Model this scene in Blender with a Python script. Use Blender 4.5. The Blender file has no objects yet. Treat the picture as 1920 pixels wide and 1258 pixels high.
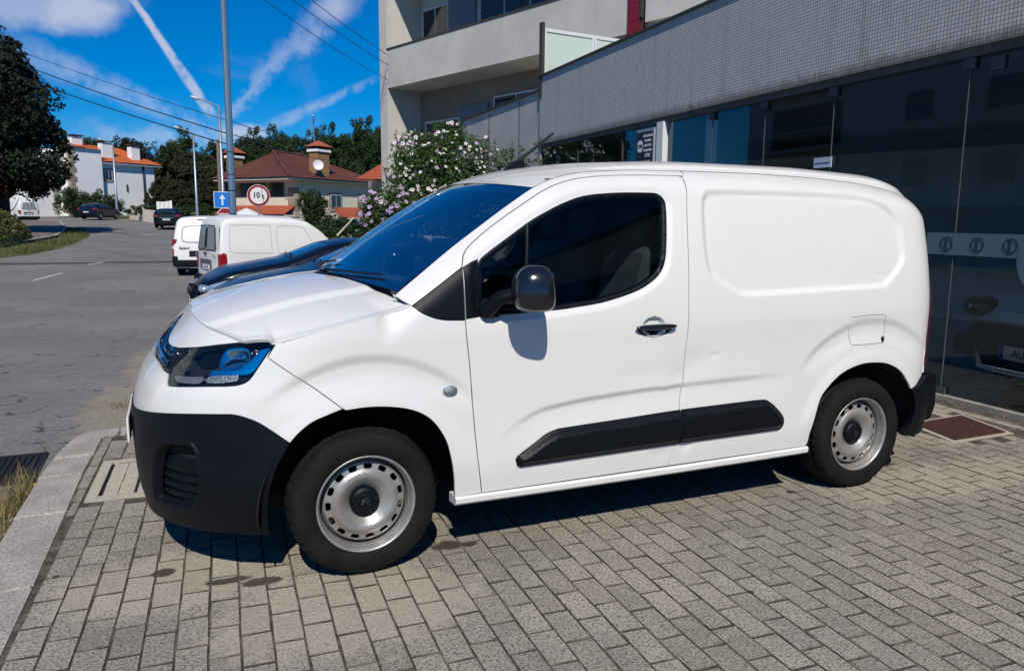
import bpy, math, random
import numpy as np
from mathutils import Vector, Matrix
from mathutils.geometry import delaunay_2d_cdt
random.seed(7); RNG = np.random.default_rng(7)
SC = bpy.context.scene
COL = SC.collection

# ---------------------------------------------------------------- camera
F, CAM = 1436.25, np.array([.2104, -3.0248, 1.482])
YAW, PIT, ROL = .4152, -.1502, .0081
_f = np.array([math.sin(YAW)*math.cos(PIT), math.cos(YAW)*math.cos(PIT), math.sin(PIT)])
_r = np.array([math.cos(YAW), -math.sin(YAW), 0.]); _u = np.cross(_r, _f)
_c, _s = math.cos(ROL), math.sin(ROL)
RM = np.array([_c*_r+_s*_u, -_s*_r+_c*_u, _f])
cd = bpy.data.cameras.new('camera'); cam = bpy.data.objects.new('camera', cd); COL.objects.link(cam)
cd.sensor_width = 36; cd.lens = 36*F/1920; cd.clip_start = .05; cd.clip_end = 3000
m = Matrix.Identity(4)
for i in range(3):
    m[i][0], m[i][1], m[i][2], m[i][3] = RM[0][i], RM[1][i], -RM[2][i], CAM[i]
cam.matrix_world = m
SC.camera = cam

# measuring helpers: a point of the photograph (1920 x 1258) turned into a place in the world
def ray(px, py):
    return np.array([(px-960)/F, -(py-629)/F, 1.]) @ RM
def aty(px, py, y):
    d = ray(px, py); return CAM+d*(y-CAM[1])/d[1]
def plane(px, py, P, n):
    d = ray(px, py); n = np.array(n, float); return CAM+d*(n@(np.array(P, float)-CAM))/(n@d)
GY = [-60, 4, 17, 27, 42, 60, 82, 110, 200, 600, 900]
GZ = [-.12, -.12, -.33, -.33, 0, .55, 1.25, 2.6, 6, 10, 10]
def gz(y): return float(np.interp(y, GY, GZ))
def ground(px, py):
    d = ray(px, py); t = 1.
    while t < 500:
        q = CAM+d*t
        if q[2] < gz(q[1]): return q
        t += .03
    return q

# ---------------------------------------------------------------- sun, sky, exposure
SUN = Vector((-.31, -.93, 1.0)).normalized()
EL = math.asin(SUN.z); AZ = math.atan2(SUN.x, SUN.y)
sl = bpy.data.lights.new('sun', 'SUN'); sl.energy = 4.4; sl.angle = math.radians(.53); sl.color = (1, .93, .815)
so = bpy.data.objects.new('sun', sl); COL.objects.link(so); so.location = (0, -10, 20)
so.rotation_euler = (-SUN).to_track_quat('-Z', 'Y').to_euler()
W = bpy.data.worlds.new('World'); SC.world = W; W.use_nodes = True
def build_world():
    nt = W.node_tree; N = nt.nodes; L = nt.links; N.clear()
    out = N.new('ShaderNodeOutputWorld'); bg = N.new('ShaderNodeBackground'); L.new(bg.outputs[0], out.inputs[0])
    bg.inputs[1].default_value = .073
    sky = N.new('ShaderNodeTexSky'); sky.sky_type = 'NISHITA'; sky.sun_disc = False
    sky.sun_elevation = EL; sky.sun_rotation = AZ % (2*math.pi); sky.air_density = 1.0; sky.dust_density = .0; sky.ozone_density = 2.2
    hs = N.new('ShaderNodeHueSaturation'); hs.inputs['Saturation'].default_value = 1.12; hs.inputs['Value'].default_value = 1.0
    tint = N.new('ShaderNodeMix'); tint.data_type = 'RGBA'; tint.blend_type = 'MULTIPLY'; tint.inputs['Factor'].default_value = 1
    L.new(sky.outputs[0], tint.inputs['A']); tint.inputs['B'].default_value = (.27, .70, 1.22, 1); L.new(tint.outputs['Result'], hs.inputs['Color'])
    geo = N.new('ShaderNodeNewGeometry'); neg = N.new('ShaderNodeVectorMath'); neg.operation = 'SCALE'; neg.inputs['Scale'].default_value = -1
    L.new(geo.outputs['Incoming'], neg.inputs[0]); D = neg.outputs[0]
    def mth(op, a, b=None, c=None, clamp=False):
        n = N.new('ShaderNodeMath'); n.operation = op; n.use_clamp = clamp
        for i, v in enumerate((a, b, c)):
            if v is None: continue
            if hasattr(v, 'is_linked'): L.new(v, n.inputs[i])
            else: n.inputs[i].default_value = v
        return n.outputs[0]
    def dot(v):
        n = N.new('ShaderNodeVectorMath'); n.operation = 'DOT_PRODUCT'; L.new(D, n.inputs[0]); n.inputs[1].default_value = v
        return n.outputs['Value']
    def noise(scale, detail=4, rough=.6, dist=0, squash=None):
        n = N.new('ShaderNodeTexNoise'); n.inputs['Scale'].default_value = scale; n.inputs['Detail'].default_value = detail
        n.inputs['Roughness'].default_value = rough; n.inputs['Distortion'].default_value = dist
        if squash:
            mp = N.new('ShaderNodeMapping'); mp.inputs['Scale'].default_value = squash[0]; mp.inputs['Rotation'].default_value = squash[1]
            L.new(D, mp.inputs[0]); L.new(mp.outputs[0], n.inputs['Vector'])
        else: L.new(D, n.inputs['Vector'])
        return n.outputs['Fac']
    def ramp(x, a, b):
        n = N.new('ShaderNodeMapRange'); n.interpolation_type = 'SMOOTHSTEP'; L.new(x, n.inputs[0])
        n.inputs[1].default_value = a; n.inputs[2].default_value = b; return n.outputs[0]
    nbig = noise(7, 5, .6); nfine = noise(38, 5, .65); nwisp = noise(9, 6, .62, .6)
    masks = []
    def trail(p1, p2, w1, w2, amount, rag=.5, soft=.45, fade=.08):
        d1 = Vector(ray(*p1)).normalized(); d2 = Vector(ray(*p2)).normalized()
        n = d1.cross(d2).normalized(); e = n.cross(d1).normalized(); T = math.acos(max(-1, min(1, d1.dot(d2))))
        ang = mth('ARCTAN2', dot(e), dot(d1)); s = mth('DIVIDE', ang, T)
        wob = mth('MULTIPLY', mth('SUBTRACT', nfine, .5), rag*max(w1, w2))
        wob2 = mth('MULTIPLY', mth('SUBTRACT', nbig, .5), rag*max(w1, w2)*.8)
        off = mth('ABSOLUTE', mth('ADD', mth('ADD', dot(n), wob), wob2))
        w = mth('MAXIMUM', mth('MULTIPLY_ADD', s, w2-w1, w1), .0005)
        q = mth('DIVIDE', off, w)
        a = mth('SUBTRACT', 1, ramp(q, soft, 1.0))
        a = mth('MULTIPLY', a, ramp(s, -fade, fade)); a = mth('MULTIPLY', a, mth('SUBTRACT', 1, ramp(s, 1-fade, 1+fade)))
        a = mth('MULTIPLY', a, ramp(nfine, .25, .62)); masks.append(mth('MULTIPLY', a, amount))
    trail((235, -20), (395, 215), .0046, .0086, .74, .75, .3)
    trail((660, -30), (405, 240), .032, .009, .36, 1.5, .05, .15)
    trail((705, 150), (505, 240), .006, .011, .38, 1.1, .1, .15)
    trail((20, 85), (430, 262), .026, .010, .36, .9, .05, .2)
    trail((170, 255), (480, 262), .024, .016, .40, 1.2, .0, .3)
    def puff(c, rx, ry, amount, lo=.42, hi=.62):
        d = Vector(ray(*c)).normalized(); a = Vector(ray(c[0]+100, c[1])).normalized(); e = (a-d*a.dot(d)).normalized(); n = d.cross(e)
        q = mth('SQRT', mth('ADD', mth('POWER', mth('DIVIDE', dot(e), rx), 2), mth('POWER', mth('DIVIDE', dot(n), ry), 2)))
        q = mth('ADD', q, mth('MULTIPLY', mth('SUBTRACT', nbig, .5), 1.6)); q = mth('ADD', q, mth('MULTIPLY', mth('SUBTRACT', nfine, .5), .9))
        front = mth('GREATER_THAN', dot(d), 0.0)
        masks.append(mth('MULTIPLY', mth('MULTIPLY', mth('SUBTRACT', 1, ramp(q, .45, 1.15)), front), amount))
    puff((75, 2), .10, .028, .50); puff((160, 28), .04, .022, .45); puff((625, 15), .028, .02, .38); puff((455, 250), .03, .011, .6)
    masks.append(mth('MULTIPLY', ramp(nwisp, .58, .88), .10))
    m_ = masks[0]
    for k in masks[1:]: m_ = mth('SUBTRACT', mth('ADD', m_, k), mth('MULTIPLY', m_, k))
    mix = N.new('ShaderNodeMix'); mix.data_type = 'RGBA'; L.new(m_, mix.inputs['Factor']); L.new(hs.outputs[0], mix.inputs['A'])
    mix.inputs['B'].default_value = (8.6, 9.0, 10.4, 1)
    L.new(mix.outputs['Result'], bg.inputs[0])
build_world()
SC.view_settings.view_transform = 'Standard'; SC.view_settings.look = 'None'
SC.view_settings.exposure = 0; SC.view_settings.gamma = 1; SC.view_settings.use_curve_mapping = False
SC.cycles.max_bounces = 7; SC.cycles.transparent_max_bounces = 16; SC.cycles.caustics_reflective = False; SC.cycles.caustics_refractive = False

# ---------------------------------------------------------------- materials
MATS = {}
def mat(name, col, rough=.6, metal=0, coat=0, spec=.5, bump=0, bscale=40, var=0, vscale=6, col2=None, detail=4, emit=None, coords='Object', stretch=None):
    """principled material with optional mottled colour and fine relief"""
    if name in MATS: return MATS[name]
    M = bpy.data.materials.new(name); M.use_nodes = True; nt = M.node_tree; N, L = nt.nodes, nt.links
    P = N['Principled BSDF']; P.inputs['Base Color'].default_value = (*col, 1); P.inputs['Roughness'].default_value = rough
    P.inputs['Metallic'].default_value = metal; P.inputs['Coat Weight'].default_value = coat; P.inputs['Coat Roughness'].default_value = .04
    P.inputs['Specular IOR Level'].default_value = spec
    tc = N.new('ShaderNodeTexCoord'); src = tc.outputs[coords]
    if stretch:
        mp = N.new('ShaderNodeMapping'); mp.inputs['Scale'].default_value = stretch; L.new(src, mp.inputs[0]); src = mp.outputs[0]
    if var or col2:
        n = N.new('ShaderNodeTexNoise'); n.inputs['Scale'].default_value = vscale; n.inputs['Detail'].default_value = detail; n.inputs['Roughness'].default_value = .65
        L.new(src, n.inputs['Vector'])
        mr = N.new('ShaderNodeMapRange'); L.new(n.outputs['Fac'], mr.inputs[0]); mr.inputs[1].default_value = .32; mr.inputs[2].default_value = .68
        mx = N.new('ShaderNodeMix'); mx.data_type = 'RGBA'; L.new(mr.outputs[0], mx.inputs['Factor'])
        c2 = col2 or tuple(c*(1-var) for c in col)
        mx.inputs['A'].default_value = (*col, 1); mx.inputs['B'].default_value = (*c2, 1); L.new(mx.outputs['Result'], P.inputs['Base Color'])
    if bump:
        n2 = N.new('ShaderNodeTexNoise'); n2.inputs['Scale'].default_value = bscale; n2.inputs['Detail'].default_value = 5; L.new(src, n2.inputs['Vector'])
        b = N.new('ShaderNodeBump'); b.inputs['Strength'].default_value = 1; b.inputs['Distance'].default_value = bump
        L.new(n2.outputs['Fac'], b.inputs['Height']); L.new(b.outputs[0], P.inputs['Normal'])
    if emit: P.inputs['Emission Color'].default_value = (*emit[:3], 1); P.inputs['Emission Strength'].default_value = emit[3]
    MATS[name] = M; return M
def mixrgb(N, L, fac, a, b):
    mx = N.new('ShaderNodeMix'); mx.data_type = 'RGBA'
    for k, v in (('Factor', fac), ('A', a), ('B', b)):
        if hasattr(v, 'is_linked'): L.new(v, mx.inputs[k])
        elif isinstance(v, (int, float)): mx.inputs[k].default_value = v
        else: mx.inputs[k].default_value = (*v, 1)
    return mx.outputs['Result']
def glass(name, tint, refl=1.0, rough=0.0, ior=1.5, gcol=(1, 1, 1)):
    """thin pane: tinted see-through plus mirror by fresnel"""
    if name in MATS: return MATS[name]
    M = bpy.data.materials.new(name); M.use_nodes = True; nt = M.node_tree; N, L = nt.nodes, nt.links; N.clear()
    o = N.new('ShaderNodeOutputMaterial'); t = N.new('ShaderNodeBsdfTransparent'); t.inputs[0].default_value = (*tint, 1)
    g = N.new('ShaderNodeBsdfGlossy'); g.inputs['Roughness'].default_value = rough; g.inputs[0].default_value = (*gcol, 1)
    f = N.new('ShaderNodeFresnel'); f.inputs[0].default_value = ior
    k = N.new('ShaderNodeMath'); k.operation = 'MULTIPLY'; k.use_clamp = True; L.new(f.outputs[0], k.inputs[0]); k.inputs[1].default_value = refl
    mx = N.new('ShaderNodeMixShader'); L.new(k.outputs[0], mx.inputs[0]); L.new(t.outputs[0], mx.inputs[1]); L.new(g.outputs[0], mx.inputs[2]); L.new(mx.outputs[0], o.inputs[0])
    MATS[name] = M; return M

# ---------------------------------------------------------------- mesh helpers
def tag(o, label=None, cat=None, group=None, kind=None):
    for k, v in (('label', label), ('category', cat), ('group', group), ('kind', kind)):
        if v: o[k] = v
    return o
def empty(name, loc, label, cat, group=None, rz=0):
    o = bpy.data.objects.new(name, None); COL.objects.link(o); o.location = [float(a) for a in loc]; o.rotation_euler = (0, 0, rz); o.empty_display_size = .2
    return tag(o, label, cat, group)
def link(name, me, parent=None, loc=None):
    o = bpy.data.objects.new(name, me); COL.objects.link(o)
    if parent: o.parent = parent
    if loc is not None: o.location = [float(a) for a in loc]
    return o
def npmesh(name, V, F4=None, F3=None, smooth=False):
    me = bpy.data.meshes.new(name); V = np.asarray(V, np.float32); me.vertices.add(len(V)); me.vertices.foreach_set('co', V.ravel())
    idx = []; tot = []
    if F4 is not None and len(F4): idx.append(np.asarray(F4, np.int32).ravel()); tot.append(np.full(len(F4), 4, np.int32))
    if F3 is not None and len(F3): idx.append(np.asarray(F3, np.int32).ravel()); tot.append(np.full(len(F3), 3, np.int32))
    idx = np.concatenate(idx); tot = np.concatenate(tot)
    me.loops.add(len(idx)); me.loops.foreach_set('vertex_index', idx); me.polygons.add(len(tot))
    me.polygons.foreach_set('loop_start', np.r_[0, np.cumsum(tot)[:-1]].astype(np.int32)); me.polygons.foreach_set('loop_total', tot)
    me.polygons.foreach_set('use_smooth', np.full(len(tot), bool(smooth))); me.update(calc_edges=True); return me
class MB:
    def __init__(s): s.v = []; s.f = []; s.sm = []
    def add(s, v, f, sm=False):
        b = len(s.v); s.v += [tuple(float(c) for c in p) for p in v]; s.f += [tuple(i+b for i in q) for q in f]; s.sm += [sm]*len(f); return s
    def box(s, a, b, M=None, bev=0):
        x0, y0, z0 = a; x1, y1, z1 = b
        if bev:
            xs = (x0, x0+bev, x1-bev, x1); v = []; f = []
            def ring(z, i):
                return [(x0+bev*i, y0+bev, z), (x0+bev, y0+bev*i, z), (x1-bev, y0+bev*i, z), (x1-bev*i, y0+bev, z), (x1-bev*i, y1-bev, z), (x1-bev, y1-bev*i, z), (x0+bev, y1-bev*i, z), (x0+bev*i, y1-bev, z)]
            R = [ring(z0, 1), ring(z0+bev, 0), ring(z1-bev, 0), ring(z1, 1)]
            for r in R: v += r
            for k in range(3):
                for j in range(8): f.append((k*8+j, k*8+(j+1) % 8, (k+1)*8+(j+1) % 8, (k+1)*8+j))
            f.append(tuple(range(7, -1, -1))); f.append(tuple(range(24, 32)))
        else:
            v = [(x0, y0, z0), (x1, y0, z0), (x1, y1, z0), (x0, y1, z0), (x0, y0, z1), (x1, y0, z1), (x1, y1, z1), (x0, y1, z1)]
            f = [(0, 3, 2, 1), (4, 5, 6, 7), (0, 1, 5, 4), (1, 2, 6, 5), (2, 3, 7, 6), (3, 0, 4, 7)]
        if M is not None: v = [M @ Vector(p) for p in v]
        return s.add(v, f)
    def prism(s, poly, w0, w1, axes='xz', M=None, sm=False):
        """polygon in the plane of axes, extruded along the third axis from w0 to w1"""
        def p3(a, b, w): return {'xz': (a, w, b), 'xy': (a, b, w), 'yz': (w, a, b)}[axes]
        n = len(poly); v = [p3(a, b, w0) for a, b in poly]+[p3(a, b, w1) for a, b in poly]
        if M is not None: v = [M @ Vector(p) for p in v]
        s.add(v, [tuple(range(n)), tuple(range(2*n-1, n-1, -1))]); b = len(s.v)-2*n
        for i in range(n): s.f.append((b+i, b+(i+1) % n, b+n+(i+1) % n, b+n+i)); s.sm.append(sm)
        return s
    def tube(s, pts, r, n=8, cap=True):
        pts = [Vector([float(c) for c in p]) for p in pts]; rr = r if isinstance(r, (list, tuple)) else [r]*len(pts); v = []; f = []
        for i, p in enumerate(pts):
            t = (pts[min(i+1, len(pts)-1)]-pts[max(i-1, 0)]).normalized(); up = Vector((0, 0, 1)) if abs(t.z) < .9 else Vector((1, 0, 0))
            a = t.cross(up).normalized(); b = a.cross(t)
            for k in range(n): q = 2*math.pi*k/n; v.append(p+(a*math.cos(q)+b*math.sin(q))*rr[i])
        for i in range(len(pts)-1):
            for k in range(n): f.append((i*n+k, (i+1)*n+k, (i+1)*n+(k+1) % n, i*n+(k+1) % n))
        s.add(v, f, True)
        if cap: s.add(v[:n], [tuple(range(n))]); s.add(v[-n:], [tuple(range(n-1, -1, -1))])
        return s
    def lathe(s, prof, n=32, axis='z', M=None, closed=False):
        v = []; f = []
        for r, h in prof:
            for k in range(n):
                q = 2*math.pi*k/n; a, b = r*math.cos(q), r*math.sin(q); v.append((a, b, h) if axis == 'z' else (a, h, b))
        for i in range(len(prof)-1):
            for k in range(n): f.append((i*n+k, i*n+(k+1) % n, (i+1)*n+(k+1) % n, (i+1)*n+k))
        if M is not None: v = [M @ Vector(p) for p in v]
        return s.add(v, f, True)
    def ell(s, c, r, nu=16, nv=10, p=1.0, M=None):
        v = []; f = []
        def sp(x): return math.copysign(abs(x)**p, x)
        for j in range(nv+1):
            t = math.pi*j/nv
            for i in range(nu):
                q = 2*math.pi*i/nu; v.append(Vector((sp(math.sin(t))*sp(math.cos(q))*r[0], sp(math.sin(t))*sp(math.sin(q))*r[1], sp(math.cos(t))*r[2])))
        if M is not None: v = [M @ x for x in v]
        v = [x+Vector(c) for x in v]
        for j in range(nv):
            for i in range(nu): f.append((j*nu+i, (j+1)*nu+i, (j+1)*nu+(i+1) % nu, j*nu+(i+1) % nu))
        return s.add(v, f, True)
    def mesh(s, name, smooth=None):
        me = bpy.data.meshes.new(name); me.from_pydata(s.v, [], s.f)
        me.polygons.foreach_set('use_smooth', [bool(x) if smooth is None else smooth for x in s.sm]); me.update()
        return me
    def obj(s, name, m, parent=None, loc=None, smooth=None):
        me = s.mesh(name, smooth); me.materials.append(m); return link(name, me, parent, loc)
def box(name, a, b, m, parent=None, bev=0, M=None): return MB().box(a, b, M, bev).obj(name, m, parent)
def text_mesh(name, s, size, m, depth=.002, align='CENTER', bold=0, xs=1):
    cu = bpy.data.curves.new(name, 'FONT'); cu.body = s; cu.size = size; cu.extrude = depth; cu.align_x = align; cu.align_y = 'CENTER'; cu.offset = bold
    o = bpy.data.objects.new(name, cu); COL.objects.link(o); bpy.context.view_layer.update()
    me = bpy.data.meshes.new_from_object(o.evaluated_get(bpy.context.evaluated_depsgraph_get())); me.name = name
    bpy.data.objects.remove(o); bpy.data.curves.remove(cu); me.materials.clear(); me.materials.append(m)
    if xs != 1: me.transform(Matrix.Diagonal((xs, 1, 1, 1)))
    return me
def frame(o, ex, ez, n):
    """matrix whose x is ex, y is ez (up), z is n (facing), at o"""
    M = Matrix.Identity(4)
    for i in range(3): M[i][0], M[i][1], M[i][2], M[i][3] = float(ex[i]), float(ez[i]), float(n[i]), float(o[i])
    return M
def put_text(name, s, size, m, M, parent=None, **k):
    o = link(name, text_mesh(name, s, size, m, **k), parent)
    o.matrix_local = M
    return o
def settle(root, loc, rz=None):
    """things are built with their Empty at the origin; this moves the Empty to the thing's base and leaves the parts where they are"""
    root.location = [float(a) for a in loc]
    for c in root.children: c.location = c.location-Vector([float(a) for a in loc])
def dup(root, loc=None, rz=None, label=None):
    r = root.copy(); COL.objects.link(r)
    if loc is not None: r.location = [float(a) for a in loc]
    if rz is not None: r.rotation_euler = (0, 0, rz)
    if label: r['label'] = label
    for ch in list(root.children):
        c = ch.copy(); COL.objects.link(c); c.parent = r
        for g in ch.children: d = g.copy(); COL.objects.link(d); d.parent = c
    return r

# ---- curved sheet-metal panels: an outline in (u, z), filled with a grid, laid on a surface
def catmull(P, step=.012):
    P = [np.array(p, float) for p in P]
    if len(P) < 3:
        n = max(1, int(np.linalg.norm(P[1]-P[0])/step)); return [P[0]+(P[1]-P[0])*i/n for i in range(n+1)]
    Q = [2*P[0]-P[1]]+P+[2*P[-1]-P[-2]]; out = []
    for i in range(1, len(Q)-2):
        a, b, c, d = Q[i-1:i+3]; n = max(1, int(np.linalg.norm(c-b)/step))
        for k in range(n):
            t = k/n; out.append(.5*((2*b)+(c-a)*t+(2*a-5*b+4*c-d)*t*t+(3*b-a-3*c+d)*t**3))
    out.append(P[-1]); return out
def outline(*curves, step=.012):
    out = []
    for c in curves:
        for q in catmull(c, step):
            if not out or np.linalg.norm(q-out[-1]) > 1e-3: out.append(q)
    if np.linalg.norm(out[0]-out[-1]) < 1e-3: out.pop()
    return np.array(out)
def closed(P, step=.012):
    P = [np.array(p, float) for p in P]; n0 = len(P); Q = P+P[:3]; Q = [P[-1]]+Q; out = []
    for i in range(1, n0+1):
        a, b, c, d = Q[i-1:i+3]; n = max(1, int(np.linalg.norm(c-b)/step))
        for k in range(n):
            t = k/n; out.append(.5*((2*b)+(c-a)*t+(2*a-5*b+4*c-d)*t*t+(3*b-a-3*c+d)*t**3))
    return np.array(out)
def area(P): x, y = P[:, 0], P[:, 1]; return .5*np.sum(x*np.roll(y, -1)-np.roll(x, -1)*y)
def inset(P, d):
    """move a closed outline inwards by d (outwards when negative)"""
    s = 1 if area(P) > 0 else -1
    e = np.roll(P, -1, 0)-P; e /= np.maximum(np.linalg.norm(e, axis=1), 1e-9)[:, None]; n = np.stack([-e[:, 1], e[:, 0]], 1)*s
    nn = n+np.roll(n, 1, 0); l = np.linalg.norm(nn, axis=1); nn = nn/np.maximum(l, .3)[:, None]; k = 1/np.clip((nn*n).sum(1), .5, 1)
    return P+nn*(d*k)[:, None]
def inside(poly, x, y):
    c = np.zeros(len(x), bool); n = len(poly)
    for i in range(n):
        x1, y1 = poly[i]; x2, y2 = poly[(i+1) % n]
        if y1 == y2: continue
        c ^= ((y1 > y) != (y2 > y)) & (x < (x2-x1)*(y-y1)/(y2-y1)+x1)
    return c
def pdist(poly, x, y, close=True):
    d = np.full(np.shape(x), 1e9); n = len(poly)
    for i in range(n if close else n-1):
        a = poly[i]; b = poly[(i+1) % n]; e = b-a; l = max(float(e@e), 1e-12)
        t = np.clip(((x-a[0])*e[0]+(y-a[1])*e[1])/l, 0, 1); d = np.minimum(d, np.hypot(x-a[0]-t*e[0], y-a[1]-t*e[1]))
    return d
def patch_mesh(name, poly, fn, holes=(), sp=.02, skirt=.012, smooth=True, flip=False):
    pts = [tuple(p) for p in poly]; edges = [(i, (i+1) % len(poly)) for i in range(len(poly))]; loops = [poly]
    for h in holes:
        b = len(pts); pts += [tuple(p) for p in h]; edges += [(b+i, b+(i+1) % len(h)) for i in range(len(h))]; loops.append(h)
    lo = poly.min(0); hi = poly.max(0)
    gx, gy = np.meshgrid(np.arange(lo[0]+sp*.5, hi[0], sp), np.arange(lo[1]+sp*.5, hi[1], sp)); gx[::2] += sp*.25; gx[1::2] -= sp*.25; gx = gx.ravel(); gy = gy.ravel()
    k = inside(poly, gx, gy)
    for h in holes: k &= ~inside(h, gx, gy)
    gx, gy = gx[k], gy[k]
    if len(gx):
        d = pdist(poly, gx, gy)
        for h in holes: d = np.minimum(d, pdist(h, gx, gy))
        k = d > sp*.45; gx, gy = gx[k], gy[k]
    pts += list(zip(gx.tolist(), gy.tolist()))
    v2, e2, f2, ov, oe, of = delaunay_2d_cdt([Vector(p) for p in pts], edges, [], 0, 1e-6)
    v2 = np.array([tuple(p) for p in v2]); f2 = np.array([f for f in f2 if len(f) == 3]); c = v2[f2].mean(1)
    k = inside(poly, c[:, 0], c[:, 1])
    for h in holes: k &= ~inside(h, c[:, 0], c[:, 1])
    f2 = f2[k]
    ar = (v2[f2[:, 1], 0]-v2[f2[:, 0], 0])*(v2[f2[:, 2], 1]-v2[f2[:, 0], 1])-(v2[f2[:, 2], 0]-v2[f2[:, 0], 0])*(v2[f2[:, 1], 1]-v2[f2[:, 0], 1])
    f2 = f2[np.abs(ar) > 1e-10]; ar = ar[np.abs(ar) > 1e-10]; f2[ar < 0] = f2[ar < 0][:, ::-1]
    def nrm(a, b):
        e = 1.5e-3; du = fn(a+e, b)-fn(a-e, b); dz = fn(a, b+e)-fn(a, b-e); n = np.cross(du, dz); return n/np.maximum(np.linalg.norm(n, axis=1), 1e-12)[:, None]
    V = fn(v2[:, 0], v2[:, 1]); Nn = nrm(v2[:, 0], v2[:, 1])
    if flip: f2 = f2[:, ::-1]; Nn = -Nn
    LN_ = [Nn[f2].reshape(-1, 3)]; F3 = [f2]; base = len(V); VV = [V]
    F4 = []; LN4 = []
    if skirt:
        for L_ in loops:
            n = len(L_); P = fn(L_[:, 0], L_[:, 1]); Q = nrm(L_[:, 0], L_[:, 1])*(-1 if flip else 1); VV += [P, P-Q*skirt]
            i = np.arange(n); j = (i+1) % n; F4.append(np.stack([base+j, base+i, base+n+i, base+n+j], 1))
            if (area(L_) < 0) ^ (L_ is not poly) ^ flip: F4[-1] = F4[-1][:, ::-1]
            A = np.concatenate(VV)[F4[-1]]; q = np.cross(A[:, 1]-A[:, 0], A[:, 2]-A[:, 0]); q /= np.maximum(np.linalg.norm(q, axis=1), 1e-12)[:, None]
            LN4.append(np.repeat(q, 4, 0)); base += 2*n
    V = np.concatenate(VV); me = npmesh(name, V, np.concatenate(F4) if F4 else None, np.concatenate(F3), True)
    nl = np.concatenate(LN4+LN_) if LN4 else LN_[0]
    me.normals_split_custom_set([tuple(q) for q in nl.tolist()])
    return me
def patch(name, poly, fn, m, parent=None, **k):
    me = patch_mesh(name, poly, fn, **k); me.materials.append(m); return link(name, me, parent)

# ================================================================ ground, road, forecourt
def posmat(name, build):
    if name in MATS: return MATS[name]
    M = bpy.data.materials.new(name); M.use_nodes = True; nt = M.node_tree; N, L = nt.nodes, nt.links; P = N['Principled BSDF']
    g = N.new('ShaderNodeNewGeometry'); build(N, L, P, g.outputs['Position'], g); MATS[name] = M; return M
def nz(N, L, pos, scale, detail=4, rough=.6, dist=0):
    n = N.new('ShaderNodeTexNoise'); n.inputs['Scale'].default_value = scale; n.inputs['Detail'].default_value = detail; n.inputs['Roughness'].default_value = rough
    n.inputs['Distortion'].default_value = dist; L.new(pos, n.inputs['Vector']); return n.outputs['Fac']
def rmp(N, L, x, a, b, c=0., d=1., smooth=True):
    n = N.new('ShaderNodeMapRange'); n.interpolation_type = 'SMOOTHSTEP' if smooth else 'LINEAR'; L.new(x, n.inputs[0])
    for i, v in enumerate((a, b, c, d)): n.inputs[i+1].default_value = v
    return n.outputs[0]
def mt(N, L, op, a, b=None, c=None):
    n = N.new('ShaderNodeMath'); n.operation = op
    for i, v in enumerate((a, b, c)):
        if v is None: continue
        if hasattr(v, 'is_linked'): L.new(v, n.inputs[i])
        else: n.inputs[i].default_value = v
    return n.outputs[0]
def spots(N, L, pos, lst, nn, k=.9):
    """irregular patches (oil, sand) lying where the list says: x, y, rx, ry"""
    acc = None
    for x, y, rx, ry in lst:
        v = N.new('ShaderNodeVectorMath'); v.operation = 'SUBTRACT'; L.new(pos, v.inputs[0]); v.inputs[1].default_value = (x, y, 0)
        w = N.new('ShaderNodeVectorMath'); w.operation = 'MULTIPLY'; L.new(v.outputs[0], w.inputs[0]); w.inputs[1].default_value = (1/rx, 1/ry, 0)
        l = N.new('ShaderNodeVectorMath'); l.operation = 'LENGTH'; L.new(w.outputs[0], l.inputs[0])
        q = mt(N, L, 'ADD', l.outputs['Value'], mt(N, L, 'MULTIPLY', mt(N, L, 'SUBTRACT', nn, .5), k*2)); s = rmp(N, L, q, .75, 1.1, 1, 0)
        acc = s if acc is None else mt(N, L, 'MAXIMUM', acc, s)
    return acc
def bump(N, L, P, h, dist, prev=None):
    b = N.new('ShaderNodeBump'); b.inputs['Distance'].default_value = dist; L.new(h, b.inputs['Height'])
    if prev is not None: L.new(prev, b.inputs['Normal'])
    L.new(b.outputs[0], P.inputs['Normal']); return b.outputs[0]
def g0(px, py): return plane(px, py, (0, 0, 0), (0, 0, 1))
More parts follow.
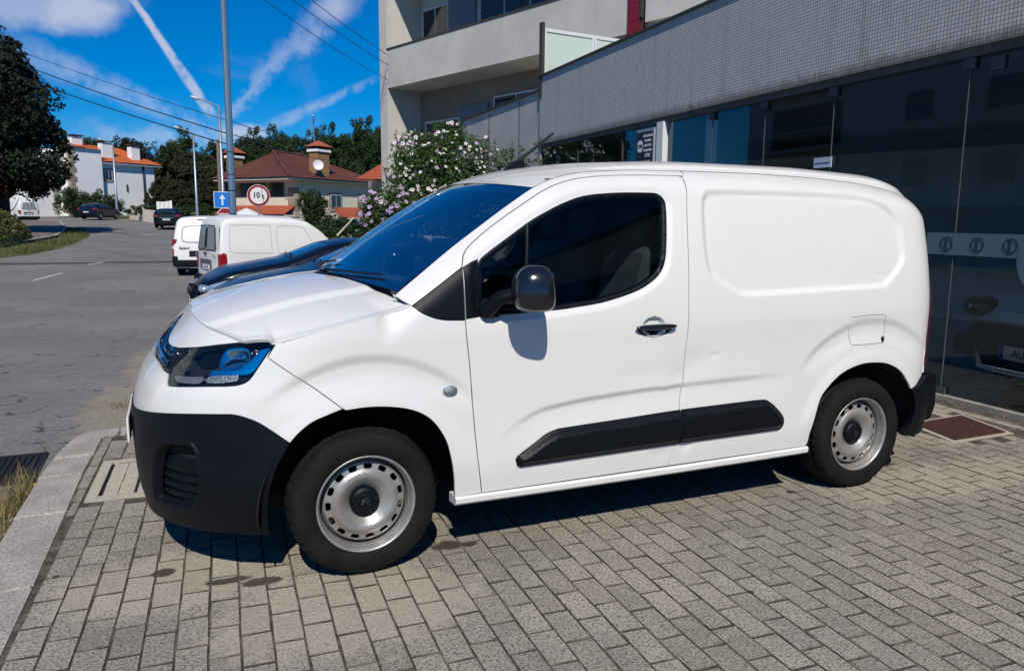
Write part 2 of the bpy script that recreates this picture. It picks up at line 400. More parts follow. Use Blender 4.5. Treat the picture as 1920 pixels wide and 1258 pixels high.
def b_pave(N, L, P, pos, g):
    oi = N.new('ShaderNodeObjectInfo'); r = mt(N, L, 'FRACT', mt(N, L, 'ADD', mt(N, L, 'MULTIPLY', oi.outputs['Random'], 7.3), g.outputs['Random Per Island']))
    big = nz(N, L, pos, 1.1, 3); fine = nz(N, L, pos, 85, 3, .75); mid = nz(N, L, pos, 14, 4, .65); spk = nz(N, L, pos, 190, 2, .5)
    c = mixrgb(N, L, r, (.235, .210, .172), (.360, .326, .272))
    c = mixrgb(N, L, mt(N, L, 'MULTIPLY', rmp(N, L, big, .38, .66), .55), c, (.210, .198, .178))
    c = mixrgb(N, L, mt(N, L, 'MULTIPLY', rmp(N, L, mid, .45, .75), .45), c, (.42, .385, .32))
    c = mixrgb(N, L, mt(N, L, 'MULTIPLY', rmp(N, L, fine, .50, .57), .80), c, (.085, .078, .068))
    c = mixrgb(N, L, mt(N, L, 'MULTIPLY', rmp(N, L, spk, .58, .66), .45), c, (.60, .57, .52))
    st = spots(N, L, pos, [(*g0(308, 1073)[:2], .050, .045), (*g0(430, 1088)[:2], .10, .032), (*g0(490, 1090)[:2], .085, .040), (*g0(840, 1022)[:2], .085, .050), (*g0(880, 1018)[:2], .045, .035), (*g0(1482, 922)[:2], .035, .025), (*g0(1408, 1110)[:2], .014, .014), (*g0(1276, 962)[:2], .018, .014), (*g0(1655, 872)[:2], .10, .03), (*g0(105, 1080)[:2], .016, .016)], mid, .55)
    dst = spots(N, L, pos, [(.75, -.25, .55, .35), (.15, .25, .5, .3), (4.4, -.1, 1.0, .25), (5.3, 1.0, .8, .8)], mid, .9)
    c = mixrgb(N, L, mt(N, L, 'MULTIPLY', dst, .38), c, (.50, .44, .345))
    c = mixrgb(N, L, mt(N, L, 'MULTIPLY', st, .88), c, (.030, .022, .016))
    L.new(c, P.inputs['Base Color']); P.inputs['Roughness'].default_value = .88; P.inputs['Specular IOR Level'].default_value = .25
    b = bump(N, L, P, fine, .0035); b2 = N.new('ShaderNodeBump'); b2.inputs['Distance'].default_value = .006; L.new(mid, b2.inputs['Height']); L.new(b, b2.inputs['Normal']); L.new(b2.outputs[0], P.inputs['Normal'])
M_pave = posmat('paving_stone_granite', b_pave)
def b_sand_shade(N, L, P, pos, g):
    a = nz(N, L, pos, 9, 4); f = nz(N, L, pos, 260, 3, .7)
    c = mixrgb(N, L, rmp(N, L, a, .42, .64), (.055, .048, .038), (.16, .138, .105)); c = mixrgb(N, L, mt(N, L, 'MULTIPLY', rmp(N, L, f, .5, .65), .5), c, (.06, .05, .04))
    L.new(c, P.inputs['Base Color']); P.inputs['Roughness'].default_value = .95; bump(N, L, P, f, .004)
M_sand_shade = posmat('sandy_joint_and_shade', b_sand_shade)
def b_asph(N, L, P, pos, g):
    big = nz(N, L, pos, .35, 4); f = nz(N, L, pos, 70, 3, .75); ff = nz(N, L, pos, 330, 2, .6); mid = nz(N, L, pos, 5, 5, .7)
    c = mixrgb(N, L, rmp(N, L, big, .35, .65), (.185, .180, .176), (.235, .228, .218))
    c = mixrgb(N, L, mt(N, L, 'MULTIPLY', rmp(N, L, f, .48, .60), .62), c, (.065, .064, .066)); c = mixrgb(N, L, mt(N, L, 'MULTIPLY', rmp(N, L, ff, .58, .72), .5), c, (.30, .29, .28))
    c = mixrgb(N, L, mt(N, L, 'MULTIPLY', rmp(N, L, nz(N, L, pos, 13, 4, .75), .50, .66), .35), c, (.10, .098, .096))
    mp = N.new('ShaderNodeMapping'); mp.inputs['Scale'].default_value = (.35, 1.6, 1); L.new(pos, mp.inputs[0])
    cr = N.new('ShaderNodeTexVoronoi'); cr.feature = 'DISTANCE_TO_EDGE'; cr.inputs['Scale'].default_value = .9
    wv = N.new('ShaderNodeVectorMath'); wv.operation = 'ADD'; nn = N.new('ShaderNodeTexNoise'); nn.inputs['Scale'].default_value = 2.2; L.new(pos, nn.inputs['Vector']); L.new(mp.outputs[0], wv.inputs[0]); L.new(nn.outputs['Color'], wv.inputs[1]); L.new(wv.outputs[0], cr.inputs['Vector'])
    ck = mt(N, L, 'MULTIPLY', rmp(N, L, cr.outputs['Distance'], .0, .028, 1, 0), rmp(N, L, mid, .46, .56))
    c = mixrgb(N, L, mt(N, L, 'MULTIPLY', ck, .85), c, (.035, .033, .03))
    sd = spots(N, L, pos, [(-.25, 4.0, .34, 1.3), (-.05, 6.2, .26, 1.5), (.15, 3.3, .8, .30), (-1.1, 1.6, .55, .6), (-1.2, .6, .6, 1.0)], mid, 1.0)
    c = mixrgb(N, L, mt(N, L, 'MULTIPLY', sd, .75), c, mixrgb(N, L, rmp(N, L, f, .4, .6), (.34, .295, .225), (.22, .19, .15)))
    ol_ = spots(N, L, pos, [(-2.5, 7.4, .30, .14), (-1.6, 2.2, .2, .1), (-5, 14, .6, .35)], mid, .7); c = mixrgb(N, L, mt(N, L, 'MULTIPLY', ol_, .7), c, (.03, .028, .026))
    L.new(c, P.inputs['Base Color']); P.inputs['Roughness'].default_value = .9; P.inputs['Specular IOR Level'].default_value = .25; bump(N, L, P, f, .006)
M_asph = posmat('worn_asphalt', b_asph)
def b_gran(N, L, P, pos, g):
    f = nz(N, L, pos, 80, 2, .7); s = nz(N, L, pos, 160, 2, .6); m_ = nz(N, L, pos, 4, 4)
    c = mixrgb(N, L, rmp(N, L, m_, .35, .65), (.42, .395, .355), (.31, .29, .26)); c = mixrgb(N, L, mt(N, L, 'MULTIPLY', rmp(N, L, f, .5, .6), .65), c, (.09, .09, .09)); c = mixrgb(N, L, mt(N, L, 'MULTIPLY', rmp(N, L, s, .6, .7), .5), c, (.62, .60, .57))
    L.new(c, P.inputs['Base Color']); P.inputs['Roughness'].default_value = .85; bump(N, L, P, f, .003)
M_gran = posmat('kerb_granite', b_gran)
M_grass = mat('grass_soil', (.075, .085, .03), .95, col2=(.16, .14, .07), vscale=1.2, bump=.03, bscale=12)
M_path = mat('brown_pavement', (.19, .155, .14), .9, col2=(.13, .11, .10), vscale=1.5, bump=.003, bscale=60)

def sheet(name, poly, dz, m, kind='structure', parent=None, sub=None):
    """flat polygon (world x, y) draped on the ground profile, cut into strips where the slope changes"""
    P = np.array(poly, float); y0, y1 = P[:, 1].min(), P[:, 1].max(); cuts = [y for y in GY if y0+.01 < y < y1-.01]
    cuts = sorted(cuts)
    pts = [tuple(p) for p in P]; mb = MB()
    def clip(pp, y, keep_above):
        out = []
        for i in range(len(pp)):
            a, b = pp[i], pp[(i+1) % len(pp)]; ia = (a[1] >= y) if keep_above else (a[1] <= y); ib = (b[1] >= y) if keep_above else (b[1] <= y)
            if ia: out.append(a)
            if ia != ib: t = (y-a[1])/(b[1]-a[1]); out.append((a[0]+(b[0]-a[0])*t, y))
        return out
    e = [y0-1]+cuts+[y1+1]
    for k in range(len(e)-1):
        q = clip(clip(pts, e[k], True), e[k+1], False)
        if len(q) > 2: mb.add([(a, b, gz(b)+dz) for a, b in q], [tuple(range(len(q)))] if area(np.array(q)) > 0 else [tuple(range(len(q)-1, -1, -1))])
    o = mb.obj(name, m, parent)
    if kind and parent is None: o['kind'] = kind
    return o
sheet('ground', [(-420, -60), (420, -60), (420, 850), (-420, 850)], -.05, M_grass)
G2 = lambda px, py: tuple(ground(px, py)[:2])
lk = [G2(0, 484), G2(55, 478), G2(110, 467), G2(150, 453), G2(168, 443), G2(160, 433), G2(140, 428), G2(125, 427), G2(114, 417.5), G2(76, 415.5)]
wall_pts = [G2(75, 383.5), G2(145, 394.5), G2(200, 405), G2(247, 412), G2(300, 419)]
sheet('road', [(-.38, -8), (-.36, 3.0), (9.5, 3.0), (9.5, 60), (3, 66)]+wall_pts[::-1]+[(-22, 119)]+[(-13, 88)]+[p for p in lk[::-1]]+[(-9.5, 27), (-12, 10), (-12, -8)], 0., M_asph)
# left verge, pavement with kerb, mound
sheet('verge', [G2(0, 484), G2(55, 478), G2(110, 467), G2(150, 453), G2(168, 443), G2(160, 433), G2(140, 428), G2(125, 427), G2(122, 437), G2(107, 447), G2(76, 453), G2(0, 466), (-9.5, 27)], .012, M_grass)
kl = [(-16, 22)]+[G2(0, 465), G2(76, 452), G2(107, 446), G2(122, 436), G2(125, 429), G2(114, 417.5), G2(76, 415.5)]
pv = kl+[(-14, 72), (-16, 60), (-18, 40)]
mb = MB()
n = len(pv); pa = np.array(pv)
mb.add([(a, b, gz(b)+.13) for a, b in pv]+[(a, b, gz(b)-.06) for a, b in pv], [tuple(range(n)) if area(pa) > 0 else tuple(range(n-1, -1, -1))]+[(i, (i+1) % n, n+(i+1) % n, n+i) for i in range(n)])
o = mb.obj('pavement', M_path); o['kind'] = 'structure'
for i in range(len(kl)-1):
    a, b = np.array(kl[i]), np.array(kl[i+1]); d = (b-a)/np.linalg.norm(b-a); nn_ = np.array([-d[1], d[0]])*.16
    q = [a, b, b+nn_, a+nn_]; k = MB(); k.add([(*p, gz(p[1])+.145) for p in q]+[(*p, gz(p[1])-.05) for p in q], [(0, 1, 2, 3), (0, 1, 5, 4), (1, 2, 6, 5), (2, 3, 7, 6), (3, 0, 4, 7)]); k.obj('kerb_stone', M_gran, o)
# mound beside the pavement
def moundz(x, y):
    cx, cy = -11.7, 44; q = ((x-cx)/4.9)**2+((y-cy)/11)**2; return gz(y)+.1+2.35*max(0, 1-q)**.6
v = []; f = []; nx, ny = 30, 40
for j in range(ny+1):
    for i in range(nx+1):
        a = 2*math.pi*j/ny; r = i/nx; x = -11.7+4.95*r*math.cos(a); y = 44+11.1*r*math.sin(a); v.append((x, y, moundz(x, y)+.05*math.sin(x*3)*math.cos(y*2.1)-.05*(i == nx)))
for j in range(ny):
    for i in range(nx): f.append((j*(nx+1)+i, j*(nx+1)+i+1, (j+1)*(nx+1)+i+1, (j+1)*(nx+1)+i))
o = MB().add(v, f, True).obj('grass_mound', mat('mound_turf', (.10, .11, .022), .95, col2=(.05, .075, .018), vscale=.8, bump=.05, bscale=9)); o['kind'] = 'structure'
# road paint, tar seam
M_paint = mat('road_paint', (.62, .60, .55), .7, col2=(.38, .37, .35), vscale=12)
def strip(name, pts, w, m, dz, label, cat, group=None):
    P = [np.array(ground(*p)[:2]) for p in pts]; a = P[0]; b = P[-1]; d = (b-a)/np.linalg.norm(b-a); n_ = np.array([-d[1], d[0]])*w/2
    mb = MB()
    for i in range(len(P)-1):
        q = [P[i]-n_, P[i+1]-n_, P[i+1]+n_, P[i]+n_]; mb.add([(*p, gz(p[1])+dz) for p in q], [(0, 1, 2, 3)])
    return tag(mb.obj(name, m), label, cat, group)
strip('lane_dash', [(61, 526.5), (117, 512.5)], .13, M_paint, .006, 'nearest worn white centre dash on the road at left', 'road marking', 'centre line dashes of the road')
strip('lane_dash', [(164, 497), (194, 492)], .13, M_paint, .006, 'second white centre dash, level with the tar seam', 'road marking', 'centre line dashes of the road')
strip('lane_dash', [(266, 441.5), (300, 440.5)], .35, M_paint, .008, 'faint farthest centre dash, up the road toward the dark hatchbacks', 'road marking', 'centre line dashes of the road')
o = sheet('tar_seam', [G2(-40, 494), G2(60, 493.5), G2(200, 491.5), G2(330, 489.5), G2(430, 489), G2(430, 491.5), G2(330, 492.5), G2(200, 494), G2(60, 496.5), G2(-40, 497)], .004, mat('tar', (.05, .05, .05), .8))
o = sheet('tar_seam', [G2(165, 434), G2(230, 437), G2(265, 441), G2(230, 438.6), G2(165, 435.2)], .004, MATS['tar'])

# ---- forecourt: kerb, paving stones
AF = .0549; LD = np.array([math.sin(AF), math.cos(AF)]); XD = np.array([math.cos(AF), -math.sin(AF)])
KI = [(-.47, -2.4), (-.404, -.112), (-.365, .717), (-.344, 1.841), (-.290, 2.72)]
def kin(y): return float(np.interp(y, [p[1] for p in KI], [p[0] for p in KI]))
_fp = [(7.5, -6), (7.5, 2.8)]+[(kin(y)-.015, y) for y in (2.8, 1.841, .717, -.112, -2.4, -6)]
fore = MB().add([(a, b, -.0042) for a, b in _fp]+[(a, b, -.15) for a, b in _fp], [tuple(range(8))]+[(i, (i+1) % 8, 8+(i+1) % 8, 8+i) for i in range(8)]).obj('forecourt', M_sand_shade); fore['kind'] = 'structure'
def stone_geo(w, l, h=.03, bev=.0022, jit=.002):
    a = [(-w/2, -l/2), (w/2, -l/2), (w/2, l/2), (-w/2, l/2)]; v = []
    a = [(x+random.uniform(-jit, jit), y+random.uniform(-jit, jit)) for x, y in a]
    for k, (ins, z) in enumerate(((0, -h), (0, -bev*.8), (bev, 0))):
        for x, y in a: v.append((x-math.copysign(ins, x), y-math.copysign(ins, y), z+(random.uniform(-.0012, .0012) if k == 2 else 0)))
    f = [(8, 9, 10, 11)]+[(k*4+i, k*4+(i+1) % 4, (k+1)*4+(i+1) % 4, (k+1)*4+i) for k in range(2) for i in range(4)]
    return v, f
LW, LL = .1075, .2110
cell = []
frx = lambda x, y: 6.08+.055*(y-1.42)
for i in range(-12, 72):
    off = (.5 if i % 2 else 0)+random.uniform(-.10, .10)
    for j in range(-28, 16):
        c = XD*(i*LW-.001)+LD*((j+off)*LL+.03); x, y = c
        if x+LW*.5 < kin(y)+.040 or x > frx(0, y)-.13 or y > 2.66 or y < -4.5: continue
        if -.26 < x < .02 and 1.36 < y < 2.10: continue
        if 5.02 < x < 5.80 and .34 < y < .96: continue
        q = (np.array([x, y, 0])-CAM) @ RM.T
        px = 960+F*q[0]/q[2] if q[2] > .1 else -999; py = 629-F*q[1]/q[2] if q[2] > .1 else -999
        vis = -60 < px < 1980 and 700 < py < 1300
        under = (.3 < x < 4.2 and .45 < y < 1.8)
        sz = (1/q[2]**2 if vis and not under else -1) if q[2] > .1 else -1
        cut = max(0., kin(y)+.006-(x-LW*.5)); cell.append((-1 if cut > .002 else sz, x+cut/2, y, cut))
cell.sort(reverse=True)
protos = []
for k in range(6):
    v, f = stone_geo(LW-.0052, LL-.0078); me = MB().add(v, f).mesh('paving_stone'); me.materials.append(M_pave); me.materials.append(M_sand_shade); me.polygons.foreach_set('material_index', [0]+[1]*(len(f)-1)); protos.append(me)  # sides and bevels painted dark, as shade, so sunlit joint walls read dark
for n_, (sz, x, y, cut) in enumerate(cell[:298]):
    o = link('paving_stone', protos[n_ % 6], fore, (x, y, random.uniform(-.0008, .0012))); o.rotation_euler = (random.gauss(0, .002), random.gauss(0, .006), -AF+random.gauss(0, .007)+(math.pi if n_ % 2 else 0))
mb = MB()
for sz, x, y, cut in cell[298:]:
    v, f = stone_geo(LW-.0052-cut, LL-.0078); a = -AF+random.gauss(0, .007); c, s = math.cos(a), math.sin(a); z0 = random.uniform(-.0008, .0012); tx, ty = random.gauss(0, .005), random.gauss(0, .004)
    mb.add([(x+p[0]*c-p[1]*s, y+p[0]*s+p[1]*c, p[2]+z0+p[0]*tx+p[1]*ty) for p in v], f)
o = mb.obj('paving_stones', M_pave, fore); o.data.materials.append(M_sand_shade); o.data.polygons.foreach_set('material_index', [0 if k % 9 == 0 else 1 for k in range(len(mb.f))]); o['kind'] = 'stuff'  # joint colour on sides and bevels here too, shade put into the colour
# granite kerb along the road and round the corner
kerb = MB().add([(-.60, -6, -.16), (-.30, -6, -.16), (-.30, 2.9, -.16), (-.55, 2.9, -.16)], [(0, 1, 2, 3)]).obj('kerb', M_sand_shade); kerb['kind'] = 'structure'
def kpoly(q, z=0.0, h=.17):
    c = np.mean(q, 0); q = [p+(c-p)/np.linalg.norm(c-p)*.003 for p in map(np.array, q)]; n = len(q); c2 = [p+(c-p)/np.linalg.norm(c-p)*.012 for p in q]
    v = [(*p, z) for p in c2]+[(*p, z-.010) for p in q]+[(*p, z-h) for p in q]
    return MB().add(v, [tuple(range(n))]+[(k*n+(i+1) % n, k*n+i, (k+1)*n+i, (k+1)*n+(i+1) % n) for k in range(2) for i in range(n)]).obj('kerb_stone', M_gran, kerb)
ys = [-2.4, -1.5, -.62, .42, 1.28, 1.92, 2.30]
for a, b in zip(ys[:-1], ys[1:]): kpoly([(kin(a)-.232, a), (kin(a), a), (kin(b), b), (kin(b)-.225, b)])
kpoly([(kin(2.30)-.225, 2.30), (kin(2.30), 2.30), (-.290, 2.70), (-.20, 2.71), (-.20, 2.93), (-.33, 2.925), (-.43, 2.86), (-.49, 2.72), (-.515, 2.55)])
for k in range(8): kpoly([(-.20+k*1.0, 2.71), (.80+k*1.0, 2.71), (.80+k*1.0, 2.93), (-.20+k*1.0, 2.93)])
# drain grate in the gutter
gr = empty('drain_grate', (0, 0, 0), 'black iron drain grate in the gutter beside the granite kerb', 'drain grate')
g0, g1, h0, h1 = -1.02, -.64, 2.22, 2.86; zt = -.118
M_iron = mat('dark_cast_iron', (.022, .022, .023), .55, metal=.4, bump=.002, bscale=80)
box('pit_shade', (g0+.02, h0+.02, zt-.003), (g1-.02, h1-.02, zt-.001), mat('pit_shade_black', (.002, .002, .002), 1), gr)  # flat black sheet under the bars, the pit's shade put into its colour
for a, b in (((g0, h0, zt-.02), (g0+.035, h1, zt+.012)), ((g1-.035, h0, zt-.02), (g1, h1, zt+.012)), ((g0+.036, h0, zt-.02), (g1-.036, h0+.035, zt+.0118)), ((g0+.036, h1-.035, zt-.02), (g1-.036, h1, zt+.0118))): box('grate_frame', a, b, M_iron, gr)
for k in range(8): x = g0+.058+k*.0375; MB().box((0, 0, 0), (.014, .56, .022), Matrix.Translation((x, h0+.04, zt-.014))).obj('grate_bar', M_iron, gr)
settle(gr, (-.83, 2.54, zt))
# square access cover near the kerb, paved inside
M_conc = mat('pale_concrete', (.46, .42, .33), .9, col2=(.36, .33, .27), vscale=30, bump=.002, bscale=90)
ac = empty('access_cover', (0, 0, 0), 'square pale-edged access cover filled with paving, by the front bumper of the near van', 'access cover')
Ma = Matrix.Translation((-.118, 1.735, 0)) @ Matrix.Rotation(-AF, 4, 'Z')
for a, b in (((-.15, -.36, -.02), (-.095, .36, .006)), ((.095, -.36, -.02), (.15, .36, .006)), ((-.0945, -.36, -.02), (.0945, -.30, .0055)), ((-.0945, .30, -.02), (.0945, .36, .0055))): box('concrete_rim', a, b, M_conc, ac, M=Ma)
for a, b in (((-.094, -.298, -.02), (-.078, .298, -.004)), ((.078, -.298, -.02), (.094, .298, -.004))): box('frame_groove', a, b, M_iron, ac, M=Ma)
for i in range(2):
    for j in range(3): v, f = stone_geo(.074, .190); o = MB().add([Ma @ (Vector(p)+Vector((-.039+i*.078, -.197+j*.197, 0))) for p in v], f).obj('paving_stone', M_conc, ac)
settle(ac, (-.118, 1.735, 0))
# rusty plate near the shop front
ru = empty('rusty_cover', (0, 0, 0), 'rust brown steel inspection cover in the paving before the shop window', 'inspection cover')
cs = [ground(1712, 795), ground(1790, 826), ground(1886, 811), ground(1803, 780)]
cs = [np.array([c_[0], c_[1]])*1.0 for c_ in [plane(1712, 795, (0, 0, 0), (0, 0, 1)), plane(1790, 826, (0, 0, 0), (0, 0, 1)), plane(1886, 811, (0, 0, 0), (0, 0, 1)), plane(1803, 780, (0, 0, 0), (0, 0, 1))]]
cen = np.mean(cs, 0); n = 4
def pl4(name, q, z0, z1, m): return MB().add([(*p, z1) for p in q]+[(*p, z0) for p in q], [(0, 1, 2, 3), (0, 4, 5, 1), (1, 5, 6, 2), (2, 6, 7, 3), (3, 7, 4, 0)]).obj(name, m, ru)
pl4('concrete_rim', [c_+(c_-cen)*.16 for c_ in cs], -.03, .002, M_conc); pl4('cover_plate', cs, -.02, .008, mat('rusty_steel', (.085, .030, .022), .75, metal=.2, col2=(.045, .018, .016), vscale=14, bump=.002, bscale=60))
settle(ru, (*cen, 0))

# ================================================================ the white panel van
YC, Y0, XC, NS = .89, -.034, .90, 2.5
_a = 1-(1-np.linspace(0, 1, 4001))**2.2
_b = 1-np.maximum(1-_a**NS, 0)**(1/NS)
_L = np.r_[0, np.cumsum(np.hypot(np.diff(XC*_a), np.diff((YC-Y0)*_b)))]; LN = _L[-1]; UC = XC-LN
ZF = np.array([.15, .24, .30, .36, .45, .55, .62, .68, .74, .80, .86, .92, .98, 1.03, 1.07, 1.12, 1.2])
XF = np.array([.05, .03, .015, .008, .003, .0, .0, .008, .025, .05, .085, .125, .175, .225, .265, .34, .5])
TX = np.array([.95, 1.03, 1.30, 1.55, 1.73, 1.86, 2.0, 2.25, 2.6, 3.0, 3.4, 3.75, 4.0, 4.15, 4.3])
TZ = np.array([1.10, 1.165, 1.365, 1.53, 1.640, 1.687, 1.710, 1.726, 1.732, 1.732, 1.722, 1.700, 1.665, 1.625, 1.55])
def smo(X, Y, n=600, k=18):
    x = np.linspace(X[0], X[-1], n); y = np.interp(x, X, Y); w = np.ones(k)/k
    yp = np.r_[2*y[0]-y[k:0:-1], y, 2*y[-1]-y[-2:-k-2:-1]]
    for _ in range(2): yp = np.convolve(yp, w, 'same')
    return x, yp[k:-k]
TXs, TZs = smo(TX, TZ); ZFs, XFs = smo(ZF, XF, 600, 22)
def ss(a, b, x): t = np.clip((x-a)/(b-a), 0, 1); return t*t*(3-2*t)
def yin(x, z):
    zt = np.interp(x, TXs, TZs); s = (np.interp(x+.03, TXs, TZs)-np.interp(x-.03, TXs, TZs))/.06; d = (zt-z)/np.sqrt(1+s*s)
    y = Y0+.022*np.clip((.46-z)/.2, 0, 2)**2+.15*np.clip((z-.98)/.74, 0, 1.2)**1.5
    y = y+ss(.93, 1.035, x)*.10*np.clip(1-d/.14, 0, 1.3)**2.5
    return y+.34*np.clip((x-3.91)/.45, 0, 1.2)**3.6
def S0(u, z):
    u = np.asarray(u, float); z = np.asarray(z, float)*np.ones_like(u); D = XC-np.interp(z, ZFs, XFs); l = np.clip(XC-u, 0, LN)
    a = np.interp(l, _L, _a); b = np.interp(l, _L, _b); x = np.where(u < XC, XC-D*a, u); ys = yin(np.maximum(x, XC), z)
    return np.stack([x, ys+(YC-ys)*b, z], -1)
WIN = [(1.382, 1.087), (1.381, 1.20), (1.383, 1.262), (1.396, 1.31), (1.438, 1.346), (1.519, 1.398), (1.645, 1.477), (1.729, 1.52), (1.838, 1.567), (1.949, 1.599), (2.115, 1.615), (2.284, 1.618), (2.339, 1.613), (2.370, 1.586), (2.377, 1.538), (2.36, 1.383), (2.343, 1.297), (2.315, 1.245), (2.266, 1.203), (2.173, 1.158), (2.005, 1.115), (1.845, 1.095), (1.732, 1.086), (1.5, 1.078)]
WINP = closed(WIN, .015)
CARGO = closed([(2.586, 1.56), (2.615, 1.615), (2.671, 1.632), (3.046, 1.637), (3.431, 1.634), (3.676, 1.622), (3.806, 1.583), (3.896, 1.508), (3.924, 1.393), (3.922, 1.285), (3.876, 1.225), (3.785, 1.155), (3.70, 1.137), (3.162, 1.126), (2.833, 1.12), (2.75, 1.138), (2.631, 1.201), (2.585, 1.249), (2.574, 1.383)], .02)
FUEL = closed([(3.515, .972), (3.555, .983), (3.742, .985), (3.769, .968), (3.785, .843), (3.759, .826), (3.55, .825), (3.524, .842), (3.51, .904)], .012)
CRX = [1.38, 1.424, 1.54, 1.668, 1.874, 2.201, 2.433, 2.741, 3.07, 3.3]; CRZ = [.46, .518, .60, .655, .68, .699, .705, .71, .713, .714]
CRXs, CRZs = smo(np.array(CRX), np.array(CRZ), 300, 10)
def disp(u, z):
    d = np.zeros(np.shape(u))
    k = (u > 2.4) & (u < 4.1) & (z > 1.0)
    if k.any():
        dd = pdist(CARGO, u[k], z[k]); ins = inside(CARGO, u[k], z[k]); sd = np.where(ins, dd, -dd); d[k] -= .016*ss(-.012, .024, sd)
    k = (u > 1.25) & (u < 2.5) & (z > .98)
    if k.any():
        dd = pdist(WINP, u[k], z[k]); ins = inside(WINP, u[k], z[k]); sd = np.where(ins, dd, -dd); d[k] -= .012*ss(-.035, .004, sd)
    zc = np.interp(u, CRXs, CRZs); s = zc-z
    d -= .012*ss(-.006, .028, s)*(1-ss(.03, .17, s))*ss(1.42, 1.8, u)*(1-ss(2.7, 3.2, u))*np.where(u < 2.45, 1, .8)
    for cx, R, ang0 in ((.892, .632, 1), (3.677, .658, 1)):
        r = np.hypot(u-cx, z-.307); s = R-r; m = ss(.66, .84, z)
        if cx < 1: m = m*ss(.36, .62, u)
        else: m = m*ss(.3, .45, np.arctan2(z-.307, np.abs(u-cx)+1e-6)/1.57)
        d -= .0125*ss(-.012, .040, s)*(1-ss(.06, .16, s))*m
        d += .010*ss(.51, .43, r)*ss(.3, .5, z)
    # dents low on the door and behind it
    for cx, cz, rx, rz, h in ((2.50, .80, .10, .07, -.011), (2.41, .745, .05, .035, -.006), (2.335, .69, .035, .012, .004), (2.62, .83, .03, .015, -.004), (2.47, .385, .035, .03, -.008), (2.33, .36, .06, .03, -.005), (2.2, .76, .12, .05, -.004), (3.75, 1.2, .04, .012, -.003)):
        d += .75*h*np.exp(-((u-cx)/rx)**2-((z-cz)/rz)**2)
    # cup behind the door handle
    q = ((u-2.26)/.062)**2+((z-.992)/.044)**2; d -= .022*(1-ss(.45, 1.1, q))*(u > 2.0)*(u < 2.5)
    # bumper character line under the head lamp
    s = z-(.765+.02*np.clip(u, 0, .5)); d -= .010*ss(0.0, .10, s)*(1-ss(.3, .7, u))*(u < .9)*(z < 1.1)
    return d
def VS(u, z, off=0.):
    u = np.asarray(u, float); z = np.asarray(z, float)*np.ones_like(u); e = 2e-3
    du = S0(u+e, z)-S0(u-e, z); dz = S0(u, z+e)-S0(u, z-e); n = np.cross(du, dz); n /= np.maximum(np.linalg.norm(n, axis=-1), 1e-9)[..., None]
    return S0(u, z)+n*(disp(u, z)+off)[..., None]
def VSo(off): return lambda u, z: VS(u, z, off)

M_white = mat('white_car_paint', (.745, .74, .725), .32, coat=.7, var=.03, vscale=3)
M_black = mat('black_bumper_plastic', (.0030, .0046, .0085), .48, spec=.22, bump=.0003, bscale=300, var=.25, vscale=9)
M_blackg = mat('gloss_black_trim', (.008, .010, .014), .18, coat=.5)
M_rubber = mat('tyre_rubber', (.0060, .0060, .0065), .8, spec=.18, bump=.0015, bscale=90, col2=(.013, .0125, .012), vscale=9)
M_steel = mat('wheel_steel_paint', (.42, .42, .41), .40, metal=.5, col2=(.30, .285, .27), vscale=9)
M_dark = mat('dark_underside', (.006, .006, .007), .9)
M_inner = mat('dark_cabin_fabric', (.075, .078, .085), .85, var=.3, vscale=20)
M_chrome = mat('chrome', (.80, .82, .85), .06, metal=1)
M_wsglass = glass('windscreen_glass', (.66, .80, .86), .68, 0, 1.52, (.88, .97, 1.0))
M_sideglass = glass('side_window_glass', (.42, .50, .52), .45, 0, 1.45)
M_clear = glass('clear_lens', (.86, .90, .93), 1.1, .02, 1.45)
M_red = mat('red_lamp_lens', (.24, .010, .018), .12, coat=.6)
M_darkred = mat('dark_red_lamp_lens', (.040, .006, .012), .12, coat=.6)
M_orange = mat('orange_lamp_lens', (.75, .16, .02), .15, coat=.6)
M_seat = mat('grey_seat_fabric', (.11, .112, .12), .9)
M_whiteg = mat('grey_tinted_metal', (.35, .36, .37), .3)

VAN = empty('panel_van', (0, 0, 0), 'white panel van with dented door and steel wheels, largest, parked on the paving', 'van')
def bothsides(o):
    """the same part on the far flank: mesh data shared, mirrored about the van's middle"""
    c = o.copy(); COL.objects.link(c); c.parent = o.parent; c.scale = (o.scale.x, -o.scale.y, o.scale.z); c.location = (o.location.x, 2*YC-o.location.y, o.location.z)
    for g in o.children:
        h = g.copy(); COL.objects.link(h); h.parent = c
    return c
G_ = .0024
doorF = [(1.317, 1.063), (1.321, .99), (1.335, .858), (1.353, .635), (1.372, .451), (1.396, .292)]
archF = [(.589, .61), (.622, .648), (.672, .688), (.733, .713), (.804, .725), (.882, .73), (.969, .725), (1.057, .708), (1.124, .679), (1.175, .635), (1.221, .561), (1.244, .483), (1.261, .387), (1.268, .312), (1.271, .25)]
bump_fend = [(.440, .945), (.551, .889), (.662, .825), (.742, .77), (.79, .733)]
hl_top = [(-.138, .944), (.017, .963), (.149, .984), (.291, 1.003), (.315, 1.006), (.412, 1.013), (.440, 1.009), (.452, .998)]
hl_rear = [(.452, .998), (.44, .975), (.416, .908), (.392, .855), (.354, .836), (.308, .830)]
hl_bot = [(.308, .830), (.206, .823), (.035, .806), (-.011, .803), (-.035, .810)]
hl_front = [(-.035, .810), (-.066, .839), (-.107, .892), (-.147, .927), (-.138, .944)]
HL = outline(hl_top, hl_rear, hl_bot, hl_front)
fb_line = [(.452, .998), (.614, 1.034), (.813, 1.07), (1.012, 1.102), (1.067, 1.118), (1.094, 1.128)]
bon_front = [(.291, 1.003), (.173, 1.022), (.031, 1.036), (-.13, 1.05), (-.314, 1.063), (-.47, 1.069), (UC, 1.071)]
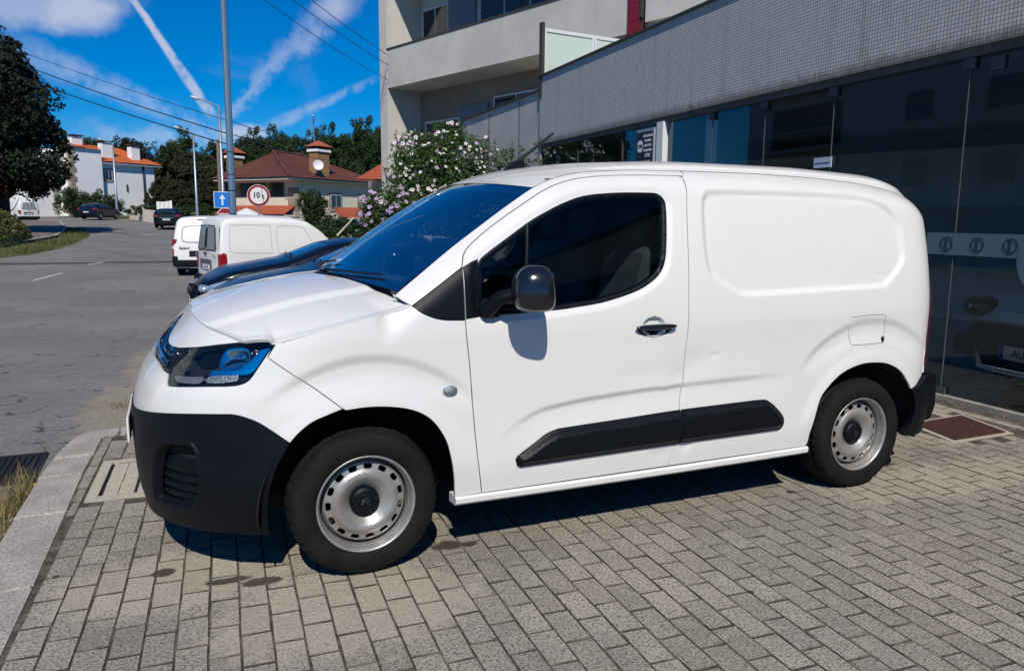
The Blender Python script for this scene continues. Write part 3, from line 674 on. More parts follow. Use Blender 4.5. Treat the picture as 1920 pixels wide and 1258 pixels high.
tri_low = [(1.094, 1.128), (1.13, 1.101), (1.181, 1.078), (1.234, 1.067), (1.317, 1.063)]
# front wing
ol = outline(fb_line, tri_low, doorF, [(1.396, .292), (1.272, .290)], [(1.272, .290), (1.271, .25)][:1]+archF[::-1][1:-4], [(.804, .725), (.79, .733)], bump_fend[::-1], [(.440, .945), (.452, .998)])
wing = patch('front_wing', inset(ol, G_), VS, M_white, VAN, sp=.0105); bothsides(wing)
# painted upper bumper, side corner to the middle
blk_top = [(UC, .652), (-.392, .655), (-.271, .663), (-.103, .682), (.05, .700), (.187, .714), (.33, .7225), (.375, .721), (.42, .710), (.47, .69), (.532, .65), (.589, .61)]
gr_low = [(-.084, .848), (-.137, .852), (-.202, .862), (-.30, .872), (-.45, .872), (UC, .872)]
ol = outline([(.589, .61), (.622, .648), (.672, .688), (.733, .713), (.79, .733)], bump_fend[::-1], [(.44, .945), (.44, .975)], hl_rear[1:], hl_bot, [(-.035, .810), (-.066, .839), (-.084, .848)], gr_low, [(UC, .872), (UC, .652)], blk_top)
o = patch('painted_bumper', inset(ol, .0012), VS, M_white, VAN, sp=.016); bothsides(o)
# black lower bumper
blk_arch = [(.589, .61), (.537, .514), (.51, .438), (.492, .349), (.485, .22)]
ol = outline(blk_top, blk_arch, [(.485, .22), (.33, .222), (.15, .222), (-.1, .215), (-.3, .205), (UC, .20)], [(UC, .20), (UC, .652)])
VENT = outline([(-.045, .463), (-.008, .537), (.030, .566), (.07, .577), (.165, .587), (.198, .575), (.211, .526), (.210, .42), (.190, .355), (.150, .331), (.05, .318), (-.03, .313), (-.075, .315), (-.07, .38), (-.045, .463)])
o = patch('lower_bumper', inset(ol, .001), VSo(.006), M_black, VAN, holes=[VENT], sp=.02, skirt=.02)
def vdisp(u, z):
    s = ((z-.32) / .040) % 1.0; rib = np.where(z < .475, .020*ss(.15, .45, s)*(1-ss(.85, 1.0, s)), 0.)+np.where((z >= .475), .012*ss(.53, .48, z), 0)
    return VS(u, z, 0.) + np.stack([0*u, 0*u, 0*u], -1) - (.042-rib)[..., None]*vn(u, z)
def vn(u, z):
    e = 2e-3; n = np.cross(S0(u+e, z)-S0(u-e, z), S0(u, z+e)-S0(u, z-e)); return n/np.maximum(np.linalg.norm(n, axis=-1), 1e-9)[..., None]
v = patch('bumper_vent', inset(VENT, -.004), vdisp, M_black, o, sp=.008, skirt=0)
vr = patch('vent_rim', inset(VENT, -.022), lambda u, z: VS(u, z, .006+.008*(1-np.abs(1-2*np.clip(pdist(VENT, u, z)/.022, 0, 1)))), M_black, o, holes=[inset(VENT, .001)], sp=.006, skirt=.03)
bothsides(o)
# front plate on the middle of the bumper, seen edge on
box('number_plate', (-.018, YC-.26, .50), (-.008, YC+.26, .61), mat('plate_white', (.75, .76, .76), .4), VAN, bev=.003)
# nose panel between grille, head lamp and bonnet
gr_up = [(-.138, .944), (-.239, .942), (-.32, .948), (-.40, .968), (-.48, 1.003), (-.55, 1.03), (UC, 1.04)]
ol = outline(bon_front, [(UC, 1.071), (UC, 1.04)], gr_up[::-1], hl_top[:4])
o = patch('nose_panel', inset(ol, .0018), VS, M_white, VAN, sp=.015); bothsides(o)
ol = outline(gr_up, [(UC, 1.04), (UC, .872)], gr_low[::-1], [(-.084, .848), (-.107, .892), (-.147, .927), (-.138, .944)])
o = patch('grille', ol, VSo(-.018), M_blackg, VAN, sp=.02, skirt=0)
for k, off in enumerate((.025, .050)):
    for nm, base, sg in (('chrome_bar', gr_up, -1), ('chrome_bar', gr_low, 1)):
        zz = [(a, b+sg*(off if sg < 0 else off*.6)) for a, b in base][1:]
        P = np.array(catmull(zz, .02)); Q = VS(P[:, 0], P[:, 1], -.006); MB().tube(Q, .0055, 6).obj(nm, M_chrome, o)
for zz in np.arange(.885, .99, .02):
    P = np.array([(a, zz) for a in np.linspace(-.16, UC, 14)]); MB().tube(VS(P[:, 0], P[:, 1], -.012), .003, 4).obj('grille_slat', M_black, o)
bothsides(o)
# head lamp
def lamp():
    h = patch('headlamp', HL, VSo(-.004), M_clear, VAN, sp=.03, skirt=0)
    patch('lamp_housing', inset(HL, .001), lambda u, z: VS(u, z, -.05+.045*ss(.03, .0, pdist(HL, u, z))), M_blackg, h, sp=.008, skirt=0)
    def pl(poly): return closed(poly, .012)
    R1 = pl([(-.118, .90), (-.10, .935), (.0, .952), (.045, .95), (.06, .905), (.045, .872), (-.0, .862), (-.07, .872)])
    patch('lamp_reflector', R1, lambda u, z: VS(u, z, -.020-.05*ss(0, .045, pdist(R1, u, z))), mat('dark_chrome', (.10, .11, .13), .12, metal=1), h, sp=.006, skirt=.02)
    R1b = inset(R1, -.010); patch('reflector_rim', R1b, VSo(-.018), M_chrome, h, holes=[R1], sp=.02, skirt=.02)
    R2 = pl([(.072, .932), (.081, .947), (.18, .953), (.190, .945), (.19, .905), (.16, .897), (.085, .899)])
    patch('lamp_bulb_block', R2, VSo(-.022), M_black, h, sp=.012, skirt=.02)
    R3 = pl([(.198, .972), (.285, .984), (.335, .962), (.350, .925), (.321, .903), (.235, .893), (.205, .915)])
    patch('lamp_mirror', R3, lambda u, z: VS(u, z, -.016-.022*ss(0, .07, pdist(R3, u, z))), mat('lamp_mirror', (.72, .74, .76), .10, metal=1), h, sp=.008, skirt=.02)
    R4 = np.array([(.383, .975), (.428, .982), (.408, .925), (.382, .882), (.30, .874), (.16, .866), (.142, .882), (.20, .889), (.315, .896), (.355, .925)])
    patch('chrome_trim', outline(list(R4[:2]), list(R4[1:5]), list(R4[4:7]), list(R4[6:])), VSo(-.013), M_chrome, h, sp=.014, skirt=.015)
    R5 = pl([(.185, .863), (.331, .874), (.333, .852), (.194, .838)]); patch('indicator_lens', R5, VSo(-.012), mat('textured_lens', (.45, .46, .48), .25, metal=.7, bump=.004, bscale=160), h, sp=.012)
    R6 = pl([(-.03, .846), (.09, .855), (.15, .858), (.15, .834), (.02, .826)]); patch('indicator_lens', R6, VSo(-.014), MATS['textured_lens'], h, sp=.012)
    return h
bothsides(lamp())
# bonnet
BL = outline([(UC, 1.071), (-.47, 1.069), (-.314, 1.063), (-.13, 1.05), (.031, 1.036), (.173, 1.022), (.291, 1.003), (.315, 1.007), (.412, 1.014), (.452, .999)], fb_line, step=.02)
BP = S0(BL[:, 0], BL[:, 1]); BS = np.r_[0, np.cumsum(np.linalg.norm(np.diff(BP, axis=0), axis=1))]; BS /= BS[-1]
node = BP[-1]; cowlN = np.array([1.035, .085, 1.168]); cowlC = np.array([.845, YC, 1.203])
_su = np.linspace(0, 1, 241); _bp = np.stack([np.interp(_su, BS, BP[:, k]) for k in range(3)], -1); _w = np.ones(41)/41
_pp = np.vstack([2*_bp[0]-_bp[40:0:-1], _bp, 2*_bp[-1]-_bp[-2:-42:-1]]); _sm = np.stack([np.convolve(np.convolve(_pp[:, k], _w, 'same'), _w, 'same')[40:-40] for k in range(3)], -1); BSs = np.column_stack([_su, _sm])
def bonnet(s, t):
    s = np.clip(s, 0, 1); tt = np.clip(t, 0, 1); b = np.stack([np.interp(s, BS, BP[:, k]) for k in range(3)], -1); bs = np.stack([np.interp(s, BSs[:, 0], BSs[:, k+1]) for k in range(3)], -1)
    b = b+(bs-b)*ss(.02, .30, tt)[..., None]
    g = np.clip((s-.30)/.70, 0, 1)**1.25; cx = .262+(cowlC[0]-.262)*g; cz = np.interp(cx, [.262, .37, .497, .6, .724, .845], [1.071, 1.112, 1.143, 1.168, 1.190, 1.203])
    c = np.stack([cx, YC+0*cx, cz], -1); w = (1-(1-tt)**2.6)[..., None]
    p = b*(1-tt[..., None])+c*tt[..., None]; p[..., 2] = b[..., 2]*(1-w[..., 0])+c[..., 2]*w[..., 0]
    y = (p[..., 1]-Y0)/(YC-Y0); p[..., 2] += .014*ss(.34, .42, y)*ss(.0, .5, s)*(1-.2*y)*ss(.0, .06, tt)-.014*ss(.0, .5, s)*.5*ss(.0, .06, tt)
    return p
ol = outline([(0.02, 1), (0.02, .5), (0.02, 0)], [(0.02, 0), (1, 0)], [(1, 0), (1, 1)], [(1, 1), (0.02, 1)], step=.02)
o = patch('bonnet', ol, lambda s, t: bonnet(s, t)+np.array([0, .0015, .001]), M_white, VAN, sp=.016, skirt=.014, flip=False); bothsides(o)
# windscreen
WN = np.array([cowlN, [1.30, .125, 1.352], [1.52, .155, 1.497], [1.735, .185, 1.632]]); WC = np.array([[.90, YC, 1.212], [1.10, YC, 1.365], [1.345, YC, 1.525], [1.625, YC, 1.668]])
def wcur(P, s):
    k = np.array([0, .36, .66, 1.]); f = np.polyfit(k, P, 3); return np.stack([np.polyval(f[:, i], s) for i in range(3)], -1)
def screen(s, t, off=0.):
    a = wcur(WN, s); b = wcur(WC, s); w = (1-(1-t)**2)[..., None]; p = a*(1-w)+b*w; p[..., 1] = a[..., 1]*(1-t)+b[..., 1]*t
    p[..., 2] += off; p[..., 0] -= off*.8; return p
rect = lambda s0, s1, t0, t1: outline([(s0, t0), (s1, t0)], [(s1, t0), (s1, t1)], [(s1, t1), (s0, t1)], [(s0, t1), (s0, t0)], step=.03)
SW = rect(.03, .99, .0, 2.)
def full(fn):   # t runs 0..2 right across
    def g(s, t, *a):
        q = fn(s, np.where(t > 1, 2-t, t), *a); q[..., 1] = np.where(t > 1, 2*YC-q[..., 1], q[..., 1]); return q
    return g
ws = patch('windscreen', SW, full(screen), M_wsglass, VAN, sp=.05, skirt=0, flip=True)
patch('black_border', SW, lambda s, t: full(screen)(s, t)+np.array([.004, 0, -.005]), M_blackg, ws, holes=[rect(.10, .90, .055, 1.945)], sp=.05, skirt=0, flip=True)
box('rear_view_mirror', (1.66, YC-.11, 1.53), (1.69, YC+.11, 1.60), M_black, ws, bev=.012)
# cowl under the windscreen
MB().add([tuple(bonnet(np.array([1.]), np.array([t]))[0]+np.array([0, 0, -.03])) for t in (0, .2, .4, .6, .8, 1)]+[tuple(screen(np.array([.05]), np.array([t]))[0]+np.array([0, 0, -.012])) for t in (0, .2, .4, .6, .8, 1)], [(i, i+1, i+7, i+6) for i in range(5)], True)
cb = MB(); pa = [bonnet(np.array([1.]), np.array([t]))[0]+np.array([-.01, 0, -.018]) for t in np.linspace(.13, 1, 9)]; pb = [screen(np.array([.05]), np.array([t]))[0]+np.array([.02, 0, -.016]) for t in np.linspace(.13, 1, 9)]
pa += [np.array([q[0], 2*YC-q[1], q[2]]) for q in pa[-2::-1]]; pb += [np.array([q[0], 2*YC-q[1], q[2]]) for q in pb[-2::-1]]
cb.add(pa+pb, [(i, i+1, i+18, i+17) for i in range(16)], True); cowl = cb.obj('cowl_panel', M_black, VAN)
for t0, t1, s1 in ((1.70, .95, .14), (.95, .20, .10)):
    a = full(screen)(np.array([.02]), np.array([t0]), .03)[0]; b = full(screen)(np.array([s1]), np.array([t1]), .02)[0]
    pp = [full(screen)(np.array([.02+(s1-.02)*k/6]), np.array([t0+(t1-t0)*k/6]), .012)[0] for k in range(7)]
    w = MB().tube(pp, [.010, .008, .007, .006, .006, .005, .005], 6).obj('wiper', M_black, cowl)
# corner trim in front of the door, black
ol = outline([(1.094, 1.128), (1.155, 1.169), (1.236, 1.2245), (1.318, 1.281)], [(1.318, 1.281), (1.317, 1.063)], tri_low[::-1])
o = patch('quarter_trim', inset(ol, .001), VSo(-.003), M_black, VAN, sp=.02); bothsides(o)
# windscreen pillar and roof rail, one pressing that runs back over the door
doorT = [(1.320, 1.285), (1.335, 1.326), (1.366, 1.364), (1.446, 1.425), (1.548, 1.492), (1.654, 1.556), (1.741, 1.606), (1.832, 1.645), (1.945, 1.673), (2.105, 1.690), (2.30, 1.698), (2.50, 1.701)]
topc = [(x, float(np.interp(x, TXs, TZs))-.003) for x in np.linspace(1.04, 2.545, 34)]
ol = outline([(1.094, 1.128), (1.155, 1.169), (1.236, 1.2245), (1.318, 1.281)], doorT, [(2.50, 1.701), (2.545, 1.70)], topc[::-1], [(1.04, 1.168), (1.094, 1.128)])
o = patch('pillar_and_rail', inset(ol, .0015), VS, M_white, VAN, sp=.014); bothsides(o)
# front door
doorR = [(2.515, 1.694), (2.497, 1.60), (2.483, 1.49), (2.468, 1.291), (2.456, 1.079), (2.452, .97), (2.444, .859), (2.438, .73), (2.422, .585), (2.407, .407), (2.375, .293)]
ol = outline(doorF[::-1], [(1.317, 1.063), (1.318, 1.285)], doorT[:-1], [(2.30, 1.698), (2.48, 1.7005), (2.505, 1.698), (2.515, 1.690)], doorR, [(2.375, .293), (1.396, .292)])
door = patch('front_door', inset(ol, G_), VS, M_white, VAN, holes=[WINP], sp=.0082)
# black strip of the door ahead of the glass
ol = outline([(1.320, 1.068), (1.321, 1.281)], [(1.321, 1.281), (1.36, 1.302), (1.393, 1.318)], [(1.393, 1.318), (1.381, 1.2), (1.385, 1.075)], [(1.385, 1.075), (1.320, 1.068)])
patch('door_corner_trim', ol, VSo(.003), M_black, door, sp=.02, skirt=.006)
W1 = inset(WINP, .0)
G1 = inset(WINP, .026)
patch('window_seal', inset(WINP, -.004), lambda u, z: VS(u, z, -.002-.006*ss(.008, .02, pdist(WINP, u, z))), M_black, door, holes=[inset(WINP, .018)], sp=.01, skirt=.02)
patch('window_frame', inset(WINP, .017), VSo(-.010), M_blackg, door, holes=[G1], sp=.015, skirt=.015)
patch('door_glass', inset(WINP, .02), lambda u, z: S0(u, z)+np.array([0, .020, 0]), M_sideglass, door, sp=.05, skirt=0)
q = [(1.640, 1.47), (1.628, 1.35), (1.617, 1.25), (1.612, 1.09)]; P = np.array(catmull(q, .03)); MB().tube(VS(P[:, 0], P[:, 1], -.006), .011, 6).obj('window_bar', M_black, door)
# handle
hb = MB(); hb.ell((2.262, -.052, .990), (.115, .014, .0135), 18, 8, .75)
hd = hb.obj('door_handle', M_blackg, door)
cup = closed([(2.165, .985), (2.19, .955), (2.26, .941), (2.33, .955), (2.36, .985), (2.26, .992)], .01)
patch('handle_cup', cup, VSo(.0015), M_blackg, hd, sp=.02, skirt=0)
# mirror
mr = MB()
Mr = Matrix.Rotation(math.radians(-14), 3, 'Z')
v = []; f = []; nu = 28; nv = 18
for j in range(nv+1):
    t = math.pi*j/nv
    for i in range(nu):
        a = 2*math.pi*i/nu; sp = lambda x, p: math.copysign(abs(x)**p, x)
        x = sp(math.sin(t), .75)*sp(math.cos(a), .75)*.098; y = sp(math.sin(t), .75)*sp(math.sin(a), .75)*.098; z = sp(math.cos(t), .75)*.099
        if x > .055: x = .055+(x-.055)*.55
        y *= 1-.10*(z/.099); x *= 1-.12*z/.099
        p = Mr @ Vector((x, y, z)); v.append((p.x+1.562, p.y-.19, p.z+1.203))
for j in range(nv):
    for i in range(nu): f.append((j*nu+i, (j+1)*nu+i, (j+1)*nu+(i+1) % nu, j*nu+(i+1) % nu))
mr.add(v, f, True)
mi = mr.obj('door_mirror', M_blackg, door)
MB().prism([(-.06, -.068), (.065, -.068), (.065, .062), (.05, .07), (-.05, .07), (-.06, .06)], -.004, .004, 'yz', Matrix.Translation((1.622, -.20, 1.2)) @ Matrix.Rotation(math.radians(-14), 4, 'Z')).obj('mirror_glass', M_chrome, mi)
MB().tube([(1.41, -.028, 1.092), (1.425, -.06, 1.125), (1.455, -.085, 1.16), (1.50, -.12, 1.168), (1.56, -.15, 1.15)], [.034, .034, .030, .036, .04], 12).obj('mirror_arm', M_black, mi)
box('mirror_foot', (1.385, -.045, 1.068), (1.47, .0, 1.10), M_black, mi, bev=.008)
# cargo side panel
archR = [(3.264, .258), (3.276, .37), (3.316, .537), (3.369, .609), (3.463, .678), (3.582, .716), (3.69, .722), (3.80, .708), (3.90, .664), (3.965, .60), (4.002, .548)]
topr = [(x, float(np.interp(x, TXs, TZs))-.003) for x in np.linspace(2.548, 4.20, 34)]
ol = outline([(2.548, 1.712), (2.5175, 1.694)], [(2.5175, 1.694)]+doorR[1:-1], [(2.407, .407), (2.375, .293)], [(2.375, .293), (3.24, .292)], [(3.24, .292), (3.27, .30), (3.276, .37)], archR[1:], [(4.002, .548), (4.06, .572), (4.12, .612)], [(4.12, .612), (4.145, .8), (4.16, .98), (4.165, 1.14), (4.165, 1.3), (4.16, 1.45), (4.165, 1.56), (4.18, 1.60)], [(4.18, 1.60), topr[-1]], topr[::-1], [topr[0], (2.548, 1.712)])
side = patch('side_panel', inset(ol, G_), VS, M_white, VAN, holes=[FUEL], sp=.0105)
fl = patch('fuel_flap', inset(FUEL, .003), VS, M_white, side, sp=.02)
MB().ell((3.762, -.030, .847), (.011, .006, .018), 10, 6).obj('flap_latch', M_black, fl)
# sill
sx = np.linspace(1.272, 3.275, 40); sb = MB(); pr = [(-.021, .291), (-.030, .283), (-.028, .262), (-.018, .252), (.06, .248), (.06, .29)]
sb.add([(x, y+.0, z-.004*math.sin((x-1.27)/2*3.14)) for x in sx for y, z in pr], [(i*6+k, (i+1)*6+k, (i+1)*6+(k+1) % 6, i*6+(k+1) % 6) for i in range(39) for k in range(6)]+[(0, 1, 2, 3, 4, 5)], False)
bothsides(sb.obj('sill', M_white, VAN))
# rub strips
STR = [(1.55, .429), (1.556, .446), (1.641, .497), (1.70, .532), (1.752, .548), (1.80, .552), (2.1, .563), (2.416, .575), (2.80, .5805), (2.919, .581), (2.973, .570), (3.053, .503), (3.079, .464), (3.076, .431), (3.053, .415), (2.98, .4115), (2.401, .407), (1.66, .3965), (1.573, .396), (1.557, .404)]
SP = closed(STR, .014)
def strip_fn(u, z):
    d = pdist(SP, u, z); zm = np.interp(u, [1.55, 1.75, 2.4, 3.0, 3.08], [.44, .515, .54, .55, .5])
    return S0(u, z)+np.array([0, -1, 0])*((.006+.024*ss(0, .035, d)-.012*np.clip((z-zm)/.04, 0, 1)+.004)[..., None])
for lo, hi, par in ((0, 2.4265, door), (2.4315, 9, side)):
    k = SP[(SP[:, 0] > lo) & (SP[:, 0] < hi)]
    i0 = np.argmax(np.linalg.norm(k-np.roll(k, 1, 0), axis=1)); k = np.roll(k, -i0, 0)
    e = 2.4265 if par is door else 2.4315; e2 = e-.012
    k = np.vstack([k, [[e2 if k[-1][1] < .5 else e, k[-1][1]]], [[e2 if k[0][1] < .5 else e, k[0][1]]]])
    patch('rub_strip', k, strip_fn, M_black, par, sp=.012, skirt=.012)
# side repeater
rp = MB(); rp.ell((1.246, -.036, .768), (.030, .008, .017), 20, 8); o = rp.obj('side_repeater', mat('smoked_lens', (.30, .31, .33), .12, metal=.6, bump=.003, bscale=300), wing)
MB().lathe([(.026, -.003), (.031, -.005), (.033, 0)], 24, 'y', Matrix.Translation((1.246, -.034, .768)) @ Matrix.Diagonal((1, 1, .62, 1))).obj('chrome_ring', M_chrome, o)
for x in (door,): bothsides(x)
bothsides(side)
# roof
RC = np.array([[1.625, 1.668], [1.75, 1.718], [1.9, 1.752], [2.06, 1.772], [2.6, 1.792], [3.4, 1.790], [4.0, 1.765], [4.28, 1.70]])
def roof(s, t):
    t1 = np.where(t > 1, 2-t, t); xe = 1.722+(4.20-1.722)*s; xc = 1.612+(4.27-1.612)*s
    ze = np.interp(xe, TXs, TZs)-.002; ye = yin(xe, ze); w = 1-(1-t1)**2; k = np.interp(s, [0, .12, .3], [2, 4, 8]); zc = np.interp(xc, *smoR)
    x = xe+(xc-xe)*w; y = ye+(YC-ye)*t1; z = ze+(zc-ze)*(1-(1-t1)**k)
    z = z-.010*ss(.035, .05, t1)*(1-ss(.06, .09, t1))*ss(.1, .2, s)+.003*np.sin(t1*28)*ss(.2, .4, t1)*ss(.2, .3, s)
    return np.stack([x, np.where(t > 1, 2*YC-y, y), z], -1)
smoR = smo(RC[:, 0], RC[:, 1], 400, 24)
o = patch('roof', rect(.0, 1, .0, 2.), roof, M_white, VAN, sp=.02, skirt=.0)
aerial = MB().prism([(1.87, 1.728), (1.885, 1.752), (1.965, 1.805), (1.99, 1.80), (2.0, 1.766), (1.99, 1.75)], YC-.02, YC+.02, 'xz').obj('aerial_base', M_black, o)
MB().tube([(1.955, YC, 1.79), (2.175, YC, 1.955)], [.010, .007], 8).obj('aerial_rod', M_black, aerial)
# rear: doors, lamps, bumper
def rear(y, z):   # near half, y from the corner to the middle
    xr = np.interp(z, [.3, 1.0, 1.35, 1.6, 1.75], [4.27, 4.275, 4.26, 4.23, 4.18]); ye = .30; t = np.clip(y, 0, 1)
    zt = np.interp(z, [.3, 1.6], [0, 1]); e = VS(4.165+0*y, z); c = np.stack([xr+.02, YC+0*y, z], -1)
    w = (1-(1-t)**3)[..., None]; p = e*(1-w)+c*w; p[..., 1] = e[..., 1]*(1-t)+YC*t; return p
ol = outline([(0.0, .62), (1, .62)], [(1, .62), (1, 1.72)], [(1, 1.72), (.35, 1.71), (.08, 1.64), (.0, 1.57)], [(.0, 1.57), (0.0, .62)], step=.03)
o = patch('rear_door', inset(ol, .002), rear, M_white, VAN, sp=.03); bothsides(o)
TL = outline([(4.075+.09, .66), (4.075+.09, 1.14)], [(4.165, 1.14), (4.185, 1.14), (4.205, 1.12)], [(4.205, 1.12), (4.212, .9), (4.195, .66)], [(4.195, .66), (4.165, .66)])
o = patch('tail_lamp', TL, lambda u, z: VS(u, z, .012), M_darkred, VAN, sp=.03, skirt=.03); bothsides(o)
ol = outline(archR[::-1][:0] or [(4.002, .548), (4.06, .572), (4.12, .612)], [(4.12, .612), (4.24, .612)], [(4.24, .612), (4.24, .30)], [(4.24, .30), (4.05, .27), (3.985, .277)], [(3.985, .277), (4.03, .36), (4.035, .45), (4.002, .548)])
def rbf(u, z):
    p = VS(u, z, .012+.02*ss(4.0, 4.12, u)); return p
o = patch('rear_bumper', ol, rbf, M_black, VAN, sp=.02, skirt=.03); bothsides(o)
pc = VS(np.array([4.235]*2), np.array([.30, .61]), .03); y0 = float(pc[0, 1])
MB().prism([(4.22, .30), (4.33, .32), (4.36, .40), (4.35, .58), (4.25, .612)], y0, 2*YC-y0, 'xz').obj('rear_bumper_middle', M_black, VAN)
# inner shell, cabin
ol = outline([(UC, .28), (.40, .28)], [(.40, .28), (.42, .45), (.50, .62), (.62, .75), (.80, .81), (.98, .81), (1.16, .74), (1.28, .60), (1.34, .40), (1.35, .29)], [(1.35, .29), (3.20, .29)], [(3.20, .29), (3.24, .5), (3.34, .68), (3.5, .78), (3.68, .80), (3.86, .77), (4.0, .68), (4.06, .55)], [(4.06, .55), (4.13, .64), (4.13, 1.55), (4.05, 1.60)], [(4.05, 1.60), (3.4, 1.66), (2.6, 1.67), (2.0, 1.645), (1.75, 1.58), (1.3, 1.30), (1.12, 1.10)], [(1.12, 1.10), (.5, .96), (-.1, .91), (UC, .9)], [(UC, .9), (UC, .28)], step=.04)
o = patch('inner_shell', ol, lambda u, z: S0(u, z)+np.array([0, .0, 0])-.040*vn(u, z), M_dark, VAN, holes=[inset(WINP, .012)[::3]], sp=.06, skirt=0); bothsides(o)
box('floor_pan', (.30, .34, .22), (4.15, 2*YC-.34, .30), M_dark, VAN)
for x0, x1 in ((1.36, 3.18),): bothsides(box('floor_side', (x0, .03, .235), (x1, .34, .30), M_dark, VAN))
bothsides(box('crash_box', (.30, .45, .25), (.55, YC, .80), M_dark, VAN))
for cx in (.892, 3.677):
    v = []; f = []; n = 20
    for i in range(n+1):
        a = math.radians(-8+196*i/n); 
        for yy in (-.012, .36): v.append((cx+math.cos(a)*.435, yy, .307+math.sin(a)*.430))
    f = [(2*i, 2*i+1, 2*i+3, 2*i+2) for i in range(n)]
    v += [(cx, .36, .30)]; f += [(2*i+1, len(v)-1, 2*i+3) for i in range(n)]
    bothsides(MB().add(v, f, True).obj('arch_liner', M_dark, VAN))
MB().tube([(3.677, .3, .26), (3.677, 1.48, .26)], .03, 8).obj('rear_axle', M_dark, VAN)
MB().prism([(1.02, 1.13), (1.12, 1.165), (1.50, 1.13), (1.58, 1.05), (1.55, .70), (1.20, .60), (1.0, .9)], .20, 2*YC-.20, 'xz').obj('dashboard', M_inner, VAN)
MB().prism([(.08, .3), (2*YC-.08, .3), (2*YC-.08, 1.1), (2*YC-.26, 1.66), (.26, 1.66), (.08, 1.1)], 2.53, 2.56, 'yz').obj('bulkhead', M_inner, VAN)
bothsides(box('headliner', (1.80, .20, 1.655), (2.5, YC, 1.67), M_inner, VAN))
for yy in (.42, 1.02, 1.40):
    s_ = MB().box((1.85, yy-.24 if yy < 1 else yy-.2, .62), (2.30, yy+.24 if yy < 1 else yy+.18, .78), None, .04).obj('seat', M_seat, VAN)
    MB().box((-.06, -.22, 0), (.07, .22, .62), Matrix.Translation((2.30, yy, .74)) @ Matrix.Rotation(math.radians(12), 4, 'Y'), .04).obj('backrest', M_seat, s_)
    MB().box((-.05, -.12, 0), (.05, .12, .19), Matrix.Translation((2.43, yy, 1.38)) @ Matrix.Rotation(math.radians(8), 4, 'Y'), .035).obj('headrest', M_seat, s_)
MB().lathe([(.175+.013*math.cos(a), .013*math.sin(a)) for a in np.linspace(0, 6.283, 9)], 36, 'z', Matrix.Translation((1.63, .45, 1.12)) @ Matrix.Rotation(math.radians(-66), 4, 'Y')).obj('steering_wheel', M_black, VAN)

# wheels
def make_wheel():
    """axis along y, outer face towards -y, centre at the origin"""
    t = MB(); n = 160
    prof = [(.2065, .006), (.2085, .001), (.214, -.004), (.235, -.011), (.262, -.014), (.266, -.0125), (.284, -.010), (.290, -.0065), (.2975, -.002), (.3035, .008), (.308, .018), (.3115, .030), (.3135, .044), (.3075, .048), (.3075, .053), (.3155, .057), (.3165, .088), (.3095, .092), (.3095, .100), (.3165, .104), (.3155, .136), (.3075, .141), (.3135, .148), (.308, .172), (.2975, .192), (.26, .204), (.2085, .19)]
    v = []
    for i, (r, y) in enumerate(prof):
        for k in range(n):
            a = 2*math.pi*k/n; rr = r
            if 8 <= i <= 12 or 21 <= i <= 23:
                if k % 4 == 0: rr -= .0075
                elif k % 4 == 2 and i in (9, 10, 11): rr -= .003
            if i in (15, 16, 19, 20) and k % 5 == (i % 3): rr -= .006
            x, z = rr*math.cos(a), rr*math.sin(a)
            if z < -.3055: y2 = y-.006 if i < 10 else y; z = -.3055
            else: y2 = y
            v.append((x, y2, z))
    f = [(i*n+k, i*n+(k+1) % n, (i+1)*n+(k+1) % n, (i+1)*n+k) for i in range(len(prof)-1) for k in range(n)]
    t.add(v, f, False)
    me = t.mesh('tyre', True); me.materials.append(M_rubber)
    rim = MB().lathe([(.205, .012), (.2082, .004), (.2078, -.0005), (.2035, -.001), (.200, .003), (.1965, .008), (.1935, .018), (.1925, .028), (.1885, .034), (.187, .045), (.1865, .07), (.184, .16)], 96, 'y').mesh('rim'); rim.materials.append(M_steel)
    def disc(a, b):
        r = np.hypot(a, b); y = np.interp(r, [.0, .055, .064, .072, .084, .096, .106, .116, .126, .134, .142, .165, .172, .177, .19], [.062, .062, .058, .050, .041, .033, .0265, .0235, .0245, .0285, .0345, .0385, .044, .062, .09])
        return np.stack([a, y, b], -1)
    def circ(r, n=96): return np.array([(r*math.cos(2*math.pi*k/n), r*math.sin(2*math.pi*k/n)) for k in range(n)])
    holes = []
    for k in range(15):
        a0 = 2*math.pi*k/15; P = []
        for q in range(16):
            w = 2*math.pi*q/16; dx = math.copysign(abs(math.cos(w))**.6, math.cos(w))*.0118; dt = math.copysign(abs(math.sin(w))**.6, math.sin(w))*.0185
            P.append(((.1545+dx)*math.cos(a0)-dt*math.sin(a0), (.1545+dx)*math.sin(a0)+dt*math.cos(a0)))
        holes.append(np.array(P))
    d = patch_mesh('wheel_disc', circ(.181), disc, holes=holes, sp=.0065, skirt=.006); d.materials.append(M_steel)
    cap = MB().lathe([(.0, .026), (.022, .027), (.045, .029), (.058, .034), (.0625, .042), (.064, .060)], 40, 'y')
    for k in range(5):
        a = 2*math.pi*k/5+.3; cap.ell((.046*math.cos(a), .031, .046*math.sin(a)), (.0085, .008, .0085), 10, 6)
    cap = cap.mesh('hub_cap'); cap.materials.append(M_black)
    ch = MB()
    for sg in (0, .013):
        ch.tube([(-.016, .0255, -.010+sg), (0, .0255, .004+sg), (.016, .0255, -.010+sg)], .0018, 6)
    ch = ch.mesh('chevron_emblem'); ch.materials.append(mat('worn_emblem', (.10, .10, .10), .4, metal=.5))
    back = MB().lathe([(0, .11), (.13, .11), (.17, .13)], 32, 'y').mesh('brake_disc'); back.materials.append(M_dark)
    return me, rim, d, cap, ch, back
WM = make_wheel()
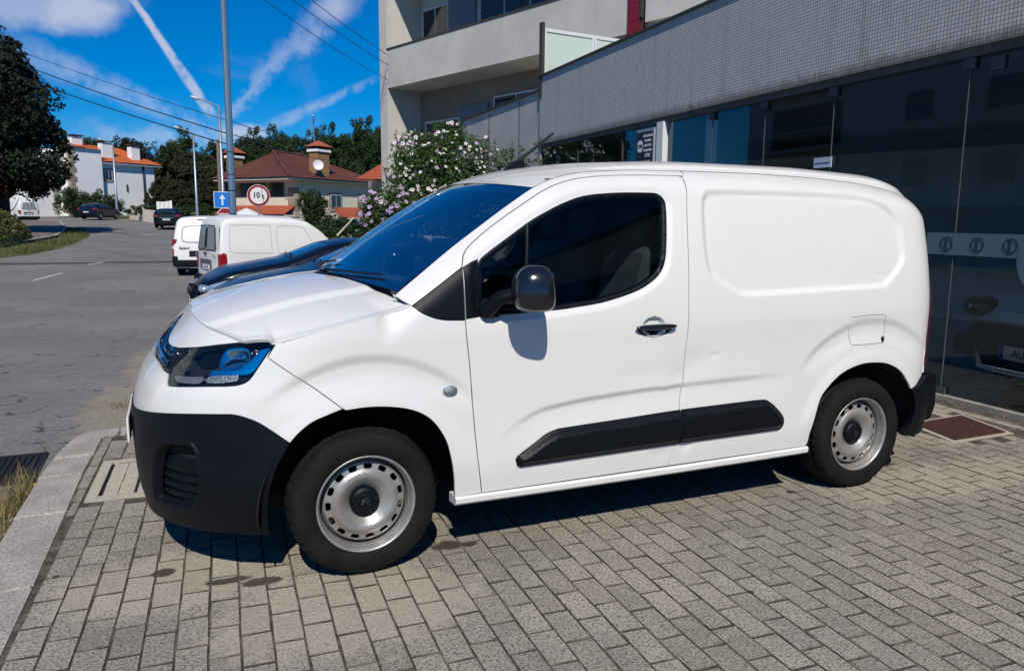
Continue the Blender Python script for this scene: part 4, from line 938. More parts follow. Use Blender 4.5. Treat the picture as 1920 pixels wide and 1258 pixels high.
def put_wheel(x, y, flip=False, rot=0., toe=0):
    o = link('wheel', WM[0], VAN, (x, y, .3075)); o.rotation_euler = (0, 0, math.pi+toe if flip else toe)
    for nm, me in zip(('rim', 'wheel_disc', 'hub_cap', 'chevron_emblem', 'brake_disc'), WM[1:]):
        c = link(nm, me, o)
        if nm != 'rim': c.rotation_euler = (0, rot, 0)
    return o
put_wheel(.892, .0, rot=.2); put_wheel(3.677, .0, rot=1.1); put_wheel(.892, 2*YC, True); put_wheel(3.677, 2*YC, True)
settle(VAN, (2.15, YC, 0))

# ================================================================ shop front (low podium building)
def b_mosaic(N, L, P, pos, g):
    sep = N.new('ShaderNodeSeparateXYZ'); L.new(pos, sep.inputs[0]); cb_ = N.new('ShaderNodeCombineXYZ'); L.new(sep.outputs[1], cb_.inputs[0]); L.new(sep.outputs[2], cb_.inputs[1])
    br = N.new('ShaderNodeTexBrick'); br.offset = 0; br.inputs['Scale'].default_value = 1; br.inputs['Brick Width'].default_value = .033; br.inputs['Row Height'].default_value = .033; br.inputs['Mortar Size'].default_value = .0032; br.inputs['Mortar Smooth'].default_value = .3
    br.inputs['Color1'].default_value = (.64, .63, .60, 1); br.inputs['Color2'].default_value = (.53, .525, .505, 1); br.inputs['Mortar'].default_value = (.17, .17, .165, 1); L.new(cb_.outputs[0], br.inputs['Vector'])
    mp = N.new('ShaderNodeMapping'); mp.inputs['Scale'].default_value = (1, 3.2, .35); L.new(pos, mp.inputs[0]); s = nz(N, L, mp.outputs[0], 1.6, 5, .7); m2 = nz(N, L, pos, .8, 3); sp = nz(N, L, pos, 11, 3, .7)
    c = mixrgb(N, L, mt(N, L, 'MULTIPLY', rmp(N, L, s, .48, .78), .42), br.outputs['Color'], (.15, .145, .135)); c = mixrgb(N, L, mt(N, L, 'MULTIPLY', rmp(N, L, sp, .66, .74), .5), c, (.55, .56, .55))
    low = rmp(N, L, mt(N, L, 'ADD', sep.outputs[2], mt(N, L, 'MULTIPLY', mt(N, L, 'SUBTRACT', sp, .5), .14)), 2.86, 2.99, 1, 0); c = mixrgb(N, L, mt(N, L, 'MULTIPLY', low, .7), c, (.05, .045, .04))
    L.new(c, P.inputs['Base Color']); P.inputs['Roughness'].default_value = .45; h = mt(N, L, 'SUBTRACT', 1, br.outputs['Fac']); bump(N, L, P, h, .004)
M_mos = posmat('grey_mosaic_tiles', b_mosaic)
def b_plaster(N, L, P, pos, g, c0=(.58, .56, .52), c1=(.49, .47, .44), k=.35):
    mp = N.new('ShaderNodeMapping'); mp.inputs['Scale'].default_value = (3, 3, .25); L.new(pos, mp.inputs[0]); s = nz(N, L, mp.outputs[0], 1.3, 5, .7); f = nz(N, L, pos, 60, 3, .7); m_ = nz(N, L, pos, .7, 4)
    c = mixrgb(N, L, rmp(N, L, m_, .35, .65), c0, c1); c = mixrgb(N, L, mt(N, L, 'MULTIPLY', rmp(N, L, s, .55, .78), k), c, tuple(x*.45 for x in c1)); L.new(c, P.inputs['Base Color']); P.inputs['Roughness'].default_value = .9; bump(N, L, P, f, .004)
M_plast = posmat('weathered_plaster', b_plaster)
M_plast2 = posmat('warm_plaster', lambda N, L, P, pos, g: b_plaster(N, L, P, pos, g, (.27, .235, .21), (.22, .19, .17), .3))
M_conw = posmat('stained_concrete', lambda N, L, P, pos, g: b_plaster(N, L, P, pos, g, (.52, .52, .50), (.40, .40, .39), .6))
M_cap = mat('dark_coping', (.05, .048, .045), .8, var=.4)
M_alu = mat('white_window_frame', (.62, .64, .66), .45); M_graym = mat('grey_metal', (.07, .075, .08), .5, metal=.4)
M_pane = glass('shop_glass', (.82, .91, .95), 1.35, 0, 1.55, (.80, .93, 1.0))
shop = empty('shop_building', (0, 0, 0), 'low shop with mosaic-tiled fascia above a frameless glass front', 'building')
MF = frame((6.08-.055*1.42, 0, 0), (math.sin(AF), math.cos(AF), 0), (0, 0, 1), (math.cos(AF), -math.sin(AF), 0))   # x = along facade (world y), y = up, z = into the shop
# in this frame boxes are (along, up, inward); converted with columns
MF = Matrix.Translation((6.08-.055*1.42, 0, 0)) @ Matrix(((math.sin(AF), 0, math.cos(AF), 0), (math.cos(AF), 0, -math.sin(AF), 0), (0, 1, 0, 0), (0, 0, 0, 1)))
def sbox(name, a, b, m, par=None, bev=0):
    mb = MB(); x0, y0, z0 = a; x1, y1, z1 = b; mb.box((x0, y0, z0), (x1, y1, z1), MF, bev); mb.f = [q[::-1] for q in mb.f] if MF.to_3x3().determinant() < 0 else mb.f
    return mb.obj(name, m, par or shop)
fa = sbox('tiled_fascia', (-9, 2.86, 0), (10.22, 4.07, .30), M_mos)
sbox('coping', (-9, 4.07, -.03), (10.25, 4.10, .34), M_cap); sbox('window_head', (-9, 2.79, .03), (10.22, 2.86, .16), mat('head_rail', (.10, .095, .09), .6, var=.4))
sbox('end_wall', (10.225, -.3, .04), (15.2, 3.84, .30), M_conw); sbox('end_coping', (10.255, 3.84, .0), (15.25, 3.88, .34), M_cap)
for yy in (11.35, 13.2): sbox('wall_joint', (yy, .0, .032), (yy+.02, 3.8, .045), M_cap)
sbox('roof_slab', (-9, 3.0, .31), (15.2, 3.30, 9.0), M_conw); sbox('shop_ceiling', (-9, 2.90, .31), (10.2, 2.94, 9.0), mat('shop_ceiling', (.50, .50, .50), .8))
sbox('shop_floor', (-9, -.1, .12), (10.2, .02, 9.0), mat('shop_floor', (.32, .32, .32), .25, coat=.3)); sbox('back_wall', (-9, .0, 8.7), (10.2, 2.9, 9.0), mat('shop_wall', (.22, .23, .24), .8))
sbox('end_partition', (9.9, .0, .32), (10.2, 2.9, 8.7), MATS['shop_wall']); sbox('side_partition', (-9, .0, .32), (-8.8, 2.9, 8.7), MATS['shop_wall'])
sbox('shop_sill', (-9, -.10, .0), (10.2, .045, .11), mat('sill_concrete', (.36, .34, .30), .85, var=.4, vscale=9)); sbox('sill_gutter', (-9, -.1, -.10), (10.2, -.006, -.015), M_cap)
sbox('shop_pillar', (5.00, .05, .25), (5.25, 2.9, .55), mat('pillar_white', (.55, .56, .56), .6)); sbox('front_pillar', (5.86, .04, -.01), (6.02, 2.80, .14), mat('white_post', (.72, .73, .74), .5))
sbox('inner_pillar', (1.9, .05, 3.0), (2.3, 2.9, 3.4), mat('inner_brown', (.13, .09, .06), .7)); sbox('inner_pillar', (-3.9, .05, 3.0), (-3.5, 2.9, 3.4), MATS['inner_brown'])
M_lamp = mat('shop_lamp', (.6, .6, .6), .5)
joints = [-7.5, -6.0, -4.56, -3.08, -1.60, -.12, 1.36, 2.83, 3.86, 4.84, 5.85]
def pane(a, b):
    v = [MF @ Vector(p) for p in ((a, .045, .07), (b, .045, .07), (b, 2.80, .07), (a, 2.80, .07))]
    return MB().add(v, [(3, 2, 1, 0)]).obj('glass_pane', M_pane, shop)
for a, b in zip(joints[:-1], joints[1:]):
    pane(a+.004, b-.004)
    if b < 5: sbox('glass_clamp', (b-.055, 2.70, .045), (b+.055, 2.785, .10), M_graym); sbox('glass_joint', (b-.0035, .05, .064), (b+.0035, 2.70, .078), mat('silicone', (.10, .11, .12), .4)); sbox('bottom_clamp', (b-.05, .046, .045), (b+.05, .10, .10), M_graym)
for a, b in ((6.05, 7.10), (7.10, 8.65), (8.65, 10.2)):
    pane(a+.004, b-.004)
    sbox('mullion', (b-.012, .05, .05), (b+.012, 2.79, .10), M_cap)
sbox('door_lock', (1.06, 2.66, .05), (1.17, 2.76, .09), M_graym); 
# stickers on the glass
M_frost = mat('frosted_sticker', (.085, .15, .19), .5); M_navy = mat('navy_print', (.02, .03, .055), .6)
fs = sbox('sticker_band', (.66, 1.22, .052), (1.62, 1.40, .060), M_frost)
def disk(name, cy, cz, r0, r1, m, par, w=-.0, arcs=((0, 360),), zf=.048):
    mb = MB()
    for a0, a1 in arcs:
        n = max(3, int(abs(a1-a0)/10)); v = []
        for k in range(n+1):
            a = math.radians(a0+(a1-a0)*k/n)
            for r in (r0, r1): v.append(MF @ Vector((cy+r*math.cos(a), cz+r*math.sin(a), zf)))
        mb.add(v, [(2*k, 2*k+1, 2*k+3, 2*k+2) for k in range(n)])
    return mb.obj(name, m, par)
for cy in (.86, 1.14, 1.42): disk('split_circle_logo', cy, 1.31, .048, .060, M_navy, fs, arcs=((100, 260), (-70, 70))); sbox('logo_bar', (cy-.006, 1.25, .046), (cy+.006, 1.37, .051), M_navy, fs)
disk('ring_sticker', .50, 1.22, .23, .30, M_frost, shop, arcs=((0, 360),), zf=.05)
nt_ = sbox('notice', (2.80, 2.02, .05), (3.04, 2.12, .060), mat('notice_paper', (.50, .55, .66), .6)); sbox('notice_line', (2.82, 2.065, .046), (3.02, 2.070, .0495), M_navy, nt_)
settle(shop, (6.0, 0, 0))
# poster board beside the white post
pb = empty('poster_board', (0, 0, 0), 'tall poster board with white lettering, fixed left of the white post of the shop front', 'poster board')
sbox('board', (6.06, 1.2, -.03), (6.52, 2.74, .02), mat('board_grey', (.28, .29, .36), .6), pb)
sbox('poster', (6.07, 2.25, -.040), (6.51, 2.70, -.031), mat('poster_navy', (.012, .013, .03), .5), pb)
sbox('poster', (6.13, 1.98, -.040), (6.44, 2.23, -.031), mat('poster_pink', (.50, .36, .34), .6), pb)
sbox('poster', (6.13, 1.76, -.040), (6.44, 1.97, -.031), mat('poster_red', (.28, .02, .03), .6), pb)
sbox('poster', (6.13, 1.4, -.040), (6.44, 1.75, -.031), mat('poster_maroon', (.10, .03, .05), .6), pb)
M_wl = mat('white_lettering', (.75, .76, .78), .6); M_dl = mat('dark_lettering', (.08, .03, .04), .6)
def fac_text(s, cy, cz, size, m, par, zf=-.043, **k):
    M = MF @ Matrix.Translation((cy, cz, zf)) @ Matrix(((-1, 0, 0, 0), (0, 1, 0, 0), (0, 0, -1, 0), (0, 0, 0, 1)))
    return put_text('lettering', s, size, m, M, par, depth=.0005, **k)
for s_, zz, hh in (('METALIZADOS', 2.64, .045), ('PINTURAS', 2.575, .045), ('E ESTOFOS', 2.51, .045), ('AR MADEIRA', 2.445, .045), ('CYRK', 2.375, .065)): fac_text(s_, 6.19, zz, hh, M_wl, pb, xs=.85, bold=.002)
fac_text('Telf. 252 427 192', 6.27, 2.29, .045, M_wl, pb, bold=.001)
em = disk('emblem', 6.40, 2.51, 0, .085, M_wl, pb, zf=-.042); fac_text('CYRK', 6.40, 2.51, .06, MATS['poster_navy'], em, zf=-.045, bold=.002)
sbox('emblem_square', (6.25, 2.13, -.044), (6.33, 2.21, -.041), MATS['poster_navy'], pb); fac_text('Servimat', 6.285, 2.07, .07, M_dl, pb); fac_text('Alarme', 6.285, 1.90, .08, M_wl, pb); fac_text('24 HORAS', 6.285, 1.82, .04, M_wl, pb)
settle(pb, (6.33, 6.28, 0))
# frosted wind screen standing on the shop roof
gs = empty('terrace_screen', (0, 0, 0), 'frosted glass wind screen in white frames on the shop roof, before the long balcony', 'glass screen')
M_fro = mat('frosted_glass', (.50, .60, .55), .35, spec=.4)
p0 = plane(1018, 62, (6.56, 10.2, 0), (math.cos(AF), -math.sin(AF), 0)); a0 = np.array([6.60, 10.15]); dirn = np.array([math.cos(.10), math.sin(.10)])
def scr(s0, s1, z0, z1, t0, t1, name, m): 
    nrm_ = np.array([-dirn[1], dirn[0]]); mb = MB(); v = [(*(a0+dirn*s+nrm_*t), z) for z in (z0, z1) for t in (t0, t1) for s in (s0, s1)]
    return mb.add(v, [(0, 2, 3, 1), (4, 5, 7, 6), (0, 1, 5, 4), (2, 6, 7, 3), (0, 4, 6, 2), (1, 3, 7, 5)]).obj(name, m, gs)
scr(-.06, 0, 3.7, 5.02, -.05, .05, 'screen_post', M_cap)
for k in range(3):
    s0 = k*1.12; scr(s0+.005, s0+.05, 3.3, 4.93, -.025, .025, 'screen_frame', M_alu); scr(s0+1.065, s0+1.115, 3.3, 4.93, -.025, .025, 'screen_frame', M_alu); scr(s0+.052, s0+1.063, 4.87, 4.93, -.025, .025, 'screen_rail', M_alu)
    scr(s0+.052, s0+1.063, 3.3, 4.868, -.006, .006, 'frosted_pane', M_fro)
settle(gs, (*a0, 3.3))

# ================================================================ apartment block with balconies
AB = math.radians(17.5); OB = np.array([6.15, 20.0, 0.])
MBd = Matrix.Translation(OB.tolist()) @ Matrix(((math.sin(AB), 0, math.cos(AB), 0), (-math.cos(AB), 0, math.sin(AB), 0), (0, 1, 0, 0), (0, 0, 0, 1)))  # along, up, inward
apt = empty('apartment_block', (0, 0, 0), 'pale grey apartment block with long balconies rising behind the shop', 'building')
def abox(name, a, b, m, par=None, bev=0):
    mb = MB().box(a, b, MBd, bev)
    if MBd.to_3x3().determinant() < 0: mb.f = [q[::-1] for q in mb.f]
    return mb.obj(name, m, par or apt)
S1 = 22
DB = 1.15
abox('end_wall', (-.16, -.4, -.02), (.22, 12.5, 9), M_plast)
for lv, (zb, zt_) in enumerate(((2.30, 3.30), (5.25, 6.32), (8.25, 9.35))):
    if lv == 0:
        abox('lower_wall', (.222, -.3, .25), (S1, 2.6, 9), M_plast); abox('sill_band', (.222, 2.60, .15), (S1, 2.68, 9), M_cap); continue
    e = 9.35 if lv == 1 else S1
    abox('balcony_parapet', (.222, zb, .0), (e, zt_, .14), M_plast); abox('parapet_coping', (.20, zt_, -.02), (e+.02, zt_+.045, .17), M_cap)
    abox('balcony_slab', (.222, zb-.0, .142), (S1, zb+.16, 9), M_plast)
    if lv == 1:
        abox('balcony_parapet', (9.80, zb+.15, .0), (S1, zt_+.1, .14), M_plast); abox('downpipe', (9.70, zb+.25, -.06), (9.76, 12, -.0), M_cap)
abox('roof_parapet', (.222, 11.3, .0), (S1, 12.5, 9), M_plast)
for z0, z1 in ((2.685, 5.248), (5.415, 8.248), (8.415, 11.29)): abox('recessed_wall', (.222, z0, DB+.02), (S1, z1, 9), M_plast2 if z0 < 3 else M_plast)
# red tiled pier
rp = abox('red_pier', (9.36, 2.7, -.03), (9.69, 12.5, 1.1), mat('red_joint', (.10, .02, .02), .6))
M_rt = mat('red_tile', (.215, .016, .030), .25, var=.25, vscale=9)
for j in range(26):
    for i in range(2): abox('red_tile', (9.365+i*.163, 2.75+j*.34, -.036), (9.52+i*.163, 3.08+j*.34, -.0295), M_rt, rp)
# windows
M_blind = mat('blind_slat', (.06, .07, .08), .6); M_winl = mat('dark_window', (.012, .018, .028), .06, spec=.9); M_panel = mat('blue_grey_panel', (.16, .19, .24), .5)
def awin(s0, s1, z0, z1, npane=2, blind=False):
    w = abox('window', (s0, z0, DB-.05), (s1, z1, DB+.015), M_alu); d = (s1-s0-.05*(npane+1))/npane
    for k in range(npane):
        a = s0+.05+k*(d+.05); abox('pane', (a, z0+.05, DB-.054), (a+d, z1-.05, DB-.0502), M_winl, w)
        if blind:
            for q in range(int((z1-z0-.15)/.11)): abox('blind_slat', (a+.02, z1-.12-q*.11, DB-.062), (a+d-.02, z1-.06-q*.11, DB-.056), M_blind, w)
awin(.45, 1.72, 6.05, 7.55); abox('wall_panel', (1.76, 5.5, DB-.06), (2.95, 8.1, DB+.018), M_panel); awin(3.15, 6.2, 5.6, 8.0, 3, True); abox('wall_panel', (6.3, 5.5, DB-.06), (7.2, 8.1, DB+.018), M_panel)
awin(6.75+.6, 8.9, 5.5, 5.95+.25, 2); awin(.55, 2.2, 2.75, 4.35, 2, True); abox('wall_panel', (2.25, 2.7, DB-.05), (3.5, 4.62, DB+.018), M_panel); awin(3.75, 5.6, 2.75, 4.75, 2, True); awin(10.5, 13, 5.6, 8, 3, True)
# railing by the left edge
for k in range(6): abox('railing_bar', (.3+k*.14, 2.68, .17), (.32+k*.14, 3.25, .19), M_graym)
abox('railing_bar', (.25, 3.25, .16), (1.2, 3.28, .20), M_graym)
settle(apt, (7.0, 19, 0))
# white building across the road, seen in the shop glass
ob = empty('opposite_building', (0, 0, 0), 'white tiled block across the road, seen mirrored in the shop glass', 'building')
M_wt = posmat('pale_tiled_wall', lambda N, L, P, pos, g: b_plaster(N, L, P, pos, g, (.72, .72, .70), (.62, .62, .60), .25))
def obox(name, a, b, m, par=None): return box(name, a, b, m, par or ob)
obox('wall', (-30, 18, -.4), (-18, 40, 12.0), M_wt); obox('cornice', (-30, 17.8, 12.0), (-17.8, 40.2, 12.4), M_conw)
for k in range(3):
    obox('recess_shade_plate', (-18.0, 31.5, 2.6+k*3.1), (-17.97, 37.5, 4.9+k*3.1), M_inner); obox('balcony_rail', (-17.4, 31.3, 3.4+k*3.1), (-17.35, 37.7, 3.47+k*3.1), M_alu); obox('balcony_slab', (-18, 31.3, 2.3+k*3.1), (-17.2, 37.7, 2.5+k*3.1), M_wt)  # recess is a flat dark plate, its shade put into the colour
    for y in (21, 25.5): w = obox('window', (-18.0, y, 3.2+k*3.1), (-17.96, y+1.6, 4.5+k*3.1), M_winl)
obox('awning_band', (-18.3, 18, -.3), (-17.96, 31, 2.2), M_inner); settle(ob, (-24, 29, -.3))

# ================================================================ other vehicles
# built nose at x = 0, tail at x = L, near flank y = -W/2, ground z = 0; then the Empty is placed and turned
def make_car(name, label, cat, sp, loc, rz, group=None):
    L_, Wd, prof, zl = sp['L'], sp['W'], sp['prof'], sp.get('zl', .22)
    R_, fx, rx = sp.get('R', .31), sp['fx'], sp['rx']; body = sp['body']; zb = sp.get('zb', .88)
    root = empty(name, (0, 0, 0), label, cat, group)
    X, Z = smo(np.array([p[0] for p in prof]), np.array([p[1] for p in prof]), 300, sp.get('sm', 5)); zmax = Z.max()
    tf, tr, tum = sp.get('tf', .30), sp.get('tr', .12), sp.get('tum', .16); tx = sp.get('tx', .55); txr = sp.get('txr', .35)
    def hw(x, z):
        zt = np.interp(x, X, Z); w = Wd/2*(1-tf*np.clip((tx-x)/tx, 0, 1)**2.6-tr*np.clip((x-(L_-txr))/txr, 0, 1)**2.6)
        w = w-.03*np.clip((.45-z)/.25, 0, 1)**2-tum*np.clip((z-zb)/(zmax-zb), 0, 1)**1.35
        d = zt-z; return w-.09*np.clip(1-d/.11, 0, 1)**2.5
    S = lambda off=0.: (lambda u, z: np.stack([u, -hw(u, z)-off, z+0*u], -1))
    def arch(cx):
        r = R_*1.16; return [(cx+r*math.cos(a), R_+r*math.sin(a)) for a in np.linspace(math.pi*1.08, -math.pi*.08, 16)]
    zlo = zl
    top = [(x, float(np.interp(x, X, Z))-.004) for x in np.linspace(0.001, L_-.001, 46)]
    wins = [closed(w, .05) if len(w) > 4 else np.array(w) for w in sp.get('wins', [])]
    a1 = [p for p in arch(fx) if p[1] > zlo]; a2 = [p for p in arch(rx) if p[1] > zlo]
    pts = [(0, zlo+.02)]+[(a1[0][0], zlo)]+a1+[(a1[-1][0], zlo)]+[(a2[0][0], zlo)]+a2+[(a2[-1][0], zlo), (L_, zlo+.05)]+top[::-1]
    cl = [pts[0]]
    for p in pts[1:]:
        if math.hypot(p[0]-cl[-1][0], p[1]-cl[-1][1]) > .006: cl.append(p)
    poly = np.array(cl); 
    if math.hypot(*(poly[0]-poly[-1])) < .006: poly = poly[:-1]
    def both(name, me, par=root):
        o = link(name, me, par); o2 = o.copy(); COL.objects.link(o2); o2.scale = (1, -1, 1); return o, o2
    me = patch_mesh('body_side', poly, S(), holes=wins, sp=sp.get('grid', .07), skirt=.02); me.materials.append(body); sd, sd2 = both('body_side', me)
    if 'low' in sp:   # unpainted lower band
        for lo in sp['low']: me = patch_mesh('bumper', np.array(lo), S(.006), sp=.06, skirt=.02); me.materials.append(M_black); both('bumper', me)
    for w, wp in zip(sp.get('wins', []), wins):
        me = patch_mesh('side_window', inset(wp, -.004), S(-.012), sp=.06, skirt=0); me.materials.append(sp.get('glass', M_winl)); both('side_window', me)
    for pn in sp.get('panels', []):
        pp = closed(pn, .05); o_ = patch_mesh('pressed_panel', inset(pp, .02), S(-.004), sp=.07, skirt=.01); o_.materials.append(body); both('pressed_panel', o_, root)
        o_ = patch_mesh('panel_groove_shade', inset(pp, .0), S(.003), holes=[inset(pp, .014)], sp=.05, skirt=0); o_.materials.append(mat('panel_shadow_line', (.40, .41, .42), .6)); both('panel_groove_shade', o_, root)  # flat grey ring, the shade along the pressed edge put into its colour
    crown = sp.get('crown', .05)
    def T(x, f, off=0.):
        z = np.interp(x, X, Z)-.004; h = hw(x, z); s = np.gradient(Z, X); sl = np.interp(x, X, s); zz = z+crown*(1-np.abs(f)**2.4)*np.clip((z-zlo)/.6, 0, 1)
        nx = -sl/np.sqrt(1+sl*sl); nz_ = 1/np.sqrt(1+sl*sl); return np.stack([x+nx*off-.10*sp.get('bow', 1)*np.sign(sl)*(np.clip(np.abs(sl), 0, 1))*(1-f*f)*0, h*f, zz+nz_*off], -1)
    nx_ = 90; xs = np.linspace(0.0, L_, nx_); fs = np.linspace(-1, 1, 15); V = []; 
    for f_ in fs: V.append(T(xs, np.full(nx_, f_)))
    V = np.concatenate(V); F4 = [(j*nx_+i, j*nx_+i+1, (j+1)*nx_+i+1, (j+1)*nx_+i) for j in range(14) for i in range(nx_-1)]
    me = npmesh('body_top', V, F4, None, True); me.materials.append(body); link('body_top', me, root)
    for x0, bul, nm in ((0.0, -.10*sp.get('nose', 1), 'front_end'), (L_, .05, 'rear_end')):
        zt = float(np.interp(x0, X, Z)); zs = np.linspace(zlo+.03, zt+.0, 9); V = []; 
        for z in zs:
            h = float(hw(np.array([x0]), np.array([min(z, zt-.001)]))[0])
            for f_ in fs: V.append((x0+bul*(1-abs(f_)**3), h*f_, z+(crown*(1-abs(f_)**2.4)*min(1, (zt-zlo)/.6) if z == zs[-1] else 0)))
        F4 = [(j*15+i, j*15+i+1, (j+1)*15+i+1, (j+1)*15+i) for j in range(8) for i in range(14)]
        if x0 == 0: F4 = [q[::-1] for q in F4]
        me = npmesh(nm, V, F4, None, True); me.materials.append(sp.get('endmat', body)); link(nm, me, root)
    def toppatch(nm, x0, x1, f0, m, off=.004):
        pl_ = np.array([(x, -f0) for x in np.linspace(x0, x1, 8)]+[(x, f0) for x in np.linspace(x1, x0, 8)]); me = patch_mesh(nm, pl_, lambda a, b: T(a, b, off), sp=.12, skirt=0); me.materials.append(m); return link(nm, me, root)
    for nm, x0, x1, f0 in sp.get('screens', []): toppatch(nm, x0, x1, f0, sp.get('glass', M_winl))
    MB().box((.25, -Wd*.36, .16), (L_-.25, Wd*.36, max(.5, zl+.3))).obj('underside', M_dark, root)
    for cx in (fx, rx):
        for s in (-1, 1):
            w = MB().lathe([(R_*.62, -.005), (R_*.7, -.012), (R_*.93, -.01), (R_, .02), (R_, .17), (R_*.9, .19)], 28, 'y'); me = w.mesh('wheel'); me.materials.append(M_rubber); o = link('wheel', me, root, (cx, s*(Wd/2-.035), R_)); o.rotation_euler = (0, 0, 0 if s < 0 else math.pi)
            r = MB().lathe([(0, .015), (R_*.2, .012), (R_*.24, .03), (R_*.5, .035), (R_*.58, .01), (R_*.63, -.004)], 24, 'y'); me = r.mesh('rim'); me.materials.append(sp.get('rim', M_steel)); link('rim', me, o)
            a = MB().lathe([(0, .10), (R_*1.13, .10)], 20, 'y').mesh('arch_liner'); a.materials.append(M_dark); o2 = link('arch_liner', a, root, (cx, s*(Wd/2-.035), R_)); o2.rotation_euler = (0, 0, 0 if s < 0 else math.pi)
    for nm, poly_, m, off in sp.get('decals', []): me = patch_mesh(nm, closed(poly_, .03) if len(poly_) > 4 else np.array(poly_, float), S(off), sp=.04, skirt=.012); me.materials.append(m); both(nm, me)
    for nm, a, b, m in sp.get('boxes', []): box(nm, a, b, m, root, bev=.008)
    if sp.get('mirrors'):
        x, z = sp['mirrors']
        for s in (-1, 1): h = float(hw(np.array([x]), np.array([z]))[0]); MB().ell((x, s*(h+.11), z+.03), (.06, .11, .075), 12, 8, .8).obj('door_mirror', sp.get('mirmat', body), root)
    for f_ in sp.get('extra', []): f_(root, S, T, hw)
    root.location = [float(a) for a in loc]; root.rotation_euler = (0, 0, rz); return root
def plate(root, s, x, z, w=.52, h=.11, face=1, yc=0., m=None, blue=True, tilt=0):
    """number plate on an end face; face=1 looks towards +x"""
    p = MB().box((x-.006, yc-w/2, z-h/2), (x+.006, yc+w/2, z+h/2), None, .002).obj('number_plate', MATS.get('plate_white') or mat('plate_white', (.75, .76, .76), .4), root)
    ex = (0, face, 0); M = frame((x+face*.0085, yc+face*.03, z), ex, (0, 0, 1), (face, 0, 0)); put_text('lettering', s, h*.95, mat('plate_black', (.01, .01, .012), .5), M, p, depth=.0008, xs=.78)
    if blue: box('blue_band', (x+face*.0062 if face > 0 else x-.009, yc-face*w/2 if face > 0 else yc+w/2-.045, z-h/2+.004), (x+.009 if face > 0 else x-.0062, yc-w/2+.045 if face > 0 else yc+w/2, z+h/2-.004), mat('plate_blue', (.01, .06, .35), .5), p)
    return p
M_navycar = mat('dark_blue_car_paint', (.005, .010, .024), .25, coat=.12, spec=.35)
M_bluecar = mat('blue_black_car_paint', (.003, .006, .013), .25, coat=.12, spec=.35)
M_silver = mat('blue_grey_car_paint', (.66, .80, .88), .35, metal=.0, coat=.8)
M_whitevan = mat('old_white_van_paint', (.74, .745, .74), .4, coat=.4, var=.04, vscale=2)
M_cglass = mat('car_glass', (.020, .035, .050), .04, spec=1.0, coat=.6)
hatch = dict(L=4.15, W=1.76, R=.315, fx=.80, rx=3.35, zb=.92, body=M_navycar, glass=M_cglass, mirrors=(1.42, .96),
    prof=[(0, .62), (.12, .74), (.45, .88), (1.05, .99), (1.30, 1.03), (1.9, 1.30), (2.3, 1.385), (2.9, 1.395), (3.4, 1.35), (3.75, 1.22), (4.0, 1.02), (4.15, .80)],
    wins=[[(1.55, 1.02), (1.98, 1.25), (2.3, 1.315), (2.62, 1.325), (2.62, 1.0)], [(2.70, 1.0), (2.70, 1.325), (3.1, 1.315), (3.42, 1.24), (3.55, 1.10), (3.3, 1.02)]],
    screens=[('windscreen', 1.40, 1.98, .86), ('rear_window', 3.55, 3.95, .82)],
    decals=[('headlamp', [(.10, .68), (.22, .76), (.55, .84), (.62, .80), (.42, .70), (.2, .64)], mat('lamp_silver', (.55, .60, .66), .15, metal=.6, coat=1), .006), ('door_seam', [(2.655, .4), (2.665, .4), (2.665, 1.31), (2.655, 1.31)], M_dark, .002), ('sill_trim', [(1.2, .24), (2.95, .24), (2.95, .31), (1.2, .31)], M_black, .006), ('tail_lamp', [(3.72, .78), (3.95, .78), (4.08, .90), (4.02, 1.0), (3.78, .96)], M_red, .008)])
def hatch_rear(pl, w=.5):
    def f(root, S, T, hw):
        plate(root, pl, 4.15+.055, .62, face=1)
        box('rear_bumper', (4.08, -.72, .28), (4.235, .72, .50), M_black, root, bev=.03)
        for s in (-1, 1): box('tail_lamp', (4.06, s*.70-.12, .80), (4.165, s*.70+.12, .96), M_red, root, bev=.02)
        box('chrome_strip', (4.19, -.45, .74), (4.206, .45, .765), M_chrome, root)
    return f
def hatch_front(root, S, T, hw):
    box('grille', (-.108, -.42, .50), (-.06, .42, .62), M_black, root, bev=.01); box('lower_grille', (-.10, -.55, .28), (-.05, .55, .42), M_black, root, bev=.01)
    for s in (-1, 1): MB().ell((.10, s*.62, .67), (.10, .17, .065), 14, 8, .7).obj('headlamp', MATS['lamp_silver'], root)
    plate(root, '48 TP 37', -.105, .46, face=-1)
    P = [T(np.array([1.38+.02*k]), np.array([-.75+.16*k]), .015)[0] for k in range(6)]; MB().tube(P, .008, 5).obj('wiper', M_black, root)
    P = [T(np.array([1.38+.02*k]), np.array([-.02+.13*k]), .015)[0] for k in range(6)]; MB().tube(P, .008, 5).obj('wiper', M_black, root)
# two dark blue cars beside the van, noses to the road
A = dict(hatch); A['extra'] = [hatch_front, hatch_rear('48 TP 37')]
_a1 = make_car('parked_car', 'dark blue hatchback right behind the near van, its bonnet over the van\'s bonnet', 'car', A, (.62, 7.9, gz(7)-.02), math.radians(1), 'parked hatchbacks')
B = dict(A); B['body'] = M_bluecar; B['prof'] = [(0, .66), (.12, .79), (.45, .94), (1.05, 1.05), (1.30, 1.09), (1.95, 1.34), (2.3, 1.41), (2.9, 1.42), (3.4, 1.37), (3.75, 1.25), (4.0, 1.02), (4.15, .80)]
_a2 = make_car('parked_car', 'second dark blue hatchback, showing its headlamp between the first and the old van', 'car', B, (.50, 10.0, gz(10)), math.radians(1.5), 'parked hatchbacks')
for _q in (_a1, _a2): _q.scale = (1, 1, .94)
# white car beyond them
Cc = dict(hatch); Cc['body'] = M_whitevan; Cc['extra'] = []
make_car('parked_car', 'white car with dark roof line, half hidden beside the old white van', 'car', Cc, (2.3, 12.6, gz(12)), math.radians(4), 'parked hatchbacks')
